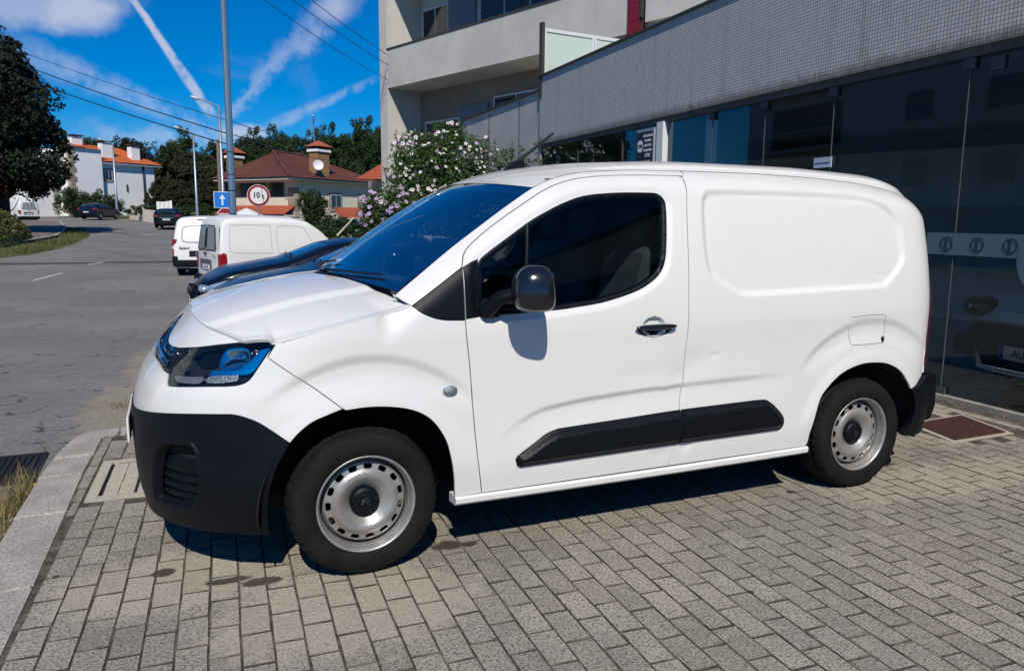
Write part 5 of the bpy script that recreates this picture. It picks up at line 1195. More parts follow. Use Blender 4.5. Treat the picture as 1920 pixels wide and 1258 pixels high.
# two hatchbacks up the road
q = ground(205, 408); D_ = dict(hatch); D_['extra'] = [hatch_rear('17-88-XR')]
make_car('parked_car', 'dark blue hatchback up the road, by the hedge of the white house', 'car', D_, (-4.9, 80.5, gz(81)), math.radians(-118), 'hatchbacks up the road')
E_ = dict(hatch); E_['body'] = M_bluecar; E_['extra'] = [hatch_rear('66-QB-21')]
make_car('parked_car', 'black hatchback up the road in front of the low cream wall', 'car', E_, (.35, 62.8, gz(63)), math.radians(-97), 'hatchbacks up the road')
# --- old white van with rear windows, tail towards the road
kan = dict(L=4.0, W=1.66, R=.30, fx=.75, rx=3.35, zb=.95, body=M_whitevan, glass=M_cglass, tum=.13, tr=.06, crown=.06, 
    prof=[(0, .60), (.12, .76), (.5, .90), (.95, 1.0), (1.1, 1.06), (1.55, 1.50), (1.85, 1.70), (2.2, 1.77), (3.0, 1.80), (3.6, 1.79), (3.88, 1.74), (3.96, 1.62), (4.0, 1.05)],
    wins=[],
    panels=[[(1.72, 1.02), (1.95, 1.50), (2.04, 1.58), (2.60, 1.61), (2.67, 1.54), (2.68, 1.04), (2.58, .97), (1.82, .95)], [(2.82, 1.02), (2.82, 1.56), (2.90, 1.62), (3.68, 1.62), (3.76, 1.55), (3.80, 1.12), (3.72, 1.0), (2.92, .97)]],
    screens=[('windscreen', 1.14, 1.72, .86)], low=[[(.0, .24), (.3, .24), (.3, .5), (.0, .5)], [(3.72, .22), (3.99, .24), (3.99, .46), (3.72, .46)]],
    decals=[('tail_lamp', [(3.88, .76), (3.88, .96), (3.90, .985), (3.985, .985), (3.985, .76)], M_red, .012), ('tail_lamp_amber', [(3.885, .64), (3.985, .64), (3.985, .752), (3.885, .752)], M_orange, .012), ('side_seam', [(2.13, .4), (2.14, .4), (2.14, 1.6), (2.13, 1.6)], M_dark, .001)])
def kan_rear(root, S, T, hw):
    h = lambda z: float(hw(np.array([3.999]), np.array([z]))[0])
    for s in (-1, 1):
        w_ = MB(); y0, y1 = .05*s, (h(1.1)-.10)*s; y2 = (h(1.55)-.16)*s
        w_.add([(4.065, y0, 1.06), (4.045, y1, 1.06), (3.985, y2, 1.60), (4.00, y0, 1.62)], [(0, 1, 2, 3) if s > 0 else (3, 2, 1, 0)]); w_.obj('rear_window', mat('grey_film_glass', (.25, .26, .27), .25, coat=.6), root)
        MB().tube([(4.068, y0, 1.06), (4.048, y1, 1.06), (3.99, y2, 1.60), (4.005, y0, 1.62), (4.068, y0, 1.06)], .009, 5).obj('window_rubber', M_black, root)
        box('tail_lamp', (3.97, s*(h(.85)-.055)-.06, .64), (4.03, s*(h(.85)-.055)+.06, .97), M_red, root, bev=.015)
    box('rear_bumper', (3.9, -.8, .26), (4.12, .8, .47), M_black, root, bev=.04); box('door_seam', (4.0, -.008, .5), (4.056, .008, 1.04), M_dark, root)
    box('door_handle', (4.04, -.10, .95), (4.09, -.02, .99), M_black, root, bev=.008); box('plate_recess', (4.03, -.45, .60), (4.062, .30, .84), mat('grey_plastic', (.09, .10, .13), .6), root, bev=.02)
    plate(root, '56-21-PA', 4.066, .66, .5, face=1, yc=-.05); put_text('lettering', '1.9 D', .09, M_dl, frame((4.068, .52, .92), (0, 1, 0), (0, 0, 1), (1, 0, 0)), root, depth=.001)
kan['extra'] = [kan_rear]
make_car('panel_van', 'old white van with grey rear windows and red-orange lamps, tail to the road', 'van', kan, (4.80, 17.2, gz(16)), math.radians(180+16), 'vans parked behind the near van')
# --- white van seen from behind
par = dict(kan); par.update(L=4.3, W=1.81, rx=3.55, zb=1.0, tum=.15, crown=.05, tr=.10, wins=[[(1.32, 1.06), (1.62, 1.40), (1.85, 1.52), (2.02, 1.53), (2.05, 1.04)]], panels=[[(2.5, 1.10), (2.5, 1.55), (3.7, 1.55), (3.85, 1.2), (3.7, 1.08)]],
    prof=[(0, .66), (.15, .85), (.5, 1.0), (1.0, 1.12), (1.75, 1.62), (2.1, 1.75), (2.7, 1.80), (3.6, 1.80), (4.02, 1.76), (4.12, 1.64), (4.24, 1.05), (4.3, .8)], low=[[(3.95, .25), (4.29, .27), (4.29, .58), (3.95, .58)]], decals=[])
def par_rear(root, S, T, hw):
    h = lambda z: float(hw(np.array([4.1]), np.array([z]))[0])
    # tailgate skin, leaning like the profile
    zs = [(4.345, .50), (4.345, .82), (4.29, 1.10), (4.22, 1.40), (4.15, 1.62), (4.06, 1.78)]
    v = []; 
    for x, z in zs:
        hh = h(min(z, 1.7))-.035-(.08 if z > 1.7 else 0)
        for f_ in np.linspace(-1, 1, 13): v.append((x-.05*abs(f_)**4+.02, hh*f_, z))
    MB().add(v, [(j*13+i, j*13+i+1, (j+1)*13+i+1, (j+1)*13+i) for j in range(5) for i in range(12)], True).obj('tailgate', M_whitevan, root)
    ln = [(4.330, -.62, 1.12), (4.25, -.60, 1.42), (4.215, -.52, 1.52), (4.20, 0, 1.545), (4.215, .52, 1.52), (4.25, .60, 1.42), (4.330, .62, 1.12), (4.345, .5, 1.06), (4.35, 0, 1.05), (4.345, -.5, 1.06), (4.330, -.62, 1.12)]
    MB().tube(catmull(ln, .06), .009, 5).obj('tailgate_groove_shade', MATS['panel_shadow_line'], root)  # grey tube, the groove's shade put into its colour
    for s in (-1, 1):
        for z0, z1, m, nm in ((.66, .82, M_red, 'tail_lamp'), (.825, .92, mat('lamp_white', (.6, .58, .58), .2), 'reversing_lamp'), (.925, 1.13, M_red, 'tail_lamp')): box(nm, (4.12, s*(h(.9)-.06)-.075, z0), (4.315-(z0-.66)*.1, s*(h(.9)-.06)+.075, z1), m, root, bev=.02)
    box('rear_bumper', (4.05, -.90, .28), (4.42, .90, .50), M_black, root, bev=.05); MB().box((4.1, -.92, .42), (4.36, -.74, .62), None, .04).box((4.1, .74, .42), (4.36, .92, .62), None, .04).obj('bumper_corner', M_black, root)
    box('plate_recess', (4.34, -.42, .60), (4.374, .36, .78), M_dark, root); plate(root, '32-XC-50', 4.380, .66, .50, face=1); box('door_handle', (4.36, .10, .90), (4.40, .36, .935), M_black, root, bev=.01); box('brake_light', (4.09, -.18, 1.70), (4.125, .18, 1.735), M_dark, root)
    put_text('lettering', 'Partner', .10, M_dl, frame((4.372, -.55, .86), (0, 1, 0), (0, 0, 1), (1, 0, 0)), root, depth=.002, bold=.003)
par['extra'] = [par_rear]
make_car('panel_van', 'white van seen from behind, parked beyond the old van with its tail lamp showing', 'van', par, (1.75, 26.9, gz(26)), math.radians(-88-11), 'vans parked behind the near van')
# white van under the trees far left
vl = dict(kan); vl['extra'] = [kan_rear]
make_car('panel_van', 'farthest white van, under the dark tree beyond the grass mound at far left', 'van', vl, (float(aty(68, 390, 74)[0])-2.7, 77.3, gz(74)-.05), math.radians(-57))
# blue grey car in the show room
I_ = dict(hatch); I_['body'] = M_silver
def show_front(root, S, T, hw):
    v = [(-.10, -.60, .58), (-.11, -.50, .66), (-.12, .50, .66), (-.10, .60, .58), (-.115, .42, .30), (-.115, -.42, .30)]
    g_ = MB().add([(x-.012, y, z) for x, y, z in v], [(5, 4, 3, 2, 1, 0)]).obj('grille', M_blackg, root); MB().tube([(x-.015, y, z) for x, y, z in v+v[:1]], .010, 6).obj('grille_frame', M_chrome, g_)
    for s in (-1, 1):
        MB().ell((.10, s*.64, .76), (.16, .17, .085), 16, 8, .8).obj('headlamp', M_blackg, root); MB().ell((-.015, s*.66, .765), (.05, .05, .04), 12, 8).obj('lamp_lens', M_clear if False else MATS['lamp_silver'], root)
        box('fog_lamp', (-.06, s*.70-.10, .34), (-.01, s*.70+.10, .52), M_blackg, root, bev=.02)
    plate(root, 'AU-63-KL', -.155, .44, face=-1); box('chrome_strip', (-.10, -.62, .20), (-.07, .62, .215), M_chrome, root)
I_['extra'] = [show_front]; I_['prof'] = [(0, .72), (.10, .84), (.45, .97), (1.05, 1.06), (1.30, 1.10), (1.95, 1.42), (2.3, 1.50), (2.9, 1.51), (3.4, 1.45), (3.75, 1.30), (4.0, 1.05), (4.15, .85)]
make_car('display_car', 'blue grey hatchback inside the shop, its nose and plate close behind the glass', 'car', I_, (6.40, .70, .02), math.radians(-7))

# ================================================================ street furniture
M_galv = mat('galvanised_steel', (.42, .48, .54), .45, metal=.75, col2=(.30, .35, .40), vscale=8)
M_galvb = mat('blue_grey_pole', (.16, .27, .40), .5, metal=.35, col2=(.11, .19, .29), vscale=22, bump=.002, bscale=60)
M_wire = mat('black_cable', (.008, .008, .010), .6)
def pole_at(px, Y): p = aty(px, 400, Y); return float(p[0]), Y
# big pole behind the old van
x, y = pole_at(437, 19.6); gp = empty('utility_pole', (x, y, gz(y)), 'tall thick galvanised pole behind the old white van, tied with bands', 'pole')
MB().lathe([(.098, 0), (.092, 4), (.068, 11.5), (.0, 11.5)], 8, 'z', Matrix.Translation((0, 0, 0))).obj('pole_shaft', M_galvb, gp, smooth=False)
for z in (2.95, 2.52, 3.55, 1.9): MB().lathe([(.099-.002*z, z), (.104-.002*z, z), (.104-.002*z, z+.018), (.099-.002*z, z+.018)], 12, 'z').obj('steel_band', M_dark, gp)
def lamp_post(px_, Ypos, topz, arm, label, r=.07, rise=.45):
    x, y = pole_at(px_, Ypos); z0 = gz(y); t = empty('street_lamp', (x, y, z0), label, 'street lamp', 'street lamps along the road')
    h = topz-z0; MB().lathe([(r*1.2, 0), (r*1.15, .8), (r*.62, h), (0, h)], 10, 'z').obj('lamp_shaft', M_galv, t)
    MB().tube([(0, 0, h-.02), (arm*.5, 0, h+rise*.5), (arm, 0, h+rise)], r*.45, 6).obj('lamp_arm', M_galv, t)
    MB().ell((arm*1.16, 0, h+rise*1.06), (abs(arm)*.22, .13, .07), 12, 8, .8, Matrix.Rotation(-math.atan2(rise, arm) if arm > 0 else math.atan2(rise, -arm), 3, 'Y')).obj('lamp_head', mat('lamp_head', (.62, .64, .66), .4), t)
lamp_post(420, 39, float(aty(420, 200, 39)[2]), -.95, 'tall street lamp just left of the thick galvanised pole', .085, .30)
lamp_post(370, 54, float(aty(370, 250, 54)[2]), -.85, 'middle street lamp, left of the blue arrow sign', .085, .28)
lamp_post(220, 82, float(aty(220, 270, 82)[2]), -.95, 'far street lamp in front of the white house', .11, .35)
x, y = pole_at(414.5, 44); cp = MB().lathe([(.12, 0), (.07, float(aty(414, 262, 44)[2])-gz(44)), (0, float(aty(414, 262, 44)[2])-gz(44))], 8, 'z').obj('concrete_pole', mat('pole_brown', (.14, .11, .09), .85), None, (x, y, gz(y))); tag(cp, 'thin brown utility pole between the street lamp and the blue arrow sign', 'pole')
# aerial on the house
# signs: discs and plates facing the viewer's side of the road
def sign_root(px, Y, label, cat='road sign'):
    x, y = pole_at(px, Y); return empty('road_sign', (x, y, gz(y)), label, cat), x, y
M_sw = mat('sign_white', (.72, .73, .74), .4); M_sr = mat('sign_red', (.26, .012, .020), .4); M_sb = mat('sign_blue', (.012, .17, .62), .4); M_sk = mat('sign_black', (.012, .012, .014), .5)
def facing(z, dy=-.03): return frame((0, dy, z), (1, 0, 0), (0, 0, 1), (0, -1, 0))
def disc(name, r, y0, y1, z, m, par, x=0, n=40): return MB().lathe([(0, y0), (r, y0), (r, y1), (0, y1)], n, 'y', Matrix.Translation((x, 0, z))).obj(name, m, par, smooth=False)
t, x, y = sign_root(486, 24.5, 'round white sign with red rim reading 10 t, above the old van')
zc = float(aty(486, 367, y)[2])-gz(y); r = 18.6/F*27.3
MB().tube([(0, .04, 0), (0, .04, zc+.1)], .03, 8).obj('sign_post', M_galv, t)
disc('sign_plate', r*1.04, -.006, .01, zc, M_sw, t); disc('red_ring', r, -.012, -.006, zc, M_sr, t); disc('white_field', r*.78, -.018, -.012, zc, M_sw, t)
put_text('lettering', '10', r*.74, M_sk, facing(zc+.005, -.021) @ Matrix.Translation((-r*.20, 0, 0)), t, bold=.008, depth=.001, xs=.9); put_text('lettering', 't', r*.68, M_sk, facing(zc-.03, -.021) @ Matrix.Translation((r*.40, 0, 0)), t, bold=.006, depth=.001)
t, x, y = sign_root(418, 29.0, 'square blue sign with white upward arrow, left of the thick pole')
zc = float(aty(418, 375, y)[2])-gz(y); s = 14.2/F*31.5
MB().tube([(.03, .04, 0), (.03, .04, zc+.1)], .03, 8).obj('sign_post', M_galv, t)
box('sign_plate', (-s, -.01, zc-s), (s, .01, zc+s), M_sw, t, bev=.003); box('blue_field', (-s*.93, -.016, zc-s*.93), (s*.93, -.010, zc+s*.93), M_sb, t)
MB().prism([(-.10*s, -.66*s), (.10*s, -.66*s), (.10*s, .12*s), (.36*s, .12*s), (0, .68*s), (-.36*s, .12*s), (-.10*s, .12*s)], -.020, -.0165, 'xz', Matrix.Translation((0, 0, zc))).obj('white_arrow', M_sw, t)
t, x, y = sign_root(422.5, 25.8, 'red octagonal stop sign peeping over the old van')
zc = float(aty(422, 404, y)[2])-gz(y); r = 14/F*28.3
MB().tube([(0, .04, 0), (0, .04, zc)], .03, 8).obj('sign_post', M_galv, t)
for nm, rr, a, b, m in (('sign_plate', r, -.008, .008, M_sw), ('red_field', r*.93, -.014, -.008, M_sr)): MB().prism([(rr*math.cos(math.pi/8+k*math.pi/4), zc+rr*math.sin(math.pi/8+k*math.pi/4)) for k in range(8)], a, b, 'xz').obj(nm, m, t)
put_text('lettering', 'STOP', r*.62, M_sw, facing(zc, -.017), t, depth=.001, bold=.006)
p = ground(212, 392); t, x, y = sign_root(210, 88, 'small red and white sign by the hedge of the white house')
zc = float(aty(212, 377, y)[2])-gz(y); MB().tube([(0, .04, 0), (0, .04, zc)], .05, 6).obj('sign_post', M_galv, t); box('sign_plate', (-.55, -.02, zc-.22), (.55, .02, zc+.22), M_sw, t); box('red_band', (-.5, -.03, zc-.02), (.5, -.021, zc+.18), MATS['roof_red_paint'] if 'roof_red_paint' in MATS else mat('faded_red', (.45, .10, .07), .6), t)
# wires
def wire(a, b, Ya, Yb, sag, r, label):
    P = aty(*a, Ya); Q = aty(*b, Yb); pts = [tuple(P+(Q-P)*k/14-np.array([0, 0, sag*4*(k/14)*(1-k/14)])) for k in range(15)]
    tag(MB().tube(pts, r, 5).obj('overhead_wire', M_wire), label, 'cable', 'overhead cables')
wire((-60, 58), (442, 231), 33, 19.6, .12, .009, 'highest of the three cables running from the dark tree to the thick pole')
wire((-60, 82), (437, 254), 33, 19.6, .12, .016, 'middle of the three cables running from the dark tree to the thick pole')
wire((-60, 108), (437, 274), 33, 19.6, .12, .017, 'lowest of the three cables running from the dark tree to the thick pole')
wire((442, 231), (520, 246), 19.6, 45, .1, .012, 'thin cable running on right from the thick pole, upper one')
wire((440, 254), (640, 300), 19.6, 60, .25, .016, 'cable running on right from the thick pole over the tiled house, lower one')
wire((455, -30), (730, 152), 15, 19.8, .10, .008, 'lowest thin cable crossing the sky to the apartment block')
wire((515, -25), (730, 124), 15, 19.8, .06, .009, 'middle thin cable crossing the sky to the apartment block')
wire((560, -18), (730, 106), 15, 19.8, .04, .009, 'highest thin cable crossing the sky to the apartment block')

# ================================================================ houses
def b_roof(N, L, P, pos, g, c0, c1, c2):
    n1 = nz(N, L, pos, 1.2, 4, .7); n2 = nz(N, L, pos, 9, 3, .7); c = mixrgb(N, L, rmp(N, L, n2, .35, .65), c0, c1); c = mixrgb(N, L, mt(N, L, 'MULTIPLY', rmp(N, L, n1, .5, .75), .6), c, c2); L.new(c, P.inputs['Base Color']); P.inputs['Roughness'].default_value = .85
M_rorange = posmat('orange_roof_tiles', lambda N, L, P, pos, g: b_roof(N, L, P, pos, g, (.56, .135, .035), (.42, .09, .025), (.30, .08, .03)))
M_rbrown = posmat('brown_roof_tiles', lambda N, L, P, pos, g: b_roof(N, L, P, pos, g, (.13, .038, .028), (.075, .024, .020), (.16, .07, .05)))
M_rred = posmat('red_roof_tiles', lambda N, L, P, pos, g: b_roof(N, L, P, pos, g, (.42, .10, .045), (.30, .07, .035), (.20, .06, .04)))
M_hw = posmat('white_render', lambda N, L, P, pos, g: b_plaster(N, L, P, pos, g, (.84, .85, .87), (.80, .81, .83), .10))
M_cream = posmat('cream_render', lambda N, L, P, pos, g: b_plaster(N, L, P, pos, g, (.72, .67, .56), (.66, .61, .51), .15))
M_stone = mat('granite_quoins', (.34, .27, .20), .9, col2=(.25, .20, .15), vscale=3); M_stone2 = mat('granite_quoins_light', (.42, .35, .27), .9)
M_brick = mat('yellow_brick', (.34, .20, .09), .9, col2=(.24, .13, .06), vscale=2.5)
def roof_plane(P0, P1, P2, P3, m, par, pitch=.26, name='tiled_roof', amp=.05):
    """P0-P1 eave, P3-P2 ridge side; corrugated across the slope, stepped in courses"""
    P0, P1, P2, P3 = [np.array(p, float) for p in (P0, P1, P2, P3)]; n = np.cross(P1-P0, P3-P0); n /= np.linalg.norm(n)
    if n[2] < 0: n = -n
    W_ = max(np.linalg.norm(P1-P0), np.linalg.norm(P2-P3)); H_ = np.linalg.norm((P3+P2-P0-P1)/2); nu = int(W_/pitch)*3+1; nv = max(3, int(H_/.36))
    v = []; f = []
    for j in range(nv+1):
        for lift in ((0, .03) if j < nv else (0,)):
            t = j/nv
            for i in range(nu+1):
                s = i/nu; p = (P0+(P1-P0)*s)*(1-t)+(P3+(P2-P3)*s)*t; v.append(p+n*(amp*abs(math.sin(math.pi*s*W_/pitch))+lift))
    rows = len(v)//(nu+1)
    for j in range(rows-1):
        for i in range(nu): f.append((j*(nu+1)+i, j*(nu+1)+i+1, (j+1)*(nu+1)+i+1, (j+1)*(nu+1)+i))
    return MB().add(v, f).obj(name, m, par)
# local frame helper: origin, heading along the facade; (along, inward, up)
def lframe(o, yaw):
    e = np.array([math.cos(yaw), math.sin(yaw), 0]); i = np.array([-math.sin(yaw), math.cos(yaw), 0])
    return Matrix(((e[0], i[0], 0, o[0]), (e[1], i[1], 0, o[1]), (0, 0, 1, o[2]), (0, 0, 0, 1)))
def win(par, M, a, z, w, h, dep=.0, frame_m=None, shutter=None, npn=2):
    fr = box('window', (a, -.06+dep, z), (a+w, .05+dep, z+h), frame_m or M_stone, par, M=M); q = .14 if frame_m is None else .07
    if shutter: box('roller_shutter', (a+q, -.075+dep, z+q), (a+w-q, -.061+dep, z+h-q), shutter, fr, M=M); return fr
    box('white_sash', (a+q, -.07+dep, z+q), (a+w-q, -.061+dep, z+h-q), M_alu, fr, M=M); d = (w-2*q-.06*(npn+1))/npn
    for k in range(npn): box('pane', (a+q+.06+k*(d+.06), -.078+dep, z+q+.06), (a+q+.06+k*(d+.06)+d, -.0705+dep, z+h-q-.06), M_winl, fr, M=M)
    return fr
def T3(M, a, i, z): return tuple(M @ Vector((a, i, z)))
# --- white house with orange roof
h1 = empty('white_house', (0, 0, 0), 'white rendered house with orange tiled roof and three white chimneys', 'house')
Yh = 88.
pL = aty(191, 385, Yh); gh = gz(Yh)-.4
o = (float(pL[0]), Yh, gh); M1 = lframe(o, math.radians(40))
def zof(px, py, Y): return float(aty(px, py, Y)[2])-gh
hgt = zof(192, 303, Yh); Wf = 6.6
box('house_wall', (0, 0, -2.5), (Wf, 7, hgt), M_hw, h1, M=M1)
box('stair_block', (-3.5, -.5, -2.5), (-.02, 6, hgt+1.15), M_hw, h1, M=M1)
box('left_wing', (-6.3, .9, -2.5), (-3.52, 6, hgt-.9), M_hw, h1, M=M1)
MB().prism([(Wf+.005, -2.5), (Wf+1.2, -2.5), (Wf+1.2, 2.2), (Wf+.005, 3.1)], .3, 5, 'xz', M1).obj('side_wing', M_hw, h1)
roof_plane(T3(M1, -.1, -.5, hgt), T3(M1, Wf+.8, -.5, hgt-.02), T3(M1, Wf-1.8, 3.2, hgt+1.75), T3(M1, -.1, 3.2, hgt+1.85), M_rorange, h1)
roof_plane(T3(M1, -3.9, -.75, hgt+1.17), T3(M1, -.1, -.75, hgt+1.17), T3(M1, -.1, 2.8, hgt+1.9), T3(M1, -3.9, 2.8, hgt+1.9), M_rorange, h1)
MB().add([T3(M1, Wf+.8, -.5, hgt-.02), T3(M1, Wf+.8, 7.4, hgt-.02), T3(M1, Wf-1.8, 3.2, hgt+1.75)], [(0, 1, 2)]).obj('roof_hip', M_rorange, h1)
for a, i, w, zz, ht in ((-2.2, .8, 1.1, hgt+1.2, 1.1), (.75, .35, 1.15, hgt+.1, 1.85), (4.2, .35, 1.0, hgt+.1, 1.75)):
    c = box('chimney', (a, i, zz), (a+w, i+.7, zz+ht), M_hw, h1, M=M1); box('chimney_cap', (a-.14, i-.14, zz+ht+.12), (a+w+.14, i+.84, zz+ht+.24), M_cap, c, M=M1)
    for dx in (.02, w-.10): box('cap_leg', (a+dx, i+.02, zz+ht), (a+dx+.08, i+.1, zz+ht+.12), M_cap, c, M=M1)
box('eave_board', (.0, -.42, hgt-.20), (Wf+.7, -.02, hgt-.05), M_hw, h1, M=M1)
for a in (.10, Wf-1.5): box('downpipe', (a, -.16, -1), (a+.14, -.03, hgt-.2), M_cap, h1, M=M1)
win(h1, M1, .45, hgt-2.05, 1.05, 1.4); win(h1, M1, .45, .75, 1.05, 1.4); win(h1, M1, Wf-1.05, .35, 1.9, 2.0, frame_m=M_alu, npn=2); win(h1, M1, -4.5, 1.2, .6, 1.9, .9)
box('stair_lamp', (3.0, -.10, 3.0), (3.14, -.02, 3.7), M_cap, h1, M=M1)
for k in range(16):
    w = .45 if k % 2 else .66; box('quoin_stone', (-3.56, -.56, .1+k*.46), (-3.56+w, -.46, .1+k*.46+.43), M_stone if k % 3 else M_stone2, h1, M=M1)
    box('quoin_stone', (-3.60, -.50, .1+k*.46), (-3.51, -.50+w*.8, .1+k*.46+.43), M_stone2 if k % 2 else M_stone, h1, M=M1)
settle(h1, o)
# white wing farther left (behind the tree)
h1b = empty('white_garage', (0, 0, 0), 'low white building with balcony rail between the dark tree and the white house', 'building'); q = aty(85, 385, 98)
box('wall', (float(q[0])-3, 98, 1.2), (float(q[0])+3.2, 106, 5.8), M_hw, h1b); box('dark_doorway', (float(q[0])+.4, 97.9, 2.6), (float(q[0])+2.3, 97.98, 4.8), M_winl, h1b); box('wall', (float(q[0])-3, 96.4, 1.2), (float(q[0])+3.4, 96.6, 2.5), M_hw, h1b); box('rail', (float(q[0])-3, 96.45, 2.9), (float(q[0])+3.4, 96.5, 2.96), M_cap, h1b); settle(h1b, (float(q[0]), 100, gz(100)))
# --- tiled house with veranda
h2 = empty('veranda_house', (0, 0, 0), 'cream two-storey house with brown hipped tile roof, brick chimneys and corner veranda', 'house')
Y2 = 60.; c0 = aty(553, 400, Y2); g2 = gz(60)-.6; o2 = (float(c0[0]), Y2, g2); M2 = lframe(o2, math.radians(38))   # right wall recedes to the right
z_e = float(aty(552, 334, Y2)[2])-g2; W2 = 9.8
ML = M2 @ Matrix(((0, 1, 0, 0), (1, 0, 0, 0), (0, 0, 1, 0), (0, 0, 0, 1)))   # (along the veranda, into the house, up)
fl_ = float(aty(553, 392, Y2)[2])-g2    # balcony floor
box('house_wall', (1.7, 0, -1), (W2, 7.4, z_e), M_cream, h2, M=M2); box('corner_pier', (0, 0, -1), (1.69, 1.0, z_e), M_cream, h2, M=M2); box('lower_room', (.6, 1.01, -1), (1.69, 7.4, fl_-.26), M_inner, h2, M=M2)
box('veranda_floor', (0, 1.01, fl_-.25), (1.69, 7.4, fl_), M_cream, h2, M=M2)
box('balcony_wall', (0, 1.01, fl_+.01), (.18, 7.4, fl_+.98), M_cream, h2, M=M2); box('veranda_beam', (0, 1.01, z_e-.30), (.25, 7.4, z_e), M_cream, h2, M=M2); box('veranda_wall', (1.64, 1.01, fl_+.01), (1.695, 7.4, z_e-.02), M_plast2, h2, M=M2)
win(h2, ML, 1.9, fl_+.1, .9, 2.0, 1.62); win(h2, ML, 4.6, fl_+.5, 1.2, 1.3, 1.62)
for k in range(int((z_e-.25-1.6)/.46)): w = .9 if k % 2 else .66; box('quoin_stone', (-.04, -.06, 1.6+k*.46), (.5, w, 1.6+k*.46+.43), M_stone if k % 3 else M_stone2, h2, M=M2)
for a in (2.9, 6.3):
    c = box('veranda_column', (.0, a-.16, fl_+.985), (.3, a+.16, z_e-.305), M_stone2, h2, M=M2); MB().prism([(a-.42, fl_+.985), (a+.42, fl_+.985), (a+.17, fl_+1.9), (a-.17, fl_+1.9)], -.02, .32, 'xz', ML).obj('column_base', M_stone, c)
roof_plane(T3(M2, -1.3, -.1, fl_-.45), T3(M2, -1.3, 7.6, fl_-.45), T3(M2, -.02, 7.6, fl_+.25), T3(M2, -.02, -.1, fl_+.25), M_rred, h2, name='porch_roof'); box('porch_slab', (-1.2, -.05, fl_-.62), (-.02, 7.6, fl_-.47), M_cream, h2, M=M2)
for a in (.1, 5.0): box('porch_post', (-1.1, a, -1), (-.8, a+.3, fl_-.63), M_stone2, h2, M=M2)
e0, e1 = -1.2, W2+.9; rz_ = z_e+2.3; r0, r1 = 2.6, 6.2
roof_plane(T3(M2, e0, -.7, z_e), T3(M2, e1, -.7, z_e), T3(M2, r1, 4.7, rz_), T3(M2, r0, 4.7, rz_), M_rbrown, h2)
roof_plane(T3(M2, e0, 8.0, z_e), T3(M2, e0, -.7, z_e), T3(M2, r0, 4.2, rz_), T3(M2, r0-.1, 4.4, rz_), M_rbrown, h2)
MB().add([T3(M2, e1, -.7, z_e), T3(M2, e1, 8.0, z_e), T3(M2, r1, 4.7, rz_)], [(0, 1, 2)]).obj('roof_hip', M_rbrown, h2)
MB().tube([T3(M2, e0, -.7, z_e+.08), T3(M2, r0, 4.7, rz_+.10)], .13, 6).tube([T3(M2, r0, 4.7, rz_+.08), T3(M2, r1, 4.7, rz_+.08)], .13, 6).obj('ridge_tiles', M_rbrown, h2)
box('eave_board', (e0+.1, -.6, z_e-.16), (e1-.1, -.02, z_e-.03), M_cream, h2, M=M2); box('eave_board', (e0+.1, -.02, z_e-.16), (-.02, 7.8, z_e-.03), M_cream, h2, M=M2)
def chim(a, i, w, z0, z1, dd=.9):
    c = box('chimney', (a, i, z0), (a+w, i+dd, z1), M_brick, h2, M=M2); box('chimney_band', (a-.12, i-.12, z1), (a+w+.12, i+dd+.12, z1+.2), M_hw, c, M=M2); box('chimney_vent', (a+.05, i+.05, z1+.2), (a+w-.05, i+dd-.05, z1+.42), M_cap, c, M=M2)
    b = w/2+.25; bi = dd/2+.25; cx, ci = a+w/2, i+dd/2; MB().add([T3(M2, cx-b, ci-bi, z1+.42), T3(M2, cx+b, ci-bi, z1+.42), T3(M2, cx+b, ci+bi, z1+.42), T3(M2, cx-b, ci+bi, z1+.42), T3(M2, cx, ci, z1+.95)], [(0, 1, 4), (1, 2, 4), (2, 3, 4), (3, 0, 4)]).obj('chimney_roof', M_rred, c)
chim(2.75, -.05, 1.35, z_e+.05, z_e+2.25, .95); chim(.1, 6.6, .9, z_e-.5, z_e+1.75)
q = M2 @ Vector((2.35, -.4, z_e+1.1)); d = MB().lathe([(0, 0), (.25, .05), (.42, .14)], 20, 'z', Matrix.Translation(q) @ Matrix.Rotation(math.radians(75), 4, 'X')).tube([q, q+Vector((0, .3, -.6))], .03, 5).obj('satellite_dish', M_sw, None); tag(d, 'round white satellite dish on the brown tiled roof by the brick chimney', 'satellite dish')
tag(MB().tube([T3(M2, 4.6, 2, z_e+1.2), T3(M2, 4.6, 2, z_e+5.4)], .05, 5).tube([T3(M2, 3.9, 1.6, z_e+4.7), T3(M2, 5.3, 2.4, z_e+5.2)], .03, 4).tube([T3(M2, 4.0, 1.5, z_e+5.3), T3(M2, 5.2, 2.5, z_e+4.8)], .03, 4).tube([T3(M2, 4.6, 2, z_e+2.9), T3(M2, 5.9, 1.6, z_e+2.9)], .03, 4).obj('tv_aerial', M_galv), 'thin television aerial mast behind the tall brick chimney', 'aerial')
win(h2, M2, 4.0, z_e-2.55, 1.6, 1.55); win(h2, M2, 7.6, z_e-2.55, 1.9, 1.55, shutter=mat('cream_shutter', (.42, .40, .34), .7)); win(h2, M2, .9, .4, 1.5, 1.5)
box('downpipe', (.9, -.14, 0), (1.05, -.03, z_e-.2), M_cream, h2, M=M2)
settle(h2, o2)
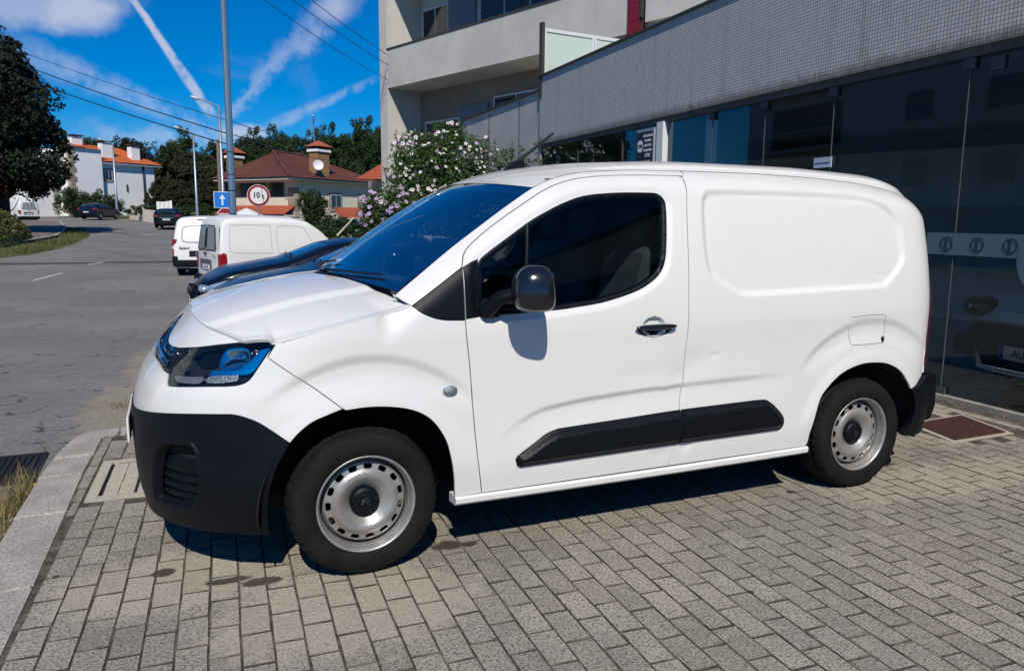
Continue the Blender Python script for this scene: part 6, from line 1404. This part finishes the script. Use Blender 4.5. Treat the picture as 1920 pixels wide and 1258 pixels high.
# low roof and garden shed to its right
sh = empty('garden_shed', (0, 0, 0), 'small open shed with red tiled roof before the cream house, left of the flowering bush', 'shed'); q = aty(660, 420, 50); sx_, sy_ = float(q[0]), 50.; zs = float(aty(660, 410, 50)[2])
Ms = lframe((sx_, sy_, 0), math.radians(20))
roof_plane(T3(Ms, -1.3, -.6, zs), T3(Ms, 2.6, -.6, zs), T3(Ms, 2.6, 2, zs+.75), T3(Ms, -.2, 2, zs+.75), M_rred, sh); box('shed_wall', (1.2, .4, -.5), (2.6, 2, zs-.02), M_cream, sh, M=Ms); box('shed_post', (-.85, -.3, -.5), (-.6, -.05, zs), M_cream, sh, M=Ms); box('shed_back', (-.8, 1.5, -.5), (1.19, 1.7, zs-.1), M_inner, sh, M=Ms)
for k in range(7): box('balustrade', (-.4+k*.22, -.1, zs-1.3), (-.3+k*.22, 0, zs-.75), M_cream, sh, M=Ms)
settle(sh, (sx_, sy_, -.1))
# neighbouring house corner by the apartment block
nh = empty('neighbour_house', (0, 0, 0), 'corner of a house with red tiled roof just left of the apartment block', 'house'); q = aty(700, 330, 50); x0 = float(q[0]); ze = float(aty(690, 335, 50)[2])
box('house_wall', (x0+.2, 50, -.3), (x0+9, 52.4, ze-.1), M_plast, nh); roof_plane((x0-1.4, 49.2, ze-.1), (x0+9, 49.2, ze-.1), (x0+9, 53.5, ze+2.2), (x0+3.0, 53.5, ze+2.2), M_rred, nh); settle(nh, (x0+4, 53, 0))
# low cream wall with laundry
wl = [ground(243, 411)[:2], ground(300, 419.5)[:2], ground(336, 427)[:2]]
lw = empty('garden_wall', (0, 0, 0), 'low cream wall along the road behind the two far hatchbacks', 'wall')
for a, b in zip(wl[:-1], wl[1:]):
    d = (b-a)/np.linalg.norm(b-a); n_ = np.array([-d[1], d[0]])*.25; q = [a, b, b+n_, a+n_]; za, zb_ = gz(a[1]), gz(b[1]); zz = [za, zb_, zb_, za]
    MB().add([(*p, z-.3) for p, z in zip(q, zz)]+[(*p, z+1.05) for p, z in zip(q, zz)], [(0, 1, 5, 4), (1, 2, 6, 5), (2, 3, 7, 6), (3, 0, 4, 7), (4, 5, 6, 7)]).obj('wall_length', M_cream, lw)
settle(lw, (*wl[1], gz(wl[1][1])))
a = aty(293, 378, 73); b = aty(322, 376, 73); v = []; 
for j in range(5):
    for i in range(13): s = i/12; v.append((a[0]+(b[0]-a[0])*s, 73+.12*math.sin(i*1.9+j*.5), a[2]+(b[2]-a[2])*s-.06*math.sin(math.pi*s)-j*.19-(.12*s if j == 4 else 0)))
tag(MB().add(v, [(j*13+i, j*13+i+1, (j+1)*13+i+1, (j+1)*13+i) for j in range(4) for i in range(12)], True).obj('laundry_sheet', M_sw), 'white sheet hung out to dry above the low cream wall', 'laundry')
# parasol behind the signs
a = aty(462, 390, 45); um = empty('parasol', (float(a[0]), 45, gz(45)), 'white parasol between the thick pole and the round sign', 'parasol'); hz = float(a[2])-gz(45)
MB().lathe([(0, hz), (1.25, hz-.55), (1.27, hz-.62), (1.2, hz-.56), (0, hz-.06)], 16, 'z').obj('canopy', M_sw, um, smooth=False); MB().tube([(0, 0, 0), (0, 0, hz-.05)], .03, 6).obj('parasol_pole', M_galv, um)
# leaning pole right of the parked cars
a = aty(632, 442, 12.5); b = aty(664, 408, 12.5)
tag(MB().tube([a, b], [.022, .015], 6).obj('leaning_stick', mat('pale_wood', (.45, .42, .33), .7)), 'thin pale stick leaning in front of the shrubs beside the windscreen', 'stick')

# ================================================================ vegetation
def leafmat(name, c0, c1, c2, trans=.25, rough=.55):
    if name in MATS: return MATS[name]
    M = bpy.data.materials.new(name); M.use_nodes = True; nt = M.node_tree; N, L = nt.nodes, nt.links; P = N['Principled BSDF']
    g = N.new('ShaderNodeNewGeometry'); r = g.outputs['Random Per Island']; n = nz(N, L, g.outputs['Position'], .7, 3)
    c = mixrgb(N, L, r, c0, c1); c = mixrgb(N, L, mt(N, L, 'MULTIPLY', rmp(N, L, n, .45, .7), .7), c, c2); L.new(c, P.inputs['Base Color']); P.inputs['Roughness'].default_value = rough; P.inputs['Specular IOR Level'].default_value = .35
    t = N.new('ShaderNodeBsdfTranslucent'); L.new(c, t.inputs[0]); mx = N.new('ShaderNodeMixShader'); mx.inputs[0].default_value = trans; out = N['Material Output']
    L.new(P.outputs[0], mx.inputs[1]); L.new(t.outputs[0], mx.inputs[2]); L.new(mx.outputs[0], out.inputs[0]); MATS[name] = M; return M
def crown_mesh(name, blobs, n, size, m, sub=14, rs=.33, seed=1, droop=0., flat=.0):
    """leaf clumps through the volume of several blobs (cx, cy, cz, rx, ry, rz)"""
    R = np.random.default_rng(seed); B = np.array(blobs, float); vol = B[:, 3]*B[:, 4]*B[:, 5]; w = vol**.67; w /= w.sum(); C = []; S_ = []
    for b, k in zip(B, (w*sub*len(B)).astype(int)+2):
        d = R.normal(size=(k, 3)); d /= np.linalg.norm(d, axis=1)[:, None]; rr = R.uniform(.45, 1.0, k)**.5; C.append(b[:3]+d*rr[:, None]*b[3:]); S_.append(np.tile(b[3:]*rs, (k, 1))*R.uniform(.6, 1.25, (k, 1)))
    C = np.concatenate(C); S_ = np.concatenate(S_); pk = S_.prod(1)**.67; pk /= pk.sum(); idx = R.choice(len(C), n, p=pk)
    d = R.normal(size=(n, 3)); d /= np.linalg.norm(d, axis=1)[:, None]; rad = R.uniform(.35, 1.0, n)**.6; P = C[idx]+d*S_[idx]*rad[:, None]; P[:, 2] -= droop*R.random(n)**2
    nr = d*.8+R.normal(size=(n, 3))*.6+np.array([0, 0, .35]); nr /= np.linalg.norm(nr, axis=1)[:, None]; t = np.cross(nr, R.normal(size=(n, 3))); t /= np.linalg.norm(t, axis=1)[:, None]; b = np.cross(nr, t)
    s = size*R.uniform(.55, 1.3, n)[:, None]; el = R.uniform(1.3, 2.0, n)[:, None]
    V = np.stack([P-t*s*el*.5, P+b*s*.42+nr*s*.10, P+t*s*el*.5-nr*s*.12, P-b*s*.42+nr*s*.10], 1).reshape(-1, 3); F4 = np.arange(n*4).reshape(n, 4)
    me = npmesh(name, V, F4, None, False); me.materials.append(m); return me
M_bark = mat('bark', (.085, .065, .048), .95, col2=(.04, .032, .025), vscale=6, bump=.02, bscale=18)
def trunk_mesh(h, r, limbs, seed=0, name='trunk'):
    R = random.Random(seed); mb = MB(); mb.tube([(0, 0, -.4), (R.uniform(-.1, .1), R.uniform(-.1, .1), h*.4), (R.uniform(-.2, .2), R.uniform(-.2, .2), h)], [r*1.25, r, r*.55], 9)
    for k in range(limbs):
        a = k*2.4+R.random(); z = h*R.uniform(.45, .95); l = h*R.uniform(.35, .7); mb.tube([(0, 0, z), (math.cos(a)*l*.45, math.sin(a)*l*.45, z+l*.35), (math.cos(a)*l*.8, math.sin(a)*l*.8, z+l*.9)], [r*.45, r*.28, r*.1], 6)
    me = mb.mesh(name); me.materials.append(M_bark); return me
def plant(name, loc, label, cat, crown, trunk, group=None, rz=0., sc=(1, 1, 1)):
    t = empty(name, loc, label, cat, group, rz); t.scale = sc; link('crown', crown, t)
    if trunk: link('trunk', trunk, t)
    return t
L_dark = leafmat('dark_tree_leaves', (.006, .012, .006), (.016, .026, .011), (.018, .012, .008), .08, .7)
L_wood = leafmat('woodland_leaves', (.020, .044, .013), (.046, .080, .024), (.014, .032, .012), .18)
L_wood2 = leafmat('brown_green_leaves', (.026, .038, .013), (.055, .058, .022), (.036, .026, .013), .18)
L_hib = leafmat('hibiscus_leaves', (.026, .064, .016), (.085, .155, .038), (.017, .042, .012), .25)
L_hedge = leafmat('hedge_leaves', (.020, .042, .012), (.045, .080, .022), (.014, .030, .010), .18)
L_red = leafmat('red_bush_leaves', (.045, .022, .016), (.10, .045, .032), (.03, .035, .014), .2)
# big dark tree, left edge
def place_px(px, Y): p = aty(px, 400, Y); return float(p[0]), Y
Yt = 52.; s_ = 55/F
def bl(px, py, rpx, Y=Yt, rd=None, rz_=None):
    p = aty(px, py, Y); r = rpx*(Y+3.2)/F; return (p[0], p[1], p[2], r, rd or r, rz_*(Y+3.2)/F if rz_ else r)
blobs = [bl(-25, 120, 52), bl(10, 130, 38), bl(-40, 200, 80), bl(30, 215, 58), bl(62, 262, 42), bl(20, 280, 70), bl(95, 300, 38), bl(-60, 285, 78), bl(62, 318, 40), bl(112, 290, 16), bl(98, 330, 24), bl(5, 90, 24), bl(40, 160, 34), bl(75, 225, 26), bl(-90, 240, 90), bl(118, 306, 16), bl(45, 325, 30), bl(2, 60, 14, rz_=20), bl(30, 110, 20), bl(85, 345, 20), bl(108, 340, 14), bl(132, 296, 10), bl(120, 325, 13)]
tx_, ty_ = place_px(5, Yt); blobs = [(b[0]-tx_, b[1]-ty_, b[2]-gz(ty_), *b[3:]) for b in blobs]
plant('broadleaf_tree', (tx_, ty_, gz(ty_)), 'large dark green tree at the left edge of the photo, above the mound', 'tree', crown_mesh('crown', blobs, 70000, .18, L_dark, 26, .30, 3), trunk_mesh(6, .32, 7, 2))
# reddish bush before it
rx_, ry_ = place_px(12, 51); bb = [bl(-5, 318, 32, 51), bl(30, 328, 24, 51), bl(-30, 340, 38, 51), bl(18, 338, 24, 51), bl(48, 338, 12, 51)]; bb = [(b[0]-rx_, b[1]-ry_, b[2]-gz(51), *b[3:]) for b in bb]
plant('red_shrub', (rx_, ry_, gz(51)), 'reddish flowering shrub under the large dark tree', 'shrub', crown_mesh('crown', bb, 9000, .11, L_red, 18, .34, 4), trunk_mesh(1.8, .09, 5, 3))
# ivy on the mound
n = 15000; R = np.random.default_rng(5); a = R.uniform(0, 2*math.pi, n); r = np.sqrt(R.random(n)); X_ = -11.7+4.9*r*np.cos(a); Y_ = 44+11*r*np.sin(a)
Zm = np.array([moundz(x, y) for x, y in zip(X_, Y_)])+.06; P = np.stack([X_, Y_, Zm], 1); dk = R.normal(size=(n, 3))*.5+np.array([0, 0, 1]); dk /= np.linalg.norm(dk, axis=1)[:, None]; t = np.cross(dk, R.normal(size=(n, 3))); t /= np.linalg.norm(t, axis=1)[:, None]; b = np.cross(dk, t); s = .09*R.uniform(.6, 1.5, (n, 1))
me = npmesh('ground_cover', np.stack([P-t*s, P+b*s*.6, P+t*s, P-b*s*.6], 1).reshape(-1, 3), np.arange(4*n).reshape(n, 4)); me.materials.append(leafmat('mound_leaves', (.070, .075, .016), (.12, .115, .026), (.022, .042, .012), .15)); tag(link('ground_cover', me), 'yellowish green creeping plants covering the mound', 'ground cover', None, 'stuff')
# grass: verge tufts and weeds
def grass(name, pts, h, w, m, label, seed=0, lean=.35):
    R = np.random.default_rng(seed); n = len(pts); P = np.array(pts, float); a = R.uniform(0, 6.283, n); d = np.stack([np.cos(a), np.sin(a), 0*a], 1); hh = (h*R.uniform(.4, 1.2, n))[:, None]; t = np.cross(d, [0, 0, 1.]); up = np.array([0, 0, 1.])
    ww = (w*R.uniform(.6, 1.3, n))[:, None]; V = np.stack([P-t*ww, P+t*ww, P+up*hh*.6+d*hh*lean*.4+t*ww*.6, P+up*hh*.6+d*hh*lean*.4-t*ww*.6, P+up*hh+d*hh*lean], 1).reshape(-1, 3)
    i = np.arange(n)[:, None]*5; me = npmesh(name, V, i+np.array([[0, 1, 2, 3]]), i+np.array([[3, 2, 4]])); me.materials.append(m); return tag(link(name, me), label, 'grass', None, 'stuff')
M_gr = leafmat('grass_blades', (.06, .09, .02), (.12, .15, .04), (.18, .15, .07), .25); M_dry = leafmat('dry_grass', (.22, .17, .06), (.32, .24, .10), (.12, .12, .04), .3)
vp_ = np.array([G2(0, 484), G2(55, 478), G2(110, 467), G2(150, 453), G2(168, 443), G2(160, 433), G2(140, 428), G2(125, 427), G2(124, 436), G2(107, 447), G2(76, 453), G2(0, 466)])
def scatter(poly, n, seed):
    R = np.random.default_rng(seed); lo, hi = poly.min(0), poly.max(0); q = R.uniform(lo, hi, (n*6, 2)); q = q[inside(poly, q[:, 0], q[:, 1])][:n]; return [(x, y, gz(y)+.01) for x, y in q]
grass('verge_grass', scatter(vp_, 5200, 1), .09, .012, M_gr, 'green grass growing on the verge outside the left kerb', 2)
grass('verge_grass', [p for p in scatter(vp_, 3000, 5) if math.sin(p[1]*.9)+math.sin(p[0]*2.1) > .5], .24, .016, M_gr, 'taller bright tufts of grass in the verge at left', 6)
R = np.random.default_rng(8); pts = []
for cx, cy, sx1, sy1, n in ((-.66, 1.85, .05, .12, 220), (-.68, 1.3, .06, .35, 380), (-.72, .5, .08, .3, 240), (-.57, 2.75, .03, .12, 140), (-.66, 2.15, .04, .06, 60)): pts += [(x, y, -.12) for x, y in zip(R.normal(cx, sx1, n), R.normal(cy, sy1, n)) if x < -.622]
grass('gutter_weeds', pts, .13, .0022, M_dry, 'dry yellow weeds in the gutter along the granite kerb', 3, .8)
grass('gutter_weeds', pts[::3], .10, .0028, M_gr, 'green weeds in the gutter beside the drain grate', 4, .8)
pts = [(x, y, .0) for x, y in zip(R.normal(.05, .14, 90), R.normal(2.69, .02, 90))]+[(x, y, -.115) for x, y in zip(R.normal(-.22, .09, 160), R.normal(4.15, .10, 160))]
grass('crack_weeds', pts, .035, .003, M_dry, 'small weeds in the joints behind the front bumper', 7, .9)
q = []
for yy in np.linspace(-2.5, 1.4, 60): p = MF @ Vector((yy, 0, -.03)); q += [(p.x+random.gauss(0, .012), p.y+random.gauss(0, .02), -.01) for _ in range(random.choice((1, 2, 9)))]
grass('sill_weeds', q, .045, .002, M_dry, 'dry weeds along the foot of the shop window', 9, .8)
# pale fallen leaves in the gutter
n = 420; X_ = R.normal(-.78, .11, n); Y_ = R.uniform(-.4, 2.2, n); k = X_ < -.625; X_, Y_ = X_[k], Y_[k]; n = len(X_); P = np.stack([X_, Y_, np.full(n, -.112)], 1); dk = R.normal(size=(n, 3))*.4+np.array([0, 0, 1]); dk /= np.linalg.norm(dk, axis=1)[:, None]; t = np.cross(dk, R.normal(size=(n, 3))); t /= np.linalg.norm(t, axis=1)[:, None]; b = np.cross(dk, t); s = .014*R.uniform(.5, 1.4, (n, 1))
me = npmesh('leaf_litter', np.stack([P-t*s, P+b*s*.6, P+t*s, P-b*s*.6], 1).reshape(-1, 3), np.arange(4*n).reshape(n, 4)); me.materials.append(leafmat('fallen_leaves', (.42, .24, .07), (.55, .38, .16), (.25, .13, .05), .2)); tag(link('leaf_litter', me), 'orange fallen leaves along the gutter at the left edge', 'fallen leaves', None, 'stuff')
# hedge before the white house
hb_ = []
q1, q2 = aty(122, 380, 84), aty(212, 385, 84)
for k in range(9):
    t_ = k/8; hb_.append((float(q1[0]+(q2[0]-q1[0])*t_)-float(q1[0]), random.uniform(-.5, .5), 1.1+.25*math.sin(k*2.3)+(.5 if k < 3 else 0), .95, .9, 1.25))
plant('hedge', (float(q1[0]), 84, gz(84)-.1), 'clipped green hedge before the white house', 'hedge', crown_mesh('crown', hb_, 13000, .12, L_hedge, 18, .36, 11), None)
hb2 = [(k*.9, random.uniform(-.3, .3), .5, .7, .5, .45) for k in range(8)]; q = aty(250, 400, 76)
plant('hedge', (float(q[0]), 76, gz(76)+.5), 'low shrubs growing over the cream wall, under the white sheet', 'hedge', crown_mesh('crown', hb2, 5000, .10, L_hedge, 14, .36, 12), None)
# woodland row behind the houses
cr = []
for k, (m_, sd, el) in enumerate(((L_wood, 21, 1.), (L_wood2, 22, .85), (L_wood, 23, 1.25), (L_dark, 24, 1.0))):
    R_ = random.Random(sd); bs = [(0, 0, 6*el, 2.6, 2.6, 3.2*el), (0, 0, 9.0*el, 1.7, 1.7, 2.2*el)]+[(R_.uniform(-2.3, 2.3), R_.uniform(-2, 2), R_.uniform(3.2, 9.5)*el, R_.uniform(.9, 1.7), R_.uniform(.9, 1.7), R_.uniform(1.0, 2.0)) for _ in range(9)]
    cr.append(crown_mesh('crown', bs, 15000, .22, m_, 16, .32, sd))
tk = [trunk_mesh(7, .2, 6, s) for s in (1, 2, 3)]
row = [(170, 248, 112, 1), (205, 262, 118, 1), (238, 247, 108, 3), (262, 255, 110, 3), (290, 292, 112, 1), (312, 262, 104, 1), (340, 244, 106, 2), (362, 275, 100, 1), (398, 258, 104, 0), (425, 268, 100, 1), (455, 250, 104, 0), (478, 243, 108, 2), (505, 240, 104, 2), (528, 240, 108, 0), (556, 246, 102, 0), (588, 246, 106, 2), (615, 236, 100, 2), (640, 244, 104, 0), (664, 232, 98, 2), (688, 224, 96, 2), (712, 230, 100, 0), (735, 228, 102, 2)]
low = [(300, 330, 92, 1), (325, 340, 88, 1), (348, 335, 90, 3), (372, 330, 84, 1), (392, 345, 80, 1), (282, 345, 96, 1), (410, 320, 86, 3), (440, 315, 92, 1), (150, 300, 120, 1), (130, 310, 122, 3)]
names = ['green', 'brownish', 'tall feathery green', 'dark']
ordn = ['first', 'second', 'third', 'fourth', 'fifth', 'sixth', 'seventh', 'eighth', 'ninth', 'tenth', 'eleventh', 'twelfth', 'thirteenth', 'fourteenth', 'fifteenth', 'sixteenth', 'seventeenth', 'eighteenth', 'nineteenth', 'twentieth', 'twenty-first', 'twenty-second']
hts = [12.2, 10.5, 13.6, 12.2]
for i, (px, py, Y, k) in enumerate(row+low):
    t_ = aty(px, py, Y); H = float(t_[2])-gz(Y); s = H/hts[k]; wd = s*(1.0 if i < len(row) else 1.35)
    lb = f'{names[k]} woodland tree on the skyline, {ordn[i]} from the left in the row' if i < len(row) else f'lower {names[k]} tree of the wood edge, {ordn[i-len(row)]} planted, before the skyline row'
    if i >= len(row): lb = ['lower brown-green tree at the wood edge above the white sheet', 'brown-green tree of the wood edge above the black hatchback', 'dark low tree just left of the middle street lamp', 'brown-green tree just right of the middle street lamp', 'brown-green low tree behind the blue arrow sign', 'brown-green tree touching the right end of the white house', 'dark tree of the wood edge behind the tall street lamp', 'brown-green tree behind the small brick chimney', 'brown-green tree behind the dark tree, left of the white house', 'dark tree at the far left end of the wood edge'][i-len(row)]
    plant('woodland_tree', (float(t_[0]), Y, gz(Y)), lb, 'tree', cr[k], tk[i % 3], 'trees of the wood behind the houses', random.uniform(0, 6.28), (wd, wd, s))
# backdrop mass low in the wood so no gap shows the plain
bw = [(float(aty(px, 400, 116)[0]), 116+random.uniform(-2, 2), 4.5+random.uniform(0, 2), 4, 3, 4.5) for px in range(100, 780, 32)]
me = crown_mesh('wood_undergrowth', [(b[0], b[1], b[2]+gz(116)-3, *b[3:]) for b in bw], 26000, .30, L_wood2, 14, .36, 31); tag(link('wood_undergrowth', me), 'dense undergrowth filling the wood behind both houses', 'undergrowth', None, 'stuff')
# climbing tree in front of the cream house
bx, by = place_px(585, 36)
bb = [bl(583, 378, 22, 36), bl(570, 372, 12, 36), bl(600, 380, 14, 36), bl(585, 405, 16, 36), bl(605, 420, 20, 36), bl(575, 425, 16, 36), bl(628, 430, 16, 36), bl(592, 362, 9, 36)]; bb = [(b[0]-bx, b[1]-by, b[2]-gz(36), *b[3:]) for b in bb]
plant('garden_tree', (bx, by, gz(36)), 'small round-topped green tree before the cream house, under its window', 'tree', crown_mesh('crown', bb, 9000, .075, L_hedge, 20, .34, 41, .3), trunk_mesh(1.6, .08, 4, 5))
bx, by = place_px(640, 22); bb = [bl(600, 435, 14, 22), bl(622, 432, 14, 22), bl(645, 425, 18, 22), bl(668, 432, 16, 22), bl(632, 410, 9, 22), bl(655, 440, 16, 22), bl(690, 440, 20, 22), bl(715, 440, 20, 22), bl(610, 450, 14, 22)]; bb = [(b[0]-bx, b[1]-by, b[2]-gz(22), *b[3:]) for b in bb]
plant('dark_shrub', (bx, by, gz(22)), 'dark leafy shrubs behind the parked cars, left of the flowering bush', 'shrub', crown_mesh('crown', bb, 9000, .05, leafmat('dark_shrub_leaves', (.015, .04, .012), (.05, .10, .028), (.02, .04, .015), .2), 20, .34, 42), None)
# flowering hibiscus
def petal_flower(name, c0, c1, r):
    mb = MB(); 
    for k in range(5):
        a = 2*math.pi*k/5; ca, sa = math.cos(a), math.sin(a); v = []
        for rr, w, z in ((.05, .03, 0), (.45, .30, .16), (.85, .36, .22), (1.0, .16, .16)):
            for s in (-1, 1): x, y = rr*r, s*w*r; v.append((x*ca-y*sa, x*sa+y*ca, z*r))
        mb.add(v, [(0, 1, 3, 2), (2, 3, 5, 4), (4, 5, 7, 6)], True)
    me = mb.mesh(name); M = bpy.data.materials.get(name+'_petal') or bpy.data.materials.new(name+'_petal'); M.use_nodes = True; nt = M.node_tree; N, L = nt.nodes, nt.links
    tc = N.new('ShaderNodeTexCoord'); l = N.new('ShaderNodeVectorMath'); l.operation = 'LENGTH'; L.new(tc.outputs['Object'], l.inputs[0]); f_ = rmp(N, L, l.outputs['Value'], .18*r, .42*r); L.new(mixrgb(N, L, f_, c1, c0), N['Principled BSDF'].inputs['Base Color']); N['Principled BSDF'].inputs['Roughness'].default_value = .6
    me.materials.append(M); return me
FW = petal_flower('white_flower', (.70, .66, .66), (.28, .03, .08), .040); FL = petal_flower('lilac_flower', (.46, .34, .54), (.25, .03, .15), .044)
def hib(label, Y, spec, nleaf, fl, seed, size=.042, nf=130, wisps=()):
    cx = float(aty(spec[0][0], 400, Y)[0]); bs = [bl(px, py, r, Y+dy) for px, py, r, dy in spec]; z0 = gz(Y); bs = [(b[0]-cx, b[1]-Y, b[2]-z0, b[3], b[3]*.75, b[5]) for b in bs]
    t = empty('flowering_shrub', (cx, Y, z0), label, 'shrub', 'flowering shrubs by the shop'); mb = MB(); R_ = random.Random(seed)
    for px, py, h in wisps:
        p = aty(px, py, Y); q = aty(px+R_.uniform(-6, 6), py-h, Y); a = (p[0]-cx, p[1]-Y, p[2]-z0); b = (q[0]-cx, q[1]-Y, q[2]-z0); mb.tube([a, b], .006, 4)
        for k in range(7): f_ = (k+1)/7; c = np.array(a)*(1-f_)+np.array(b)*f_; bs.append((*c, .05, .05, .045))
    me = crown_mesh('crown', bs, nleaf, size, L_hib, 30, .30, seed); link('crown', me, t)
    for k in range(9): b = bs[k % len(spec)]; mb.tube([(R_.uniform(-.2, .2), 0, 0), (b[0]*.5, b[1]*.5, b[2]*.6), (b[0], b[1], b[2])], [.025, .018, .008], 5)
    mb.obj('stems', M_bark, t)
    B = [b for b, q in zip(bs, spec) if q[1] < 425]; wt = [b[3]**2 for b in B]
    for k in range(nf):
        b = R_.choices(B, wt)[0]; u = R_.uniform(-1, 1); v_ = R_.uniform(-.85, 1)*math.sqrt(1-u*u); d = np.array([u, -math.sqrt(max(0, 1-u*u-v_*v_)), v_]); p = np.array(b[:3])+d*np.array(b[3:])*R_.uniform(1.0, 1.12)
        o = link('flower', fl[0] if R_.random() < fl[2] else fl[1], t, p); nd = Vector(d)+Vector((R_.gauss(0, .35), -.35, R_.gauss(0, .35)+.25)); o.rotation_euler = nd.to_track_quat('Z', 'Y').to_euler(); s = R_.uniform(.65, 1.15); o.scale = (s, s, s*R_.uniform(.7, 2.0))
hib('big flowering bush with white and pink blossoms, left of the shop wall', 12.5, [(810, 330, 62, 0), (860, 300, 52, 0), (780, 290, 42, .2), (840, 260, 34, .3), (890, 340, 42, 0), (800, 380, 45, -.2), (760, 330, 32, 0), (905, 290, 30, .1), (870, 370, 50, 0), (755, 270, 18, 0), (740, 300, 14, 0), (830, 440, 60, 0), (880, 430, 50, 0), (850, 490, 50, 0)], 40000, (FW, FL, .95), 51, .040, 230, [(745, 270, 22), (840, 240, 26), (875, 250, 18), (915, 265, 22), (930, 280, 16), (800, 262, 14), (858, 236, 20)])
hib('bush with lilac blossoms, lower and left of the big flowering bush', 11.2, [(715, 385, 34, 0), (740, 350, 22, 0), (700, 405, 28, 0), (750, 400, 36, 0), (690, 375, 14, 0), (730, 430, 34, 0), (680, 395, 14, 0), (775, 420, 30, 0), (720, 470, 40, 0), (760, 480, 40, 0)], 19000, (FL, FW, .85), 52, .036, 95, [(690, 368, 12), (725, 335, 20), (705, 365, 15)])
hib('low shrub with a few lilac blossoms against the shop wall, behind the aerial', 9.6, [(950, 305, 24, 0), (985, 312, 18, 0), (1010, 308, 14, 0), (965, 325, 22, 0), (1040, 315, 12, 0), (960, 370, 34, 0), (1000, 365, 30, 0), (970, 420, 36, 0), (1010, 420, 34, 0), (985, 470, 40, 0), (1040, 370, 22, 0)], 13000, (FL, FW, .6), 53, .034, 16, [(960, 300, 26), (975, 295, 20), (1005, 292, 26), (1012, 290, 30), (1045, 300, 14), (1062, 300, 16), (1020, 300, 22)])

# final: names without stray data
bpy.context.view_layer.update()
